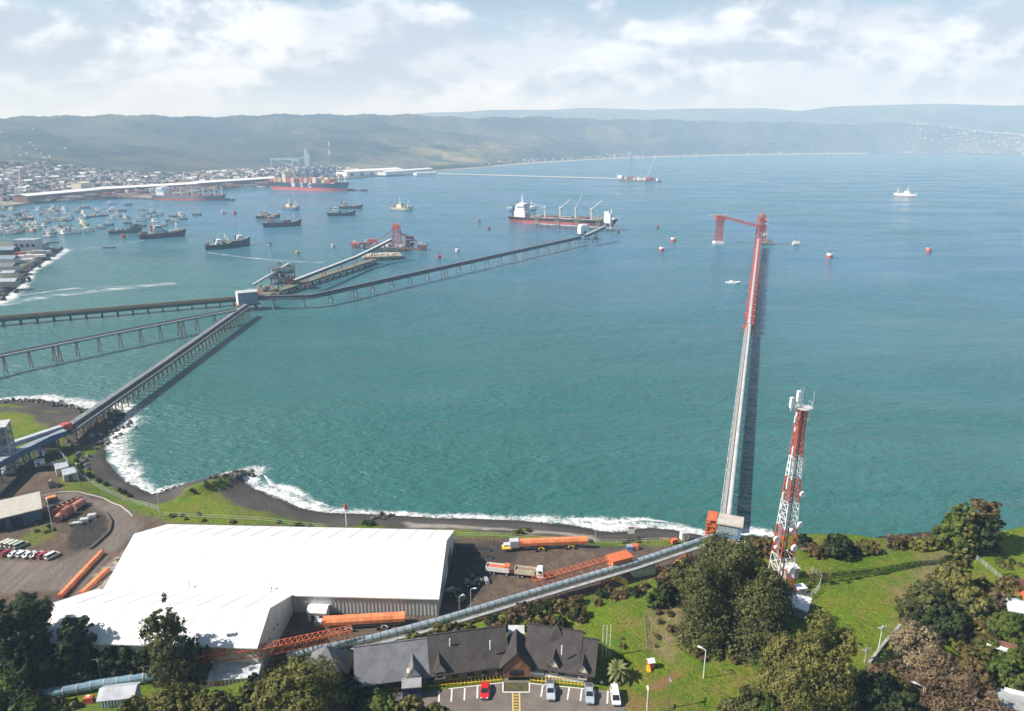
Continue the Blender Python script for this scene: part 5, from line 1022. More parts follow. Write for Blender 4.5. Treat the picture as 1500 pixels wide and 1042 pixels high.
for x in (-24, 0): 
    m = MB().bar((x, -17, 6.3), (x, -17, 9), .14).bar((x, -17, 9), (x - 2.2, -19, 7.2), .12).bar((x, -17, 9), (x + .6, -18, 7), .12); m.build('roof_bracket', grey, t)
# white tent hut
p = G(466, 909); t = thing('white_hut', 'small white gabled hut in the corner between the warehouse and its wing', 'hut', p, R(-4)); MB().box((0, 1, 1.5), (5.2, 3.6, 3)).build('wall', white, t); MB().sweep([(-1.1, 2.9), (1, 3.8), (3.1, 2.9), (3.1, 3.1), (1, 4.05), (-1.1, 3.1)], -2.9, 2.9).build('roof', cleanw, t); MB().box((-1.2, -.83, 1), (.9, .08, 1.9)).build('door', dgrey, t); MB().box((1.2, -.83, 1.7), (1, .08, .8)).build('window', glass, t); MB().box((1, -1.9, .7), (2.6, 1.6, 1.4)).build('tank', lgrey, t)
# orange conveyor tubes lying about
def orange_tube(pa, pb, w, h, lab, chassis=True, cab=None, z=1.6, name='orange_conveyor'):
    a, b = G(*pa), G(*pb); a.z += z; b.z += z; d = b - a; l = d.length; rz = math.atan2(d.y, d.x); t = thing(name, lab, 'conveyor', (*a.xy, tz(*a.xy)), rz); dz = d.z
    pr = [(-w / 2, -h * .3), (w / 2, -h * .3), (w / 2, h * .15), (w * .3, h * .5), (-w * .3, h * .5), (-w / 2, h * .15)]; m = MB(); n = 6; z0 = a.z - tz(*a.xy)
    for k in range(12):
        x0, x1 = l * k / 12 + .03, l * (k + 1) / 12 - .03; m.add([(x0, y, q + z0 + dz * k / 12) for y, q in pr] + [(x1, y, q + z0 + dz * (k + 1) / 12) for y, q in pr], [(i, n + i, n + (i + 1) % n, (i + 1) % n) for i in range(n)] + [tuple(range(n)), tuple(range(n, 2 * n))[::-1]])
    m.build('cover', orange, t)
    MB().bar((-.5, 0, z0), (.5, 0, z0), w * .9, h * .8).build('head_frame', orangered, t)
    if chassis:
        MB().truss((1, 0, z0 - h * .3 - 1.0), (l - 1, 0, z0 - h * .3 - 1.0 + dz), w * .7, .9, 18, .1).build('chassis', grey, t)
        for f in (.3, .74):
            m = MB(); x = l * f; zf = z0 - h * .3 - .9
            for k in (1, -1): m.bar((x, k * w * .4, zf), (x + 1.5, k * w * .8, .5), .2).bar((x, k * w * .4, zf), (x - 1.5, k * w * .8, .5), .2)
            m.build('leg', yellow if cab else lgrey, t)
            for k in (1, -1): MB().tube((x - 1.5, k * w * .8 - .2, .55), (x - 1.5, k * w * .8 + .2, .55), .55, 12).build('wheel', black, t); MB().tube((x + 1.5, k * w * .8 - .2, .55), (x + 1.5, k * w * .8 + .2, .55), .55, 12).build('wheel', black, t)
    if cab: MB().box((-2, 0, z0), (3, w * .9, h * 1.1)).box((-4, .4, z0 - .8), (3, w * .7, 1)).build('end_housing', lgrey, t); MB().box((-4.6, 0, z0 - 1.4), (3, w, .5)).build('end_platform', yellow, t)
    return t
orange_tube((476, 921), (594, 914), 2.8, 2.2, 'orange covered conveyor on wheels in front of the grey warehouse wall', z=2.4)
orange_tube((762, 806), (860, 802), 2.6, 2.2, 'orange mobile conveyor with a pale end housing, by the beach fence', cab=True, z=2.7)
orange_tube((90, 876), (150, 812), 1.8, 1.3, 'bright orange tube lying on the ground left of the warehouse, the longer one', False, z=.8)
orange_tube((122, 872), (158, 838), 1.8, 1.2, 'shorter orange tube squeezed against the left end of the warehouse', False, z=.8)
for i in range(16):
    f = i / 15; px, py = 112 + 62 * f + random.uniform(-5, 5), 884 - 66 * f + random.uniform(-3, 4); p = G(px, py); k = i % 3
    t = thing(('scrap_bundle', 'broken_pallet', 'cable_drum')[k], '', 'scrap', p, random.random() * 3, 'scrap between the orange tubes')
    if k == 0: m = MB(); [m.bar((-1.4, j * .35 - .5, .2 + .12 * (j % 2)), (1.5, j * .3 - .4, .25), .16) for j in range(5)]; m.build('rods', (lgrey, rust, tin)[i % 2], t)
    elif k == 1: m = MB(); [m.box((0, j * .5 - .8, .25), (1.9, .3, .12)) for j in range(4)]; m.build('slats', wood, t); MB().box((0, 0, .1), (.2, 1.9, .2)).build('beam', brown, t)
    else: MB().tube((0, 0, 0), (0, 0, .9), .45, 10).build('core', brown, t); m = MB().tube((0, 0, 0), (0, 0, .12), .95, 14).tube((0, 0, .8), (0, 0, .92), .95, 14); each(m, 'flange', khaki, t)
    t['label'] = '%s, %s from the lower end of the scrap strip' % (('bundle of grey rods', 'broken wooden pallet', 'wooden cable drum')[k], ordw(i))
# trucks
def wheel(t, x, y, r=.5, w=.32): o = MB().tube((x, y - w / 2, r), (x, y + w / 2, r), r, 14).build('wheel', black, t); MB().tube((x, y - w / 2 - .02, r), (x, y + w / 2 + .02, r), r * .5, 10).build('rim', lgrey, o)
a, b = G(713, 839), G(797, 848); d = b - a; t = thing('tipper_truck', 'white-cabbed tipper truck with a loaded trailer, parked at the edge of the warehouse shadow', 'truck', a, math.atan2(d.y, d.x))
l = d.length
MB().box((l - 1.3, 0, 2.1), (2.3, 2.5, 2.7), 0, 0, .94).box((l - 1.2, 0, 3.7), (1.9, 2.3, .6), 0, 0, .7).build('cab', cleanw, t); MB().box((l - .12, 0, 2.7), (.1, 2.1, .9)).box((l - 1.1, -1.23, 2.7), (1.1, .08, .7)).build('window', glass, t)
def bed(x0, x1, mat, name, load):
    m = MB(); m.box(((x0 + x1) / 2, 0, 1.35), (x1 - x0, 2.5, .25)); 
    for k in (1, -1): m.box(((x0 + x1) / 2, k * 1.22, 2.1), (x1 - x0, .12, 1.5)); m.box(((x0 if k > 0 else x1), 0, 2.1), (.12, 2.5, 1.5))
    o = m.build(name, mat, t); MB().box(((x0 + x1) / 2, 0, 1.95), (x1 - x0 - .3, 2.3, .9), 0, 0, .85).build('load', load, o)
bed(l * .50, l - 2.9, cream, 'cargo_bed', M('brown_load', (.25, .17, .11), .9, .3)); bed(0, l * .40, white, 'trailer_bed', orangered); MB().box((l / 2, 0, .95), (l - .6, .9, .3)).box((l * .36, 0, 2.7), (1.6, 2.4, 1.3)).build('chassis', orangered, t)
for f in (.07, .14, .36, .56, .63, .94):
    for k in (1, -1): wheel(t, l * f, k * 1.05, .5)
def loader(px, py, rz, lab):
    t = thing('wheel_loader', lab, 'wheel loader', G(px, py), rz); MB().box((-1, 0, 1.5), (3.2, 2.2, 1.3), 0, 0, .85).box((1.8, 0, 1.2), (2.2, 1.6, .8)).build('body', khaki, t); MB().box((-.2, 0, 2.8), (1.6, 1.7, 1.5), 0, 0, .85).build('cab', glass, t)
    MB().bar((1.5, .6, 1.8), (4, .6, .9), .3).bar((1.5, -.6, 1.8), (4, -.6, .9), .3).build('lift_arm', khaki, t); MB().box((4.5, 0, .7), (1.2, 2.8, 1.1), 0, 0, .8).build('bucket', grey, t)
    for x in (-1.7, 1.8):
        for k in (1, -1): wheel(t, x, k * 1.1, .8, .55)
loader(692, 857, .3, 'upper one of two wheel loaders in the dark shade right of the warehouse'); loader(672, 878, 2.2, 'lower one of two wheel loaders in the dark shade right of the warehouse')
for i in range(2):
    for j in range(8):
        p = G(670 + j * 6.4 + i * 3, 808 + i * 11); t = thing('barrier_block', '', 'barrier', p, .05, 'concrete barriers stored in the warehouse shadow'); MB().box((0, 0, .5), (1.5, 1.2, 1.0), 0, 0, .7).build('block', dgrey, t); MB().box((0, 0, 1.1), (1.3, .5, .25)).build('lifting_lug', black, t); t['label'] = 'dark barrier block, %s in the %s row in the warehouse shadow' % (ordw(j), ('far', 'near')[i])
p = G(942, 842); t = thing('silver_tank', 'silver tank container under the shore conveyor, below the orange housing', 'tank', p, R(18)); MB().box((0, 0, 1.5), (7.5, 2.6, 2.6), 0, 0, .93).build('body', lgrey, t); MB().box((-3.8, 0, 1.6), (.3, 2.2, 2.2)).build('end_plate', white, t)
m = MB(); [m.box((-3 + i * 1.2, 0, 2.86), (.15, 2.5, .1)) for i in range(6)]; m.build('strap', grey, t)
p = G(908, 853); t = thing('yellow_chute', 'yellow sheet metal chute lying beside the trestle under the orange housing', 'chute', p, -.5); MB().box((0, 0, .8), (5, 1.8, 1.2), 0, 0, .6).build('chute', yellow, t); MB().bar((-2, .6, 0), (-2, .6, 1.6), .15).bar((-2, -.6, 0), (-2, -.6, 1.6), .15).build('stand', grey, t)
p = G(990, 830); t = thing('yellow_trestle', 'yellow tube frame on the ground under the upper end of the shore conveyor', 'frame', p, .9); MB().bar((-3, -1, .3), (3, -1, .3), .25).bar((-3, 1, .3), (3, 1, .3), .25).bar((-3, -1, .3), (-3, 1, .3), .25).bar((3, -1, .3), (3, 1, .3), .25).build('frame', yellow, t)
p = G(922, 806); t = thing('blue_drum', 'bright blue drum box next to an orange one, by the beach fence', 'container', p, 0); MB().box((0, 0, .8), (2, 1.8, 1.6)).build('body', blue, t); MB().box((0, 0, 1.66), (2.1, 1.9, .12)).build('lid', sblue, t)
p = G(930, 805); t = thing('orange_drum', 'orange box next to the bright blue one, by the beach fence', 'container', p, 0); MB().box((0, 0, .8), (1.9, 1.8, 1.6)).build('body', orange, t); MB().box((0, 0, 1.66), (2.0, 1.9, .12)).build('lid', orangered, t)
p = G(924, 792); t = thing('site_sign', 'small white board with a red top, standing on legs at the beach edge', 'sign', p); MB().bar((-.8, 0, 0), (-.8, 0, 3.2), .2).bar((.8, 0, 0), (.8, 0, 3.2), .2).build('leg', rust, t); MB().box((0, -.05, 3.6), (2.2, .15, 2)).build('board', white, t); MB().box((0, -.05, 4.9), (2.2, .16, .6)).build('top_board', red, t)
p = G(1002, 791); t = thing('white_cabin', 'small white cabin with a tank, left of the pier house', 'cabin', p, .1); MB().box((0, 0, 1.5), (2.6, 2.4, 3)).build('wall', cleanw, t); MB().box((0, 0, 3.1), (2.9, 2.7, .2)).build('roof', lgrey, t); MB().box((0, -1.22, 1.2), (.8, .06, 1.9)).build('door', grey, t)
p = G(987, 797); t = thing('orange_machine', 'small orange machine with a yellow arm, near the white cabin', 'machine', p, .4); MB().box((0, 0, 1), (2.6, 1.8, 1.5), 0, 0, .8).build('body', orangered, t); MB().bar((1, 0, 1.2), (-4, 1, 2.2), .3).build('arm', yellow, t); MB().box((0, 0, .25), (2.8, 2, .4)).build('track', black, t)
p = G(508, 771); t = thing('beacon', 'white navigation beacon post with a red lamp, behind the warehouse', 'beacon', p); MB().tube((0, 0, 0), (0, 0, 7), .28, 8, .2).build('post', white, t); MB().tube((0, 0, 7), (0, 0, 8.6), .75, 10, .5).tube((0, 0, 8.6), (0, 0, 9.3), .2, 8).build('lamp', red, t); MB().tube((0, 0, 6.8), (0, 0, 7), .9, 10).build('collar', cleanw, t)
def lamp(px, py, h, lab, arm=1.6, rz=0, mat=lgrey, cat='street lamp', wood_=False):
    p = G(px, py); t = thing('street_lamp' if not wood_ else 'utility_pole', lab, cat, p, rz); MB().tube((0, 0, -.3), (0, 0, h), .11, 8, .08).build('pole', mat, t)
    if wood_: MB().bar((-1.2, 0, h - .5), (1.2, 0, h - .5), .14).build('crossarm', mat, t); MB().box((0, 0, h - 1), (.4, .4, .7)).build('insulator', lgrey, t)
    else: MB().bar((0, 0, h), (arm, 0, h + .35), .12).build('arm', mat, t); MB().box((arm + .4, 0, h + .35), (1.0, .4, .18), 0, 0, .8).build('lamp_head', cleanw, t)
    return t
lamp(117, 713, 9, 'tall pale pole lamp near the two grey containers', 1, 2); lamp(235, 757, 9, 'pale lamp post behind the far left corner of the warehouse', .9, 1); lamp(78, 779, 11, 'white lamp post with a long arm leaning over the dark blue shed', 3, 2.2, white); lamp(690, 890, 6, 'short lamp post by the shore conveyor, right of the warehouse corner', .8, 0); lamp(673, 897, 5, 'shorter lamp post at the warehouse corner', .8, .6); lamp(872, 800, 6, 'thin pole lamp by the mobile conveyor', .8, 1); lamp(1030, 995, 7, 'lamp post on the grass slope below the big gum tree', .9, 2.6, white); lamp(1345, 1050, 7, 'nearest curved white street lamp at the lower right', 1.5, 2.6, white); lamp(1392, 1040, 9, 'slender white street lamp rising from the bare brown bushes', 1.5, 2.6, white)
lamp(150, 1003, 8, 'wooden pole with long crossarms above the blue banded tube', 0, .3, brown, 'utility pole', True); lamp(214, 1005, 6, 'plain wooden pole behind the blue banded tube', 0, .3, brown, 'utility pole', True); lamp(353, 965, 7, 'thin pole with a pale lamp in front of the gum tree', .7, 2, lgrey); lamp(258, 998, 4, 'short pole with a white lamp near the blue banded tube', .5, 2, lgrey); lamp(947, 1048, 5.5, 'tall white double pole by the car park lawn', .5, 1.5, white); lamp(979, 1040, 8, 'dark wooden pole at the head of the bare earth path', 0, 1.2, brown, 'utility pole', True); lamp(1286, 956, 7, 'white leaning pole at the corner of the grass terrace', 0, .3, white, 'utility pole', True); lamp(1266, 972, 4, 'short post just left of the white leaning pole', 0, .3, lgrey, 'utility pole', True)
for i, px in enumerate((882, 887.5, 893)): 
    t = thing('flagpole', '%s of the three bare white flagpoles on the lawn' % ('leftmost', 'middle', 'rightmost')[i], 'flagpole', G(px, 962), 0, 'three bare flagpoles'); MB().tube((0, 0, 0), (0, 0, 8), .09, 8, .05).build('pole', cleanw, t); MB().ball((0, 0, 8.05), .12, 8, 5).build('finial', lgrey, t)
# fences
def fence(name, pxs, h, step, lab, mat, rails=2, zl=None, cat='fence', r=.12):
    pts_ = [G(*p) for p in pxs]; t = thing(name, lab, cat, pts_[0]); pl = [p for p, d in along(pts_, 0, step)]
    for p in pl: p.z = tz(p.x, p.y)
    for p in pl: MB().bar(p - zu * .3, p + zu * h, r).build('post', mat, t, t.location)
    m = MB()
    for p, q in zip(pl[:-1], pl[1:]):
        for k in range(rails): m.bar(p + zu * h * (k + 1) / rails * .95, q + zu * h * (k + 1) / rails * .95, r * .5)
    m.build('rail', mat, t, t.location); return t
fence('wire_fence', [(85, 662), (122, 703), (165, 727), (205, 742), (238, 752)], 2.2, 4.5, 'pale wire fence along the green bank of the small bay', lgrey, 3); fence('wire_fence', [(240, 757), (330, 762), (480, 774)], 1.8, 6, 'wire fence on the grass behind the warehouse', lgrey); fence('wire_fence', [(670, 787), (800, 793), (920, 797), (1000, 796)], 1.8, 5, 'wire fence between the yard and the beach', lgrey)
fence('tower_fence', [(1168, 892), (1198, 868), (1204, 847), (1180, 838)], 2, 2.2, 'pale compound fence around the mast cabinets', lgrey, 3); fence('field_fence', [(1186, 845), (1230, 843), (1300, 836), (1378, 826)], 1.3, 4, 'dark post fence across the upper grass terrace', darkgreen); fence('garden_fence', [(1418, 812), (1455, 842), (1490, 868)], 1.4, 3.5, 'pale fence running down the slope at the right', lgrey, 3)
fence('slope_fence', [(943, 905), (946, 950), (952, 968)], 1.2, 3, 'brown fence between the lawn and the dry grass strip', brown)
p0 = [G(1318, 920), G(1296, 945), G(1272, 976)]; t = thing('grey_wall', 'low grey wall along the corner of the grass terrace', 'wall', p0[0]); m = MB(); [m.bar(a + zu * .1, b + zu * .1, .5, 1.4) for a, b in zip(p0[:-1], p0[1:])]; m.build('wall', concrete, t, t.location); m = MB(); [m.bar(a + zu * .83, b + zu * .83, .6, .1) for a, b in zip(p0[:-1], p0[1:])]; m.build('coping', concrete, t, t.location)
# lattice mast
p = G(1142, 858); Hm = ZT(598, p.y) - p.z; t = thing('lattice_mast', 'tall red and white lattice telecom mast with dishes and a top platform', 'mast', p, R(12)); tower_p = p
w0, w1 = 2.3, .85
def mw(z): return w0 + (w1 - w0) * min(1, z / (Hm * .86))
levels = [0]; 
while levels[-1] < Hm - 1: levels.append(min(Hm, levels[-1] + 1.15 * mw(levels[-1]) + .5))
bands = [.0, .17, .30, .47, .60, .72]         # white-red from the foot up
def band(z): f = z / Hm; return (1 if f < .035 else 0 if f < .20 else 1 if f < .33 else 0 if f < .50 else 1 if f < .62 else 0 if f < .75 else 1)
redp = M('mast_red', (.62, .10, .06), .5, .15)
secs = {}; cnt = 0; last = None
for z0, z1 in zip(levels[:-1], levels[1:]):
    k = band((z0 + z1) / 2); cnt += k != last; last = k; key = (k, cnt); m = secs.setdefault(key, MB()); a, b = mw(z0), mw(z1)
    C0 = [(a, a, z0), (-a, a, z0), (-a, -a, z0), (a, -a, z0)]; C1 = [(b, b, z1), (-b, b, z1), (-b, -b, z1), (b, -b, z1)]
    for i in range(4):
        j = (i + 1) % 4; m.bar(C0[i], C1[i], .21); m.bar(C0[i], C1[j], .11); m.bar(C0[j], C1[i], .11); m.bar(C1[i], C1[j], .10)
for (k, _), m in sorted(secs.items(), key=lambda q: q[0][1]): m.build('lattice_section', redp if k else cleanw, t)
MB().bar((.3, -.2, 0), (.3, -.2, Hm), .3).build('cable_ladder', dgrey, t)
MB().tube((.5, 0, Hm), (.5, 0, Hm + .25), 2.0, 14).build('top_platform', lgrey, t)
m = MB()
for i in range(14): a = i / 14 * 6.283; m.bar((.5 + 1.9 * math.cos(a), 1.9 * math.sin(a), Hm + .2), (.5 + 1.9 * math.cos(a), 1.9 * math.sin(a), Hm + 1.4), .06).bar((.5 + 1.9 * math.cos(a), 1.9 * math.sin(a), Hm + 1.4), (.5 + 1.9 * math.cos(a + .449), 1.9 * math.sin(a + .449), Hm + 1.4), .06)
m.bar((2.8, 0, Hm), (2.8, 0, Hm + 4), .09).bar((1.2, 2, Hm), (1.2, 2, Hm + 4.5), .07).bar((-.2, 1, Hm), (-.2, 1, Hm + 4.8), .07).bar((-.9, 1.5, Hm + .5), (-3.2, 1, Hm + .8), .15); m.build('railing', lgrey, t)
for x, y, zz_, w_ in ((-2.9, 0, Hm + 1.6, .55), (-.4, 1.2, Hm + 2.6, .6)): MB().box((x, y, zz_), (w_ * 1.3, w_ * 1.3, 2.6)).tube((x, y, zz_ - 2), (x, y, zz_ - 1.2), .12).build('antenna_drum', cleanw, t)
for x, y, zz_, hh_ in ((-2.0, -.8, Hm - 2.4, 1.6), (-1.6, -.6, Hm - 2, 2.6), (-1.5, -.6, Hm - 5, 1.0), (1.7, -.6, Hm - 1.6, 2.6), (-1.6, -.8, Hm * .78, 2.4), (-1.9, -1, Hm * .70, 5.0), (1.7, -1, Hm * .72, 2.2), (1.7, -1, Hm * .68, 1.6), (-2.1, -1, Hm * .61, 3)): MB().box((x, y, zz_), (.35, .3, hh_)).bar((x, y, zz_), (x * .7, y, zz_), .08).build('panel_antenna', cleanw, t)
for x, y, zz_, r_ in ((2.0, -1.2, Hm * .545, .8), (2.3, -1.5, Hm * .375, .85), (-.5, -2.4, Hm * .36, .5), (.8, -2.5, Hm * .255, .9), (.5, -2.8, Hm * .13, .95), (-3.5, -1, Hm * .30, .8), (-3.3, -1, Hm * .25, .45)): MB().tube((x, y, zz_), (x + .1, y - .5, zz_), r_, 16, r_ * .95).tube((x, y + .5, zz_), (x, y, zz_), r_ * .3, 8, r_ * .9).bar((x, y + .3, zz_), (x * .6, y + 1, zz_), .1).build('dish', cleanw, t)
p = G(1133, 856); t = thing('guyed_mast', 'slim grey secondary mast close to the left side of the lattice mast', 'mast', p); h2 = ZT(720, p.y) - p.z
m = MB()
for a in (0, 2.1, 4.2): m.bar((.35 * math.cos(a), .35 * math.sin(a), 0), (.35 * math.cos(a), .35 * math.sin(a), h2), .10)
for i in range(int(h2 / .9)):
    for a in (0, 2.1, 4.2): m.bar((.35 * math.cos(a), .35 * math.sin(a), i * .9), (.35 * math.cos(a + 2.1), .35 * math.sin(a + 2.1), i * .9 + .9), .06)
m.build('lattice', lgrey, t); m = MB(); [m.box((-.5, -.3, h2 * f), (.3, .3, 1.8)) for f in (.96, .85, .7)]; m.build('antenna', cleanw, t)
p = G(1156, 846); t = thing('equipment_shelter', 'pinkish white equipment shelter under the lattice mast', 'cabin', p, R(10)); MB().box((0, 0, 1.6), (3.6, 2.6, 3.2)).build('wall', M('shelter_pink', (.68, .58, .56), .6, .1), t); MB().box((0, 0, 3.28), (3.9, 2.9, .15)).build('roof', white, t); MB().box((.8, -1.32, 1.2), (.9, .06, 2)).build('door', lgrey, t)
p = G(1171, 872); t = thing('equipment_cabinet', 'white equipment cabinet inside the compound fence, right of the mast foot', 'cabinet', p, R(10)); MB().box((0, 0, 1.2), (2.4, 2, 2.3)).build('body', white, t); MB().box((0, 0, 2.42), (2.6, 2.2, .12)).build('lid', cleanw, t); MB().box((.3, -1.02, 1.1), (.9, .05, 1.7)).build('door', lgrey, t)
p = G(1152, 872); t = thing('mast_footing', 'red steel base frame at the foot of the lattice mast', 'frame', p, R(10)); m = MB()
for a in (-3, 0, 3): m.bar((a, -1.4, .5), (a, 1.4, .5), .3).bar((a, -1.4, 0), (a, -1.4, 2), .3).bar((a, 1.4, 0), (a, 1.4, 2), .3)
m.bar((-3, -1.4, 1.8), (3, -1.4, 1.8), .3).bar((-3, 1.4, .8), (3, 1.4, .8), .3).build('frame', redp, t)
p = G(1160, 894); t = thing('white_shed', 'low white shed in front of the mast compound, half in tree shade', 'shed', p, R(-32)); MB().box((0, 0, 1.3), (7, 4.6, 2.6)).build('wall', sblue, t); MB().hexa([(-3.8, -2.6, 2.5), (3.8, -2.6, 2.5), (3.8, 2.6, 3.0), (-3.8, 2.6, 3.0), (-3.8, -2.6, 2.7), (3.8, -2.6, 2.7), (3.8, 2.6, 3.2), (-3.8, 2.6, 3.2)]).build('roof', cleanw, t); MB().box((-1.5, -2.33, 1.1), (1, .06, 2)).build('door', white, t)
# lodge with dark roofs
A0, B0, C0, D0 = P(522, 1003, 29), P(745, 973, 29), P(768, 973, 29), P(865, 988, 29)
t = thing('lodge', 'long low lodge with steep dark roofs, dormers and a central gable, above the car park', 'house', ((B0 + C0) / 2).xy.to_3d() + Vector((0, 5, 26)))
O = t.location
def wing(a, b, dep, ez, rz_, rmat, name, wallm=brown):
    d = (b - a); l = d.length; d.normalize(); n = Vector((-d.y, d.x, 0)); e = zu
    def q(x, y, z): v = a + d * x + n * y; return (v.x - O.x, v.y - O.y, z - 26)
    w = MB(); w.add([q(.3, .6, 25.5), q(l - .3, .6, 25.5), q(l - .3, dep - .6, 25.5), q(.3, dep - .6, 25.5), q(.3, .6, ez), q(l - .3, .6, ez), q(l - .3, dep - .6, ez), q(.3, dep - .6, ez), q(.3, dep / 2, rz_ - .35), q(l - .3, dep / 2, rz_ - .35)], [(0, 1, 5, 4), (2, 3, 7, 6), (1, 2, 6, 9, 5), (3, 0, 4, 8, 7)]); w.build('wall', wallm, t)
    r = MB(); 
    for y0, s_ in ((-.5, 1), (dep + .5, -1)): r.hexa([q(-.4, y0, ez - .4), q(l + .4, y0, ez - .4), q(l + .4, dep / 2, rz_), q(-.4, dep / 2, rz_), q(-.4, y0, ez - .15), q(l + .4, y0, ez - .15), q(l + .4, dep / 2, rz_ + .25), q(-.4, dep / 2, rz_ + .25)])
    o = r.build(name, rmat, t); r = MB().bar(q(-.4, dep / 2, rz_ + .25), q(l + .4, dep / 2, rz_ + .25), .3); r.build('ridge_cap', rmat, o)
    for i in range(int(l / 3.2)): x = 1.6 + i * 3.2; f = MB(); f.hexa([q(x - .7, .5, 26.9), q(x + .7, .5, 26.9), q(x + .7, .62, 26.9), q(x - .7, .62, 26.9), q(x - .7, .5, 28.3), q(x + .7, .5, 28.3), q(x + .7, .62, 28.3), q(x - .7, .62, 28.3)]); f.build('window', glass, t)
    return q
m1 = A0.lerp(B0, .475)
qa = wing(A0, m1 - (B0 - A0).normalized() * .45, 11, 29, 33.5, slate, 'grey_roof'); qb = wing(m1 + (B0 - A0).normalized() * .45, B0, 11.6, 29, 33.9, browntile, 'brown_roof'); qc = wing(C0, C0.lerp(D0, .80), 12.2, 29, 34.2, browntile, 'right_roof'); qd = wing(C0.lerp(D0, .84), D0 + (D0 - C0).normalized() * .6, 10.6, 29, 33.3, browntile, 'low_right_roof')
def gable(q, x, w, y0, y1, ez, rz_, rmat, name, wallm=rust, win=True):
    r = MB()
    for s_ in (1, -1): r.hexa([q(x + s_ * w, y0, ez), q(x, y0, rz_), q(x, y1, rz_), q(x + s_ * w * .95, y1, ez), q(x + s_ * w, y0, ez + .2), q(x, y0, rz_ + .22), q(x, y1, rz_ + .22), q(x + s_ * w * .95, y1, ez + .2)])
    g = r.build(name, rmat, t); f = MB(); f.add([q(x - w * .8, y0 + .3, ez - 2), q(x + w * .8, y0 + .3, ez - 2), q(x + w * .8, y0 + .3, ez + .2), q(x, y0 + .3, rz_ - .3), q(x - w * .8, y0 + .3, ez + .2), q(x - w * .8, y1, ez - 2), q(x + w * .8, y1, ez - 2), q(x + w * .8, y1, ez + .2), q(x, y1, rz_ - .3), q(x - w * .8, y1, ez + .2)], [(0, 1, 2, 3, 4), (0, 4, 9, 5), (1, 6, 7, 2)]); f.build('gable_wall', wallm, g)
    if win: f = MB(); f.hexa([q(x - w * .4, y0 + .22, ez - 1.5), q(x + w * .4, y0 + .22, ez - 1.5), q(x + w * .4, y0 + .32, ez - 1.5), q(x - w * .4, y0 + .32, ez - 1.5), q(x - w * .4, y0 + .22, ez - .2), q(x + w * .4, y0 + .22, ez - .2), q(x + w * .4, y0 + .32, ez - .2), q(x - w * .4, y0 + .32, ez - .2)]); f.build('window', glass, g)
gable(qa, 11.6, 1.5, -.8, 4.0, 29.5, 31.9, slate, 'dormer', lgrey); gable(qb, 1.6, 1.4, -.4, 3.8, 29.5, 31.7, browntile, 'dormer', cream)
gable(qc, 6.2, 1.2, -.2, 4.0, 29.4, 31.6, browntile, 'dormer', cream); gable(qd, .6, 1.15, -.4, 3.6, 29.4, 31.4, browntile, 'dormer', cream)
mid = (B0 + C0) / 2
def qm(x, y, z): return (mid.x + x - O.x, mid.y + y - O.y, z - 26)
gable(qm, 0, 3.6, -2.0, 6, 29.2, 33.0, browntile, 'entrance_gable', rust)
MB().hexa([qm(-1.8, 6, 30.6), qm(1.8, 6, 30.6), qm(1.8, 9, 30.6), qm(-1.8, 9, 30.6), qm(-1.8, 6, 31.8), qm(1.8, 6, 31.8), qm(1.8, 9, 31.8), qm(-1.8, 9, 31.8)]).build('link_roof', lgrey, t)
def pyramid(px, py, zb, zt, w, lab_, mat, q0=None):
    c = P(px, py, zt); m = MB(); v = [(c.x + a * w - O.x, c.y + b_ * w - O.y, zb - 26) for a, b_ in ((-1, -1), (1, -1), (1, 1), (-1, 1))] + [(c.x - O.x, c.y - O.y, zt - 26)]
    m.add(v, [(0, 1, 4), (1, 2, 4), (2, 3, 4), (3, 0, 4), (3, 2, 1, 0)]); o = m.build(lab_, mat, t); MB().box((c.x - O.x, c.y - O.y, zb - 26 - 3), (w * 1.7, w * 1.7, 6)).build('turret_wall', brown, o)
pyramid(668, 919, 31, 35, 2.4, 'turret_roof', browntile); pyramid(816, 915, 31.5, 35.5, 2.4, 'turret_roof', browntile); pyramid(478, 946, 30, 35.4, 4.6, 'pavilion_roof', slate)
c = P(510, 975, 30); MB().box((c.x - O.x, c.y - O.y + 1.5, 3.3), (9, 3.4, .3), .1).build('link_canopy', slate, t)
for px, py in ((659, 943), (718, 946), (823, 953)): c = P(px, py, 33); MB().tube((c.x - O.x, c.y - O.y, 6), (c.x - O.x, c.y - O.y, 8.2), .14, 8).build('vent_pipe', white, t)
# entrance wall, kiosk
a, b = P(774, 987, 26.5), P(856, 997, 26.5); t = thing('white_parapet', 'low white parapet wall in front of the right half of the lodge', 'wall', (*a.xy, 26)); MB().bar(a, a.lerp(b, .28), .5, 1.3).build('wall', cleanw, t, t.location); MB().bar(a.lerp(b, .30) + zu * .1, b, .5, 1.2).build('wall', cleanw, t, t.location); MB().bar(a + zu * .7, a.lerp(b, .28) + zu * .7, .62, .1).bar(a.lerp(b, .3) + zu * .75, b + zu * .65, .62, .1).build('coping', white, t, t.location)
p = P(604, 1018, 26); t = thing('kiosk', 'small kiosk with a pale gabled roof and dark blue walls, by the car park entrance', 'kiosk', p, R(6)); MB().box((0, 0, 1.5), (3.8, 2.6, 3)).build('wall', M('kiosk_blue', (.03, .05, .16), .6, .2), t); MB().sweep([(-1.5, 2.9), (0, 3.8), (1.5, 2.9), (1.5, 3.1), (0, 4.05), (-1.5, 3.1)], -2.0, 2.0).build('roof', M('kiosk_roof', (.3, .3, .3), .7, .2), t); MB().box((-.4, 1.6, 3.4), (1.2, 1.4, 2.6)).build('chimney_box', cream, t); MB().box((1.92, 0, 1.4), (.06, 1.2, 1.4)).build('window', glass, t)
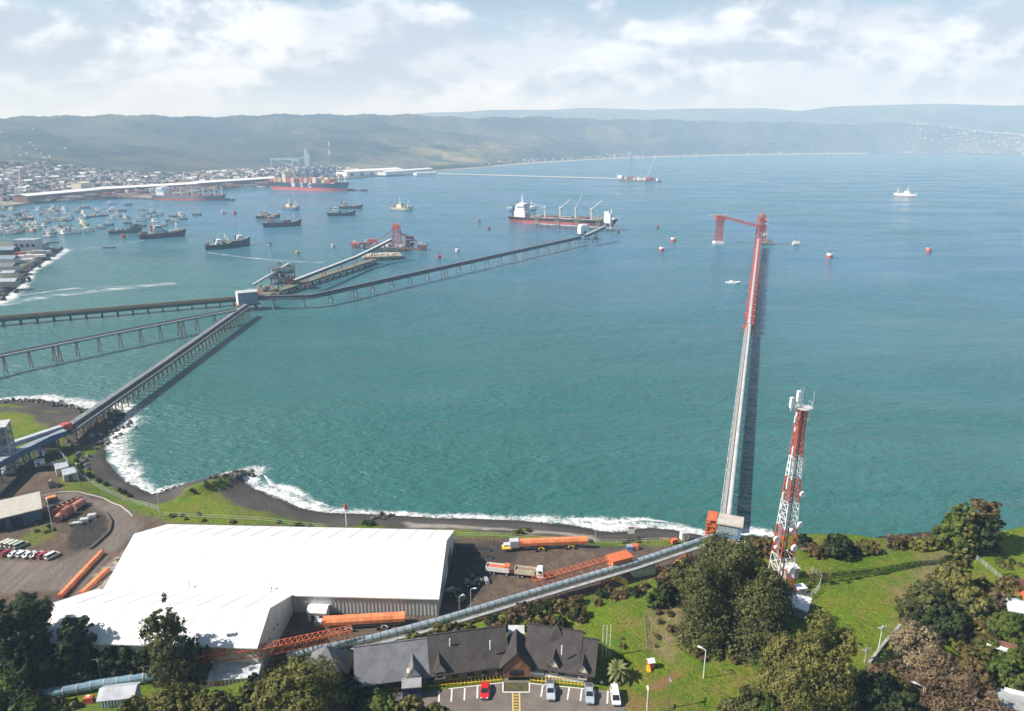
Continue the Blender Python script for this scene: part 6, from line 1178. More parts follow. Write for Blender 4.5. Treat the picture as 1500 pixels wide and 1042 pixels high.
# car park
def quad(pxs, z, name, mat, kind='structure', parent=None):
    v = [P(a, b, z) for a, b in pxs]; o = MB().add(v, [tuple(range(len(v)))]).build(name, mat, parent); o.data.update()
    if o.data.polygons[0].normal.z < 0: o.data.flip_normals()
    if kind: o['kind'] = kind
    return o
quad([(545, 1019), (655, 1010), (735, 1000), (737, 994), (775, 994), (776, 1001), (858, 1009), (912, 1014), (925, 1100), (500, 1100)], 26.08, 'car_park', tarmac)
quad([(738, 1000), (774, 1000), (775, 1013), (737, 1013)], 26.1, 'grass_island', M('dull_lawn', (.075, .075, .03), .95, .4, .8))
mk = M('road_paint_white', (.72, .72, .70), .7, .1, 2, dirt=(.35, .33, .3), dirtamt=.4); my = M('road_paint_yellow', (.62, .46, .12), .7, .1, 2, dirt=(.35, .3, .2), dirtamt=.4)
def line(a, b, w=.22, mat=mk, nm='parking_line', z=26.115):
    p, q = P(*a, z), P(*b, z); d = (q - p).normalized(); s = side(d) * w / 2; o = MB().add([p + s, q + s, q - s, p - s], [(0, 1, 2, 3)]).build(nm, mat)
    if o.data.polygons[0].normal.z < 0: o.data.flip_normals()
    o['kind'] = 'structure'; return o
for a, b in (((643, 1012), (643, 1028)), ((662, 1009.5), (661, 1028)), ((681, 1008), (680, 1026)), ((699.5, 1005), (699, 1023)), ((718, 1003), (717, 1021)), ((795.5, 1002.5), (792.5, 1020.6)), ((815, 1005), (812.5, 1020)), ((834, 1007), (831, 1025)), ((852.5, 1009), (850, 1027)), ((871, 1010), (870, 1029)), ((890.5, 1012), (889.5, 1031))): line(a, b, .3)
for a, b in (((657, 1009.2), (737, 1000)), ((776, 1001.2), (856, 1009))): line(a, b, .2)
for a, b in (((737, 999), (736.5, 1014)), ((736.5, 1014), (775.5, 1014)), ((775.5, 1014), (775.5, 1000))): line(a, b, .25)
for x in (751, 761): line((x, 1015), (x + (.5 if x < 755 else 1), 1060), .28, my, 'hatched_line')
for k in range(9): line((751.4, 1018.5 + k * 4.3), (761.4, 1018.5 + k * 4.3), .2, my, 'hatched_line', 26.12)
def kerbfence(pa, pb, n, lab):
    a, b = P(*pa, 26.1), P(*pb, 26.1); t = thing('yellow_rail', lab, 'railing', a); d = (b - a).normalized(); s = side(d) * -1
    MB().bar(a + zu * .5, b + zu * .5, .09).bar(a + s * 1.3 + zu * .5, b + s * 1.3 + zu * .5, .07).build('rail', yellow, t, a)
    for i in range(n): p = a.lerp(b, i / (n - 1)); MB().bar(p, p + zu * .55, .1).bar(p + zu * .5, p + s * 1.3 + zu * .5, .07).bar(p + s * 1.3, p + s * 1.3 + zu * .5, .07).build('post', yellow, t, a)
kerbfence((566, 1013.5), (734, 998.5), 32, 'yellow wheel-stop railing along the left part of the car park edge'); kerbfence((777, 999), (857, 1006.5), 16, 'yellow wheel-stop railing along the right part of the car park edge')
bl = []
for px, py in ((688, 995), (707, 992.5), (727, 990), (786, 991), (805, 994), (825, 996), (844, 998.5), (862, 1000), (881, 1003), (901, 1003.5)):
    t = thing('bollard_light', '', 'garden light', P(px, py, 26.02), 0, 'low white garden lights before the lodge'); MB().tube((0, 0, 0), (0, 0, .5), .12, 8).build('stem', dgrey, t); MB().tube((0, 0, .5), (0, 0, .72), .34, 10, .26).build('cap', cleanw, t); bl.append(t)
rank(bl, 'low white garden light, {} from the left in the row before the lodge')
def kerb(pxs, w, h, name, mat):
    m = MB(); pl = [p for p, d in along([G(*p) for p in pxs], 0, 2.0)]
    for p in pl: p.z = tz(p.x, p.y)
    for a, b in zip(pl[:-1], pl[1:]): m.bar(a + zu * h * .3, b + zu * h * .3, w, h)
    return structure(m.build(name, mat))
kerb([(62, 727), (90, 721), (118, 722), (150, 730), (175, 741), (190, 752), (196, 760)], .35, .35, 'kerb', M('pale_kerb', (.48, .44, .38), .8, .2))
kerb([(140, 748), (156, 755), (163, 766), (160, 780), (148, 792), (132, 806)], .9, .9, 'earth_bank', M('bank_earth', (.10, .085, .07), .95, .35, .8))
# cars
def yprism(prof, y0, y1, inset=0.0, m=None, mi=0):
    m = m or MB(); n = len(prof); m.add([(x, y0, z) for x, z in prof] + [(x, y1, z) for x, z in prof], [(i, (i + 1) % n, n + (i + 1) % n, n + i) for i in range(n)] + [tuple(range(n))[::-1], tuple(range(n, 2 * n))], mi); return m
paint = {}
def car(loc, rz, col, lab, typ='sedan', name=None, group=None, cat='car'):
    if col not in paint: paint[col] = M('car_paint_%d' % len(paint), col, .25, .04); 
    bm_ = paint[col]; t = thing(name or 'parked_car', lab, cat, loc, rz, group)
    if typ == 'sedan': P1 = [(-2.15, .3), (-2.2, .62), (-2.1, .9), (-1.5, .98), (.75, .96), (1.7, .84), (2.12, .68), (2.15, .35)]; cabz = (-1.65, 1.05, -1.05, .25, .95, 1.46)
    elif typ == 'hatch': P1 = [(-1.95, .3), (-2.0, .62), (-1.95, .95), (.8, .98), (1.6, .86), (1.92, .68), (1.95, .35)]; cabz = (-1.93, 1.05, -1.6, .35, .95, 1.52)
    elif typ == 'van': P1 = [(-2.2, .3), (-2.22, .7), (-2.2, 1.05), (1.3, 1.05), (2.0, .9), (2.22, .7), (2.2, .35)]; cabz = (-2.18, 1.55, -2.05, .85, 1.0, 1.85)
    else: P1 = [(-2.55, .45), (-2.6, .8), (-2.55, 1.12), (1.1, 1.12), (2.2, 1.05), (2.55, .85), (2.55, .45)]; cabz = (-.75, 1.25, -.5, .55, 1.1, 1.75)
    yprism(P1, -.86, .86).build('body', bm_, t); x0, x1, x2, x3, z0, z1 = cabz
    MB().hexa([(x0, -.8, z0), (x1, -.8, z0), (x1, .8, z0), (x0, .8, z0), (x2, -.64, z1), (x3, -.64, z1), (x3, .64, z1), (x2, .64, z1)]).build('window', glass, t)
    m = MB().box(((x2 + x3) / 2, 0, z1 + .02), (x3 - x2 + .16, 1.34, .07))
    for k in (1, -1):
        m.bar((x1, k * .8, z0), (x3, k * .65, z1), .09).bar((x0, k * .8, z0), (x2, k * .65, z1), .12).bar(((x0 + x1) / 2, k * .82, z0), ((x2 + x3) / 2, k * .66, z1), .10)
    m.build('roof', bm_, t); fx = P1[-1][0]; rx = P1[0][0]
    if typ == 'pickup': MB().box((-1.65, 0, 1.13), (1.65, 1.5, .06)).build('cargo_bed', dgrey, t)
    for k in (1, -1):
        MB().box((fx - .03, k * .6, .68), (.12, .36, .16)).build('headlight', cleanw, t); MB().box((rx - .02, k * .66, .75), (.1, .26, .2)).build('tail_light', red, t)
        for x in (fx - .75, rx + .75): wheel(t, x, k * .78, .33, .22)
    MB().box((fx + .02, 0, .45), (.1, 1.6, .18)).box((rx - .03, 0, .45), (.1, 1.6, .18)).build('bumper', dgrey, t); return t
car(P(710.5, 1015, 26.1), R(-92), (.55, .02, .02), 'bright red car in the car park, left of the hatched crossing', 'sedan'); car(P(806, 1015, 26.1), R(-90), (.42, .46, .52), 'silver pickup with a black bed, parked near the middle of the car park', 'pickup'); car(P(863, 1020, 26.1), R(-93), (.36, .41, .48), 'bluish silver pickup, next to the white car', 'pickup'); car(P(901, 1024, 26.1), R(-91), (.8, .8, .8), 'white van-like car at the right end of the car park', 'van'); car(P(785, 983, 26.1), R(-15), (.45, .48, .52), 'pale car half hidden behind the white parapet by the lodge', 'hatch')
row = [(1, (.05, .04, .06), 'dark purple', 'sedan'), (11.5, (.32, .03, .03), 'dark red', 'hatch'), (23, (.62, .64, .66), 'silver', 'sedan'), (34, (.74, .74, .74), 'white', 'hatch'), (44, (.66, .7, .72), 'bluish white', 'sedan'), (54.5, (.42, .36, .33), 'brown-grey', 'sedan'), (65, (.42, .03, .05), 'crimson', 'hatch'), (77, (.72, .73, .70), 'pale silver', 'van')]
for px, col, nm, ty in row: car(G(px, 812 + px * .06), R(62), col, nm + ' car in the front row of the yard car park at the left', ty, group='cars in the yard car park')
for i, (px, py, nm, col) in enumerate(((11, 799, 'pale', (.6, .56, .48)), (17, 800, 'cream', (.62, .6, .5)), (24, 801, 'greenish white', (.5, .55, .48)), (31, 802, 'grey-green', (.36, .4, .33)))): car(G(px, py), R(62), col, nm + ' old vehicle in the short rear row beside the dark blue shed', 'van', 'old_van', 'old vans by the shed', 'van')
# left yard: shed, scrap, containers, works tower
c_ = G(22, 783); t = thing('blue_shed', 'dark blue shed with a wide pale sloping roof in the left yard', 'shed', c_ + Vector((-5, 9, 0)), R(35))
MB().box((0, 0, 2.6), (15, 11, 5.2)).build('wall', M('shed_blue', (.06, .10, .18), .6, .25), t); MB().hexa([(-8, -6, 5.0), (8, -6, 5.0), (8, 6, 6.6), (-8, 6, 6.6), (-8, -6, 5.25), (8, -6, 5.25), (8, 6, 6.85), (-8, 6, 6.85)]).build('roof', M('shed_roof', (.46, .43, .38), .7, .15), t); MB().box((-5, -5.55, 2), (3.4, .1, 4)).box((0, -5.55, 2), (3.4, .1, 4)).build('door', black, t)
c_ = G(8, 752); t = thing('pale_blue_roof', 'pale blue roofed open shelter above the dark blue shed', 'shelter', c_, R(20)); MB().box((-3, 0, 4), (16, 4.5, .4), 0, 0, .96).build('roof', M('roof_pale_blue', (.45, .56, .66), .5, .2), t)
for x in (-9, -3, 3.5): MB().bar((x, -1.8, 0), (x, -1.8, 4), .3).bar((x, 1.8, 0), (x, 1.8, 4), .3).build('post', grey, t)
for i, (px, py, w) in enumerate(((25, 748, 4), (35, 744, 3.4), (18, 757, 3.8), (48, 752, 4.4))): t = thing('scrap_crate', ('cream', 'dusty', 'grey', 'long pale')[i] + ' scrap crate on the ground behind the dark blue shed', 'crate', G(px, py), .5); MB().box((0, 0, .8), (w, 2.4, 1.6), 0, 0, .9).build('box', (cream, khaki, lgrey, tin)[i], t); MB().box((0, 0, 1.7), (w * .95, 2.2, .2)).build('lid', (khaki, brown, tin, lgrey)[i], t)
def rod(name, pa, pb, r, mat, lab, z=.9, cat='tank', cap=None):
    a, b = G(*pa) + zu * z, G(*pb) + zu * z; t = thing(name, lab, cat, a); MB().tube(a, b, r, 14).build('body', mat, t, a, True) if not cap else MB().tube(a, b, r, 14).build('body', mat, t, a); d = (b - a).normalized(); m = MB(); m.tube(a - d * .1, a + d * .1, r * 1.05, 14); m.tube(b - d * .1, b + d * .1, r * 1.05, 14); m.build('flange', cap or rust, t, a)
pink = M('pink_primer', (.46, .19, .14), .7, .25, .5, dirt=(.25, .12, .08), dirtamt=.5)
rod('rusty_pipe', (108, 750), (122, 741), 1.5, pink, 'upper right pink tank lying in the scrap area', 1.5, cap=pink); rod('rusty_pipe', (93, 761), (103, 753), 1.8, M('dark_primer', (.3, .10, .09), .7, .25, .5), 'dark red tank in the middle of the scrap area', 1.8, cap=rust); rod('rusty_pipe', (84, 767), (90, 760), 1.3, pink, 'smaller pink tank at the lower left of the scrap area', 1.3, cap=rust)
a, b = G(72, 759), G(118, 736); t = thing('steel_hopper', 'long open rusty hopper lying in the scrap area above the tanks', 'hopper', a, math.atan2((b - a).y, (b - a).x)); l = (b - a).length; MB().box((l / 2, 0, .9), (l, 3.6, .3)).box((l / 2, -1.7, 1.9), (l, .25, 2)).box((l / 2, 1.7, 1.5), (l, .25, 1.4)).build('trough', rust, t); m = MB(); [m.box((l * (i + .5) / 7, 0, 1.5), (.3, 3.4, 1.2)) for i in range(7)]; m.build('rib', M('tan_rust', (.36, .2, .12), .85, .3), t); MB().box((l / 2, 4.2, .8), (l * .9, 1.6, 1.0)).build('side_beam', dgrey, t)
for i, (px, py, lab, mt) in enumerate(((77, 737, 'orange box on top of dark machinery at the back of the scrap area', orange), (68, 755, 'pink box at the left end of the scrap area', pink), (60, 752, 'grey box between the shed and the scrap area', lgrey))): t = thing('scrap_machine', lab, 'machine', G(px, py), .4 + i); MB().box((0, 0, .9), (4.2, 2.6, 1.8), 0, 0, .8).build('base', dgrey, t); MB().box((0, 0, 2.1), (2.8, 2, .9), .2).build('top_box', mt, t)
for i, (px, py, lab, mt) in enumerate(((124, 764, 'small green and white bin right of the scrap area', cleanw), (135, 758, 'white round object at the right edge of the scrap area', cleanw), (112, 770, 'mossy skip below the tanks', khaki))): t = thing('waste_bin', lab, 'bin', G(px, py), .3); MB().box((0, 0, .6), (2.4 + (i == 2) * 1.5, 1.6, 1.2), 0, 0, 1.1).build('body', mt, t); MB().box((0, 0, 1.25), (2.2, 1.4, .15)).build('lid', lgrey, t)
c1, c2 = G(92, 693), G(103, 702)
for c_, lab in ((c1, 'upper of two pale grey containers end to end on the grass of the left yard'), (c2, 'lower of two pale grey containers end to end on the grass of the left yard')):
    t = thing('site_container', lab, 'container', c_, R(-52)); MB().box((0, 0, 1.7), (6.6, 4.6, 3.4)).build('body', M('container_grey', (.42, .40, .36), .7, .15) if 'container_grey' not in bpy.data.materials else bpy.data.materials['container_grey'], t); MB().box((0, 0, 3.45), (6.8, 4.8, .12)).build('roof', tin, t); MB().box((3.33, 0, 1.5), (.06, 1.6, 2.6)).build('door', dgrey, t)
p = G(81, 714); t = thing('skid_loader', 'small green and rust machine on the dirt left of the two containers', 'machine', p, .2); MB().box((0, 0, 1), (3.4, 2, 1.4), 0, 0, .85).build('body', darkgreen, t); MB().box((-1.4, 0, 1.9), (1, 1.8, 2.4), 0, 0, .9).build('cab', khaki, t); [wheel(t, x, y, .5, .4) for x in (-1.2, 1.2) for y in (-1, 1)]; MB().bar((.5, 0, 1.8), (3.5, 0, .6), .4).build('arm', rust, t)
for i, (px, py, w, mt, lab) in enumerate(((59, 683, 3, cleanw, 'white cabin box beside the flat trailer in the left yard'), (62, 667, 2.4, cleanw, 'white box in the shade below the blue conveyor'))): t = thing('white_box', lab, 'cabin', G(px, py), .2); MB().box((0, 0, 1.3), (w, 2.4, 2.6)).build('wall', mt, t); MB().box((0, -1.22, 1.1), (.9, .05, 2)).build('door', blue, t); MB().box((0, 0, 2.66), (w + .2, 2.6, .12)).build('roof', lgrey, t)
p = G(72, 684); t = thing('flat_trailer', 'tan flat trailer on the grass left of the two containers', 'trailer', p, .1); MB().box((0, 0, .9), (7, 2.2, .3)).build('deck', wood, t); [wheel(t, x, y, .4, .3) for x in (-2.4, -1.4, 2) for y in (-.9, .9)]; MB().box((2, 0, 1.5), (2, 2, 1)).build('load', tin, t)
# works conveyors at the far left
cv_ = [P(-40, 706, 12), P(0, 678, 11), P(72, 642, 9), P(96, 634, 9)]
t = thing('blue_conveyor', 'dark blue covered conveyor rising along the left edge towards the pier', 'conveyor', cv_[0]); m = MB(); rf = MB(); lg = MB()
for a, b in zip(cv_[:-1], cv_[1:]): m.bar(a, b, 3.2, 2.4); rf.bar(a + zu * 1.3, b + zu * 1.3, 3.4, .25); 
W2(m, 'gallery', M('deep_blue', (.04, .09, .22), .5, .2), t); W2(rf, 'roof', sblue, t)
for p_, d_ in along(cv_, 6, 9): W2(bent(p_ - zu * 1.2, d_, 3, tz(p_.x, p_.y) - .3, 'X', .22), 'trestle', dgrey, t)
cv2 = [P(-30, 672, 13), P(12, 653, 12), P(90, 627, 10)]
t = thing('upper_conveyor', 'grey-blue conveyor on red legs, joining the pier just above the dark blue one', 'conveyor', cv2[0]); m = MB(); rf = MB()
for a, b in zip(cv2[:-1], cv2[1:]): m.bar(a, b, 2.6, 1.8); rf.bar(a + zu, b + zu, 2.8, .2)
W2(m, 'gallery', sblue, t); W2(rf, 'roof', lgrey, t); W2(MB().bar(cv2[2], cv2[2] + (cv2[2] - cv2[1]).normalized() * 4, 3.4, 3), 'head_box', red, t)
for p_, d_ in along(cv2, 14, 14): W2(bent(p_ - zu, d_, 2.4, tz(p_.x, p_.y) - .3, 'X', .25), 'trestle', red, t)
p = G(8, 690); t = thing('works_tower', 'grey lattice works tower at the left edge between the two conveyors', 'tower', p, .4); m = MB()
for a in (-4, 4):
    for b_ in (-4, 4): m.bar((a, b_, 0), (a, b_, 20), .5)
for z0 in range(0, 20, 4):
    for b_ in (-4, 4): m.bar((-4, b_, z0), (4, b_, z0 + 4), .25).bar((4, b_, z0), (-4, b_, z0 + 4), .25).bar((b_, -4, z0), (b_, 4, z0 + 4), .25)
    m.box((0, 0, z0), (8.4, 8.4, .25))
m.build('lattice', grey, t); MB().box((0, 1, 15), (6, 5, 5)).build('cabin', khaki, t); MB().box((0, 0, 20.3), (9, 9, .5)).build('roof', lgrey, t)
p = G(73, 655); t = thing('sign_cabin', 'small dark cabin with a bright white panel under the end of the dark blue conveyor', 'cabin', p, .2); MB().box((0, 0, 2), (3.6, 3.6, 4)).build('wall', dgrey, t); MB().box((-.3, -.4, 5.4), (3.4, .2, 2.8)).build('panel', M('panel_pale', (.6, .7, .75), .5, .1), t)
# hillside sheds lower left
p = G(330, 1003); t = thing('tin_house', 'tin roofed house with blue-striped walls and a white lean-to, below the gum tree', 'house', p + Vector((0, 2, 0)), R(6))
MB().box((2.5, 0, 1.6), (11, 7, 3.2)).build('wall', sblue, t); MB().hexa([(-3.6, -4.2, 3.0), (8.6, -4.2, 3.0), (8.6, 4.6, 4.6), (-3.6, 4.6, 4.6), (-3.6, -4.2, 3.2), (8.6, -4.2, 3.2), (8.6, 4.6, 4.8), (-3.6, 4.6, 4.8)]).build('roof', M('patchy_tin', (.50, .54, .58), .5, .35, .25, dirt=(.14, .17, .2), dirtamt=.8), t); m = MB(); [m.box((-2.5 + i * .95, -3.52, 1.6), (.42, .1, 3)) for i in range(11)]; m.build('cladding', white, t)
MB().box((-5.4, -1, 1.2), (4.6, 4.4, 2.4)).build('lean_to', white, t); MB().box((-5.6, -1, 2.6), (5.4, 5.2, .2)).build('lean_to_roof', tin, t); MB().box((-1.2, -3.56, 1.1), (1, .1, 2)).build('door', orangered, t)
p = G(174, 1034); t = thing('grey_shed', 'small grey gabled shed with striped walls at the lower left', 'shed', p + Vector((0, 1, -.3)), R(8)); MB().box((0, 0, 1.5), (6.4, 3.6, 3)).build('wall', tinblue, t); MB().sweep([(-2.3, 2.7), (0, 3.9), (2.3, 2.7), (2.3, 2.9), (0, 4.1), (-2.3, 2.9)], -3.6, 3.6).build('roof', tin, t); m = MB(); [m.box((-2.9 + i * .6, -1.84, 1.4), (.22, .08, 2.7)) for i in range(11)]; m.build('cladding', white, t)
p = G(131, 1029); t = thing('red_tank', 'small red tank on the bare earth left of the grey gabled shed', 'tank', p, .2); MB().box((0, 0, .8), (2.2, 1.5, 1.4), 0, 0, .9).build('body', redp, t); MB().box((0, 0, 1.6), (.8, .6, .3)).build('lid', white, t); MB().box((0, 0, .05), (2.4, 1.7, .3)).build('base', rust, t)
p = G(952, 981); t = thing('play_house', 'red and yellow plastic playhouse with a white roof on the lawn edge', 'playhouse', p, .2); t.scale = (.8,) * 3; MB().box((.2, .3, 1.1), (1.7, 1.5, 2.2)).build('wall', redp, t); MB().sweep([(-.7, 2.1), (.3, 2.9), (1.3, 2.1), (1.3, 2.25), (.3, 3.1), (-.7, 2.25)], -.8, 1.2).build('roof', cleanw, t); MB().hexa([(-1.2, -1.6, .1), (-.3, -1.6, .1), (-.3, -.4, .1), (-1.2, -.4, .1), (-1.2, -1.6, .3), (-.3, -1.6, .3), (-.3, -.4, 1.7), (-1.2, -.4, 1.7)]).build('slide', M('play_yellow', (.8, .48, .03), .4, .1), t)
# right garden
p = G(1490, 1058); t = thing('corner_house', 'house roof corner with a pale parapet at the lower right corner', 'house', p + Vector((0, 0, 0)), R(-24)); MB().box((0, 0, 1.5), (16, 8, 3)).build('wall', concrete, t); MB().box((-1, 0, 3.1), (17, 9, .25)).build('roof', M('stained_roof', (.34, .35, .36), .8, .25, .4, dirt=(.5, .48, .44), dirtamt=.6), t); MB().bar((-2, 4.2, 3.5), (8, 4.2, 3.5), .5, .6).build('parapet', cleanw, t)
p = G(1480, 962); t = thing('long_white_roof', 'long low building with a white edge to its roof, among the bushes at the right', 'building', p, R(-32)); MB().box((1, 0, 1.0), (11, 2.6, 2.0)).build('wall', concrete, t); MB().box((1, 0, 2.1), (11.6, 3.2, .2)).build('roof', rust, t); MB().box((1, -1.5, 2.15), (11.6, .9, .4)).build('fascia', cleanw, t)
p = G(1496, 905); t = thing('blue_white_house', 'small house with a bluish white roof at the right edge', 'house', p, R(-20)); MB().box((0, 0, 1.5), (7, 5, 3)).build('wall', cream, t); MB().sweep([(-3, 2.9), (0, 4.2), (3, 2.9), (3, 3.1), (0, 4.45), (-3, 3.1)], -4, 4).build('roof', M('roof_blue_white', (.55, .66, .72), .5, .2), t)
p = G(1498, 885); t = thing('orange_roof_hut', 'small hut with an orange roof above the bluish white roofed house', 'hut', p, .3); MB().box((0, 0, 1.2), (3.6, 3, 2.4)).build('wall', cream, t); MB().sweep([(-1.9, 2.3), (0, 3.2), (1.9, 2.3), (1.9, 2.5), (0, 3.4), (-1.9, 2.5)], -2.2, 2.2).build('roof', orangered, t)
p = G(1492, 868); t = thing('dark_roof_hut', 'dark red flat-roofed hut at the right edge of the green slope', 'hut', p, -.2); MB().box((0, 0, 1.2), (5, 3, 2.4)).build('wall', rust, t); MB().box((0, 0, 2.5), (5.6, 3.6, .2)).build('roof', M('dark_red_roof', (.16, .05, .05), .7, .2), t)
# boulders along the shore
rocks = []
for i in range(7):
    m = MB().ball((0, 0, 0), 1, 8, 5, .75); m.v = [tuple(c * (1 + random.uniform(-.28, .28)) for c in v) for v in m.v]; o = m.build('boulder', rock2 if i in (2, 5) else rock1); o.location.z = -400; rocks.append(o)
first = set()
def strew(pxs, n, spread, s0, s1, lab, grp, zoff=0.0):
    pl = [P(a, b, 1.0) for a, b in pxs]; L_ = sum((b - a).length for a, b in zip(pl[:-1], pl[1:]))
    for p, d in along(pl, 0, L_ / n * .999):
        q = p + side(d) * random.gauss(0, spread); k = random.randrange(7); o = rocks[k]
        if k in first: o = o.copy(); COL.objects.link(o)
        first.add(k); s_ = random.uniform(s0, s1); o.location = (q.x, q.y, max(tz(q.x, q.y), -.2) + s_ * .25 + zoff); o.rotation_euler = (random.random() * 6, random.random() * 6, random.random() * 6); o.scale = (s_ * random.uniform(.8, 1.3), s_, s_ * .9); tag(o, lab, 'boulder', grp)
strew([(-20, 588), (60, 587), (110, 598), (150, 604), (172, 604)], 74, 2.0, .5, 1.4, 'dark boulder in the rock revetment above the upper left beach', 'boulders of the upper left revetment')
strew([(178, 606), (176, 622), (158, 632), (146, 650), (132, 652)], 64, 3.2, .5, 1.4, 'dark boulder heaped under the landward end of the conveyor pier', 'boulders under the conveyor pier'); strew([(108, 650), (118, 668), (132, 690)], 26, 1.3, .5, 1.2, 'dark boulder along the grass bank of the small bay', 'boulders along the small bay')
strew([(372, 692), (352, 697), (335, 705), (310, 712)], 42, 1.8, .5, 1.4, 'grey boulder on the tip of the small grassy point', 'boulders on the small grassy point'); strew([(236, 716), (290, 705), (345, 693)], 34, 1.0, .4, .9, 'small pale boulder on the far edge of the small grassy point', 'boulders on the far edge of the point'); strew([(545, 757), (575, 757)], 8, 1.5, .5, 1.1, 'dark wet boulder in the surf behind the warehouse', 'boulders in the surf')
RR = MB()
for q, s_ in SPR:
    src = rocks[random.randrange(0, 6)].data; rm_ = Matrix.Rotation(random.random() * 6, 3, 'Z'); RR.add([rm_ @ (v.co * s_) + Vector((q.x, q.y, 1.2)) for v in src.vertices], [tuple(p.vertices) for p in src.polygons])
RR.build('riprap', rock1)['kind'] = 'stuff'
strew([(1075, 790), (1110, 792), (1150, 794)], 24, 2.0, .6, 1.5, 'dark boulder at the foot of the pier house', 'boulders below the pier house')
# ------------------------------------------------------------------ vegetation
def leaves(name, blobs, n, size, seed, mat, clump=.3, per=26, shell=.62, up=.25, parent=None, flatn=.9, asp=.6):
    g = np.random.default_rng(seed); B = np.array(blobs, float); w = (B[:, 3] * B[:, 4] + B[:, 4] * B[:, 5] + B[:, 3] * B[:, 5]); w /= w.sum(); nc = max(4, n // per)
    k = g.choice(len(B), nc, p=w); d = g.normal(size=(nc, 3)); d /= np.linalg.norm(d, axis=1)[:, None]; r = shell + (1 - shell) * g.random(nc) ** .6; r *= 1 + .22 * (g.random(nc) - .5)
    cc = B[k, :3] + d * r[:, None] * B[k, 3:6]; m = g.integers(0, nc, n); rad = B[k[m], 3:6] * clump * (.6 + .8 * g.random(nc))[m][:, None]
    e = g.normal(size=(n, 3)); e /= np.linalg.norm(e, axis=1)[:, None]; c = cc[m] + e * rad * (g.random(n) ** .45)[:, None]
    nr = d[m] * .8 + e * .7 + g.normal(size=(n, 3)) * flatn * .42; nr[:, 2] += up; nr /= np.linalg.norm(nr, axis=1)[:, None]
    a = np.cross(nr, g.normal(size=(n, 3))); a /= np.linalg.norm(a, axis=1)[:, None] + 1e-9; b = np.cross(nr, a); s = size * (.55 + .9 * g.random(n))[:, None]
    v = np.stack([c - a * s, c - b * s * asp + nr * s * .15, c + a * s, c + b * s * asp + nr * s * .15], 1).reshape(-1, 3)
    me = bpy.data.meshes.new(name); me.vertices.add(4 * n); me.loops.add(4 * n); me.polygons.add(n); me.vertices.foreach_set('co', v.astype(np.float32).ravel()); me.loops.foreach_set('vertex_index', np.arange(4 * n, dtype=np.int32)); me.polygons.foreach_set('loop_start', np.arange(0, 4 * n, 4, dtype=np.int32)); me.update(calc_edges=True); me.materials.append(mat)
    o = bpy.data.objects.new(name, me); COL.objects.link(o); o.parent = parent; return o
def blobset(h, w, shape, rnd, n=9):
    """blobs of a crown: h height, w width, lowest foliage to top"""
    o = []; wx, wy = rnd.uniform(-.12, .12) * w, rnd.uniform(-.12, .12) * w
    if shape == 'gum':                        # a few leaders of different height, each with its own tufts
        for j in range(6):
            a = j * 1.05 + rnd.uniform(-.4, .4); rr = w * rnd.uniform(.16, .34) if j else 0; top = h * (1 if j == 0 else rnd.uniform(.62, .93))
            for i in range(5): f = .3 + .7 * i / 4; br = w * .215 * (1.25 - .6 * (i / 4)) * rnd.uniform(.8, 1.2); o.append((math.cos(a) * rr * (.7 + .5 * f) + rnd.uniform(-.06, .06) * w, math.sin(a) * rr * (.7 + .5 * f) + rnd.uniform(-.06, .06) * w, top * f - br * .7, br, br, br * rnd.uniform(.9, 1.3)))
        return o
    for i in range(n):
        f = (i + .5) / n
        if shape == 'dome': rr = w * .5 * math.sqrt(max(.05, 1 - (f * .95) ** 2)); z = h * (.12 + .72 * f)
        elif shape == 'gum': rr = w * .5 * (.55 + .45 * math.sin(math.pi * min(1, f * 1.1))); z = h * (.22 + .66 * f)
        elif shape == 'cone': rr = w * .5 * (1.02 - f * .85); z = h * (.08 + .82 * f)
        else: rr = w * .5 * (.8 + .2 * math.sin(math.pi * f)); z = h * (.15 + .7 * f)
        k = 3 if shape != 'column' else 2
        for j in range(k):
            a = i * 2.4 + j * 6.283 / k + rnd.uniform(-.5, .5); off = rr * rnd.uniform(.35, .7); br = max(w * .11, rr * rnd.uniform(.38, .6)); o.append((math.cos(a) * off + wx * f, math.sin(a) * off + wy * f, z + rnd.uniform(-.06, .06) * h, br, br, min(br * rnd.uniform(.7, 1.15), h * .24)))
    return o
def trunk(h, r, blobs, rnd, parent, mat=bark, nl=7):
    m = MB(); m.tube((0, 0, -.6), (rnd.uniform(-.02, .02) * h, 0, h * .35), r, 8, r * .72); top = Vector((rnd.uniform(-.03, .03) * h, 0, h * .75)); m.tube((0, 0, h * .33), top, r * .72, 8, r * .2)
    for b in rnd.sample(blobs, min(nl, len(blobs))): p = Vector((0, 0, h * rnd.uniform(.2, .45))); q = Vector(b[:3]); mid_ = p.lerp(q, .5) + zu * h * .03; m.tube(p, mid_, r * .42, 6, r * .28); m.tube(mid_, q, r * .28, 6, r * .08)
    return m.build('trunk', mat, parent)
def tree(px, py, top, wpx, lab, mat, shape='dome', name='tree', n=9000, size=.5, seed=0, clump=.3, cat='tree', sparse=False, r=None, shell=.6, nb=9, bkm=bark, z=None):
    p = G(px, py); y = p.y; hgt = max(1.2, ZT(top, y) - p.z); dist = math.sqrt(p.x ** 2 + p.y ** 2 + (H - p.z) ** 2); dep_ = y * CA - (p.z + hgt * .5 - H) * SA; w = wpx * dep_ / F
    rnd = random.Random(seed + 11); t = thing(name, lab, cat, p, rnd.random() * 6); bl_ = blobset(hgt, w, shape, rnd, nb)
    leaves('crown', bl_, n, size, seed + 3, mat, clump, 26, shell, parent=t); trunk(hgt, r or max(.12, hgt * .02), bl_, rnd, t, bkm); return t
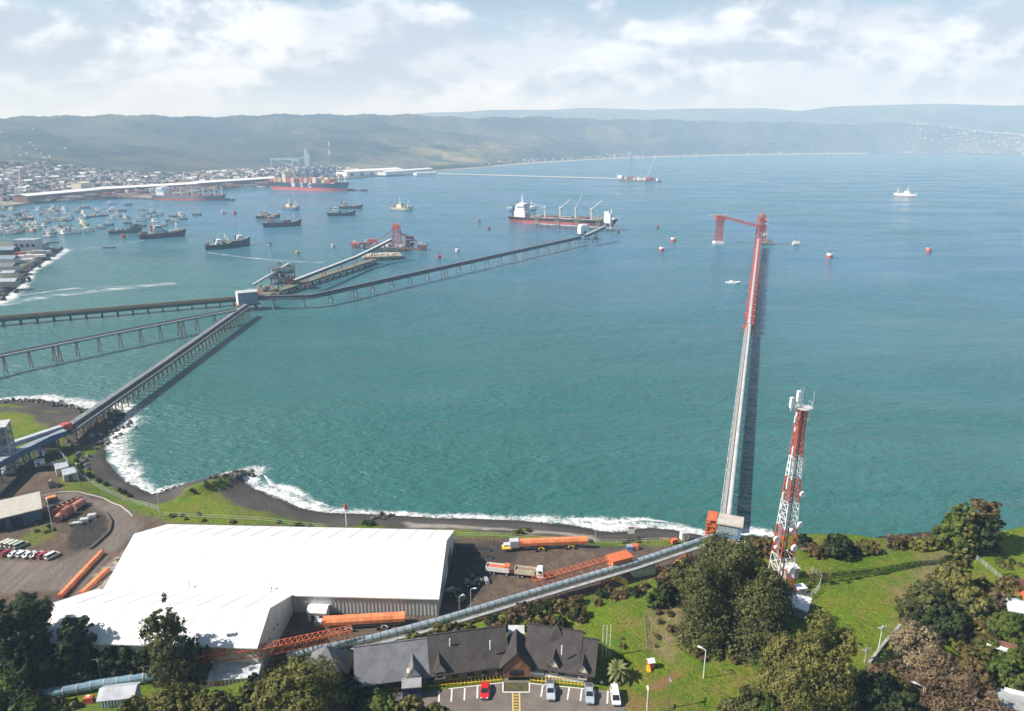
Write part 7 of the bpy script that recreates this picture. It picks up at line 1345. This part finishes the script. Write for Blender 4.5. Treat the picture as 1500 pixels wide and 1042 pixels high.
# large trees one can name
tree(1066, 928, 792, 150, 'largest tree, a dense olive-brown gum on the hilltop left of the mast', L_euc, 'gum', 'gum_tree', 100000, .30, 1, .34, nb=11)
tree(1094, 886, 806, 70, 'darker gum crowding the right side of the largest gum tree', L_dark, 'gum', 'gum_tree', 36000, .32, 2, .34)
tree(1178, 1052, 905, 135, 'pale olive gum tree at the bottom right of the lawn, lit from the left', L_olive, 'gum', 'gum_tree', 85000, .25, 3, .32, shell=.5, nb=10)
tree(256, 1010, 868, 82, 'airy gum tree with gaps in its crown, standing before the white warehouse', L_euc, 'dome', 'gum_tree', 9000, .36, 4, .36, shell=.25, nb=10)
tree(52, 990, 868, 84, 'tall dense dark tree, second from the left edge', L_dark, 'column', 'dark_tree', 34000, .34, 5, .3)
tree(6, 990, 862, 60, 'tall dark tree cut off by the left edge', L_dark, 'column', 'dark_tree', 24000, .34, 6, .3)
tree(118, 990, 892, 62, 'dark round-topped tree against the white warehouse, third from the left edge', L_dark, 'dome', 'dark_tree', 13000, .42, 7, .3)
tree(50, 1016, 930, 40, 'lower dark tree in front of the tall dense dark one', L_dark, 'dome', 'dark_tree', 9000, .42, 8, .3)
tree(168, 990, 938, 30, 'small dark tree below the warehouse, left of a row of four', L_dark, 'dome', 'dark_tree', 4200, .4, 9); tree(190, 990, 942, 34, 'small dark tree below the warehouse, second in a row of four', L_dark, 'dome', 'dark_tree', 4800, .4, 10); tree(212, 990, 944, 30, 'small dark tree below the warehouse, third in a row of four', L_dark, 'dome', 'dark_tree', 4200, .4, 12); tree(290, 1002, 925, 44, 'small dark tree close to the right side of the airy gum', L_dark, 'dome', 'dark_tree', 4500, .4, 13, shell=.4)
tree(312, 996, 933, 14, 'thin sapling against the white warehouse, left one of two', L_euc, 'column', 'sapling', 600, .35, 14, shell=.3, nb=6); tree(336, 980, 930, 13, 'thin sapling against the white warehouse, right one of two', L_euc, 'column', 'sapling', 550, .35, 15, shell=.3, nb=6)
tree(442, 1056, 962, 128, 'big rounded olive tree at the bottom edge left of the lodge', L_olive, 'dome', 'round_tree', 40000, .27, 16, .27)
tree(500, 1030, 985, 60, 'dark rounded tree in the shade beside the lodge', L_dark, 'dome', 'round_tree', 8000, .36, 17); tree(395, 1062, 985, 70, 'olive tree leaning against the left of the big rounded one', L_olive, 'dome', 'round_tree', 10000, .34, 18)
tree(258, 1070, 1018, 95, 'broad olive thicket tree on the bottom edge below the tin house', L_olive, 'dome', 'round_tree', 14000, .34, 19); tree(318, 1066, 1014, 70, 'olive tree on the bottom edge between the thicket and the big rounded tree', L_olive, 'dome', 'round_tree', 9000, .34, 20); tree(205, 1068, 1018, 55, 'small olive tree on the bottom edge right of the grey shed', L_olive, 'dome', 'round_tree', 6000, .34, 21)
tree(30, 1020, 972, 46, 'olive lit bush tree in front of the tall dark trees', L_green, 'dome', 'round_tree', 6500, .36, 22); tree(45, 1040, 1008, 46, 'dark leafy tree below the tall dark trees', L_dark, 'dome', 'round_tree', 6500, .36, 23); tree(10, 1058, 1010, 60, 'dark leafy tree in the bottom left corner', L_dark, 'dome', 'round_tree', 7000, .36, 24); tree(48, 1062, 1026, 60, 'green leafy tree on the bottom edge, right of the corner one', L_green, 'dome', 'round_tree', 6000, .34, 25)
tree(556, 1060, 1022, 64, 'olive bush tree on the bottom edge below the kiosk, left one', L_green, 'dome', 'round_tree', 8000, .32, 26); tree(600, 1062, 1020, 56, 'olive bush tree on the bottom edge below the kiosk, right one', L_olive, 'dome', 'round_tree', 7000, .32, 27); tree(528, 1046, 1030, 36, 'dark bush tree on the bottom edge left of the kiosk', L_dark, 'dome', 'round_tree', 4000, .32, 28); tree(640, 1066, 1036, 44, 'olive bush just showing at the bottom edge of the car park', L_olive, 'dome', 'round_tree', 4000, .32, 29)
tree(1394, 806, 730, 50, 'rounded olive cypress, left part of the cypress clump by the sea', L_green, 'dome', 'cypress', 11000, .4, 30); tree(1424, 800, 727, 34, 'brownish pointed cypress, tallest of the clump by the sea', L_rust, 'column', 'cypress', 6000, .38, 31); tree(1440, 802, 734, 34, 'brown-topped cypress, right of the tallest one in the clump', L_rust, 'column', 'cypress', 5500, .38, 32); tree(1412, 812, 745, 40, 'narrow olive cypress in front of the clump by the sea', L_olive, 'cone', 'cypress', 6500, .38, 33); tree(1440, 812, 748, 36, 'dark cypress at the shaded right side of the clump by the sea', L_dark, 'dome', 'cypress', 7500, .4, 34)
tree(1228, 816, 781, 40, 'round dark shrub on the cliff edge right of the mast', L_dark, 'dome', 'round_shrub', 6500, .36, 35, cat='shrub'); tree(1176, 800, 783, 28, 'dark green shrub right behind the mast', L_dark, 'dome', 'round_shrub', 3000, .36, 36, cat='shrub')
tree(1388, 878, 812, 78, 'tall conical thicket, apex of the dark mass right of the terrace', L_olive, 'cone', 'thicket', 14000, .38, 37, cat='thicket'); tree(1352, 908, 850, 70, 'dark thicket left of the conical one', L_euc, 'dome', 'thicket', 11000, .38, 38, cat='thicket'); tree(1415, 905, 852, 70, 'olive thicket right of the conical one', L_olive, 'dome', 'thicket', 11000, .38, 39, cat='thicket'); tree(1370, 925, 878, 80, 'dark thicket at the foot of the conical one', L_dark, 'dome', 'thicket', 9000, .38, 40, cat='thicket')
tree(1345, 972, 916, 76, 'tan leafless thicket beside the grey wall', L_tan, 'dome', 'bare_thicket', 20000, .22, 41, cat='thicket', shell=.3); tree(1375, 1042, 958, 110, 'brown leafless thicket at the bottom right, around the street lamps', L_brown, 'dome', 'bare_thicket', 32000, .22, 42, cat='thicket', shell=.25); tree(1425, 1020, 965, 60, 'yellow-brown thicket right of the leafless one', L_rust, 'dome', 'bare_thicket', 9000, .32, 43, cat='thicket'); tree(1420, 1070, 1005, 90, 'brown leafless thicket on the bottom edge near the corner house', L_brown, 'dome', 'bare_thicket', 10000, .3, 44, cat='thicket', shell=.3); tree(1470, 1010, 955, 62, 'rounded green tree right of the leafless thickets', L_green, 'dome', 'round_tree', 9000, .36, 45); tree(1470, 935, 895, 60, 'rounded dark green tree above the long white roofed building', L_green, 'dome', 'round_tree', 8500, .36, 46); tree(1455, 895, 862, 40, 'brown bare bush beside the green slope at the right', L_brown, 'dome', 'bare_thicket', 4500, .32, 47, cat='thicket', shell=.35); tree(1500, 985, 940, 44, 'green tree cut off by the right edge', L_green, 'dome', 'round_tree', 6000, .36, 48)
tree(958, 886, 862, 30, 'green rounded shrub beside the dry strip', L_green, 'dome', 'round_shrub', 4000, .34, 49, cat='shrub'); tree(976, 882, 852, 34, 'darker green shrub left of the largest gum tree', L_dark, 'dome', 'round_shrub', 5000, .36, 50, cat='shrub'); tree(1003, 862, 822, 44, 'olive shrub in front of the largest gum tree, near the conveyor', L_euc, 'dome', 'round_shrub', 6000, .38, 51, cat='shrub'); tree(1108, 806, 786, 34, 'olive shrub below the pier house', L_rust, 'dome', 'round_shrub', 4000, .36, 52, cat='shrub'); tree(1132, 815, 790, 36, 'brownish shrub between the pier house and the mast', L_rust, 'dome', 'round_shrub', 4500, .36, 53, cat='shrub')
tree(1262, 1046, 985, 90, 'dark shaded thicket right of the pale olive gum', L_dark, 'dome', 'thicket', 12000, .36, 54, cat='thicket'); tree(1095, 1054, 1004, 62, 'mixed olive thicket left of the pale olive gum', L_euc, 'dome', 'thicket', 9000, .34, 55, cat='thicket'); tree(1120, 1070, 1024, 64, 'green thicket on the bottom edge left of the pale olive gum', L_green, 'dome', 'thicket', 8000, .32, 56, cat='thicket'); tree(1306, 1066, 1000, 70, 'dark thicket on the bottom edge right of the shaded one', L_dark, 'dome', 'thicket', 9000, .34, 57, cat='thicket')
# palm
p = G(905, 994); t = thing('palm_tree', 'palm tree with a wide crown of arching fronds on the lawn', 'palm', p); MB().tube((0, 0, -.3), (.1, 0, 2.6), .45, 10, .38).build('trunk', bark, t)
lf = leafmat('palm_green', (.09, .11, .03), (.26, .26, .10), .15)
for i in range(34):
    a = i * 2.4; el = .95 - (i / 34) * 1.25; ln = 3.1; m = MB(); prev = None
    for k in range(8):
        f = k / 7; x = ln * f * math.cos(el) ; zz_ = 2.7 + ln * f * math.sin(el) - 1.1 * f * f * ln * .45; w_ = .42 * math.sin(math.pi * min(1, .12 + f * .88)) + .04
        c = Vector((math.cos(a) * x, math.sin(a) * x, zz_)); s_ = Vector((-math.sin(a), math.cos(a), 0)) * w_
        cur = (c + s_ - zu * w_ * .5, c, c - s_ - zu * w_ * .5)
        if prev: m.add([prev[0], prev[1], prev[2], cur[0], cur[1], cur[2]], [(0, 1, 4, 3), (1, 2, 5, 4)])
        prev = cur
    m.build('frond', lf, t)
# shrubs: prototypes and copies
SH = {}
for nm, mt, n_, sz, word in (('olive', L_olive, 1500, .26, 'olive'), ('dark', L_dark, 1500, .26, 'dark green'), ('rusty', L_rust, 1500, .24, 'rust-brown'), ('green', L_green, 1400, .26, 'green'), ('brown', L_brown, 1500, .2, 'bare brown'), ('yellow', L_yell, 1300, .24, 'yellow-green')):
    rnd = random.Random(len(SH)); t = thing(nm + '_shrub', '', 'shrub', (0, 0, -300)); leaves('foliage', blobset(2.4, 3.2, 'dome', rnd, 5), n_, sz, 70 + len(SH), mt, .34, 22, .5, parent=t); trunk(2.2, .09, blobset(2.2, 2.6, 'dome', rnd, 4), rnd, t, bark, 5); SH[nm] = [t, word, False, []]
def shrub(k, px, py, s, where):
    e = SH[k]; p = G(px, py); sc = (s * random.uniform(.85, 1.25), s * random.uniform(.85, 1.25), s * random.uniform(.75, 1.15)); rz = random.random() * 6
    o = dup(e[0], p, rz, None, sc) if e[2] else e[0]
    if not e[2]: o.location = p; o.rotation_euler.z = rz; o.scale = sc; e[2] = True
    o['group'] = e[1] + ' shrubs ' + where; WH.setdefault((e[1], where), []).append(o)
WH = {}
def scatter(poly_, n, kinds, s0, s1, where):
    xs = [p[0] for p in poly_]; ys = [p[1] for p in poly_]; c = 0; pp_ = np.array(poly_, float)
    while c < n:
        a, b = random.uniform(min(xs), max(xs)), random.uniform(min(ys), max(ys))
        if inside(np.array([[a, b]]), pp_)[0]: shrub(random.choice(kinds), a, b, random.uniform(s0, s1), where); c += 1
scatter([(560, 958), (640, 925), (700, 915), (780, 892), (850, 880), (905, 862), (915, 876), (850, 895), (835, 915), (790, 925), (690, 928), (560, 962)], 64, ['rusty', 'rusty', 'olive', 'brown', 'olive', 'rusty', 'dark'], .7, 1.35, 'on the lodge slope')
scatter([(905, 872), (960, 850), (1000, 835), (1020, 850), (960, 872), (915, 882)], 16, ['rusty', 'dark', 'olive', 'brown'], .8, 1.5, 'right of the orange housing')
scatter([(1175, 812), (1215, 806), (1265, 806), (1330, 800), (1330, 806), (1180, 818)], 20, ['rusty', 'dark', 'brown', 'olive', 'rusty'], .8, 1.5, 'on the cliff edge'); scatter([(1308, 798), (1370, 792), (1385, 800), (1320, 806)], 12, ['yellow', 'yellow', 'brown', 'olive'], 1.1, 1.6, 'left of the cypress clump')
scatter([(1340, 925), (1440, 905), (1470, 960), (1420, 970), (1360, 940)], 24, ['green', 'olive', 'yellow', 'dark', 'olive', 'rusty'], .8, 1.4, 'in the garden at the right'); scatter([(1400, 870), (1460, 865), (1500, 880), (1500, 940), (1440, 950), (1400, 910)], 34, ['green', 'olive', 'dark', 'olive', 'rusty'], 1.0, 1.9, 'in the upper garden'); scatter([(1300, 960), (1335, 985), (1330, 1042), (1240, 1042), (1270, 985)], 22, ['dark', 'dark', 'olive', 'brown'], 1.0, 1.8, 'in the shaded hollow'); scatter([(1430, 960), (1460, 1000), (1500, 1040), (1460, 1045)], 14, ['green', 'olive', 'dark', 'yellow'], .7, 1.3, 'behind the corner house'); scatter([(1330, 880), (1372, 830), (1350, 910), (1318, 925)], 14, ['rusty', 'dark', 'brown', 'olive'], .7, 1.3, 'edging the grass terrace')
scatter([(1440, 815), (1500, 830), (1500, 870), (1470, 850)], 6, ['olive', 'green'], .5, .9, 'on the right-hand slope'); scatter([(100, 660), (120, 690), (170, 718), (205, 735), (180, 722), (130, 700)], 14, ['green', 'dark'], .5, .8, 'by the small bay'); scatter([(290, 700), (340, 697), (310, 715), (270, 730)], 8, ['green', 'olive'], .4, .7, 'on the small grassy point'); scatter([(250, 748), (470, 770), (470, 775), (250, 762)], 12, ['green', 'olive'], .4, .7, 'behind the warehouse'); scatter([(530, 765), (560, 762), (562, 770), (525, 771)], 5, ['green', 'yellow'], .7, 1.0, 'by the navigation beacon'); scatter([(745, 785), (770, 776), (790, 785)], 6, ['green', 'yellow'], .6, .9, 'on the fence mound'); scatter([(860, 792), (1030, 790), (1030, 796), (870, 797)], 12, ['green', 'dark'], .4, .7, 'along the beach fence')
scatter([(1010, 955), (1090, 960), (1075, 1000), (1100, 1040), (1060, 1045), (1080, 1000)], 14, ['olive', 'rusty', 'green', 'brown'], .5, 1.0, 'below the largest gum tree'); scatter([(800, 900), (845, 885), (860, 905), (800, 935)], 7, ['rusty', 'brown', 'olive'], .6, 1.1, 'at the top of the lawn'); scatter([(150, 1004), (250, 1002), (330, 985), (330, 995), (230, 1008)], 7, ['olive', 'dark', 'rusty'], .6, 1.0, 'below the white warehouse'); scatter([(350, 965), (470, 955), (520, 940), (520, 965), (420, 985)], 24, ['dark', 'olive', 'rusty', 'dark'], .7, 1.3, 'under the red lattice truss'); scatter([(360, 1040), (430, 1010), (400, 985), (360, 1000)], 8, ['olive', 'dark'], .8, 1.2, 'behind the tin house'); scatter([(90, 1020), (115, 1035), (100, 1050), (70, 1035)], 5, ['dark', 'olive'], .7, 1.1, 'by the red tank'); scatter([(940, 875), (1000, 890), (1010, 930), (960, 970)], 9, ['rusty', 'olive', 'brown'], .35, .6, 'on the dry grass strip'); scatter([(830, 935), (940, 935), (940, 975), (880, 975)], 6, ['green', 'yellow', 'olive'], .25, .5, 'around the flagpoles'); scatter([(20, 745), (70, 770), (110, 775), (60, 785)], 8, ['olive', 'green'], .35, .6, 'around the dark blue shed'); scatter([(476, 975), (520, 960), (515, 1000), (490, 1010)], 7, ['dark', 'dark', 'green'], .8, 1.3, 'at the left end of the lodge')
for (w, where), os_ in WH.items(): rank(os_, w + ' shrub, {} from the left of those ' + where)
# leafless twigs of the brown thickets, dark bramble mass in the steepest corner
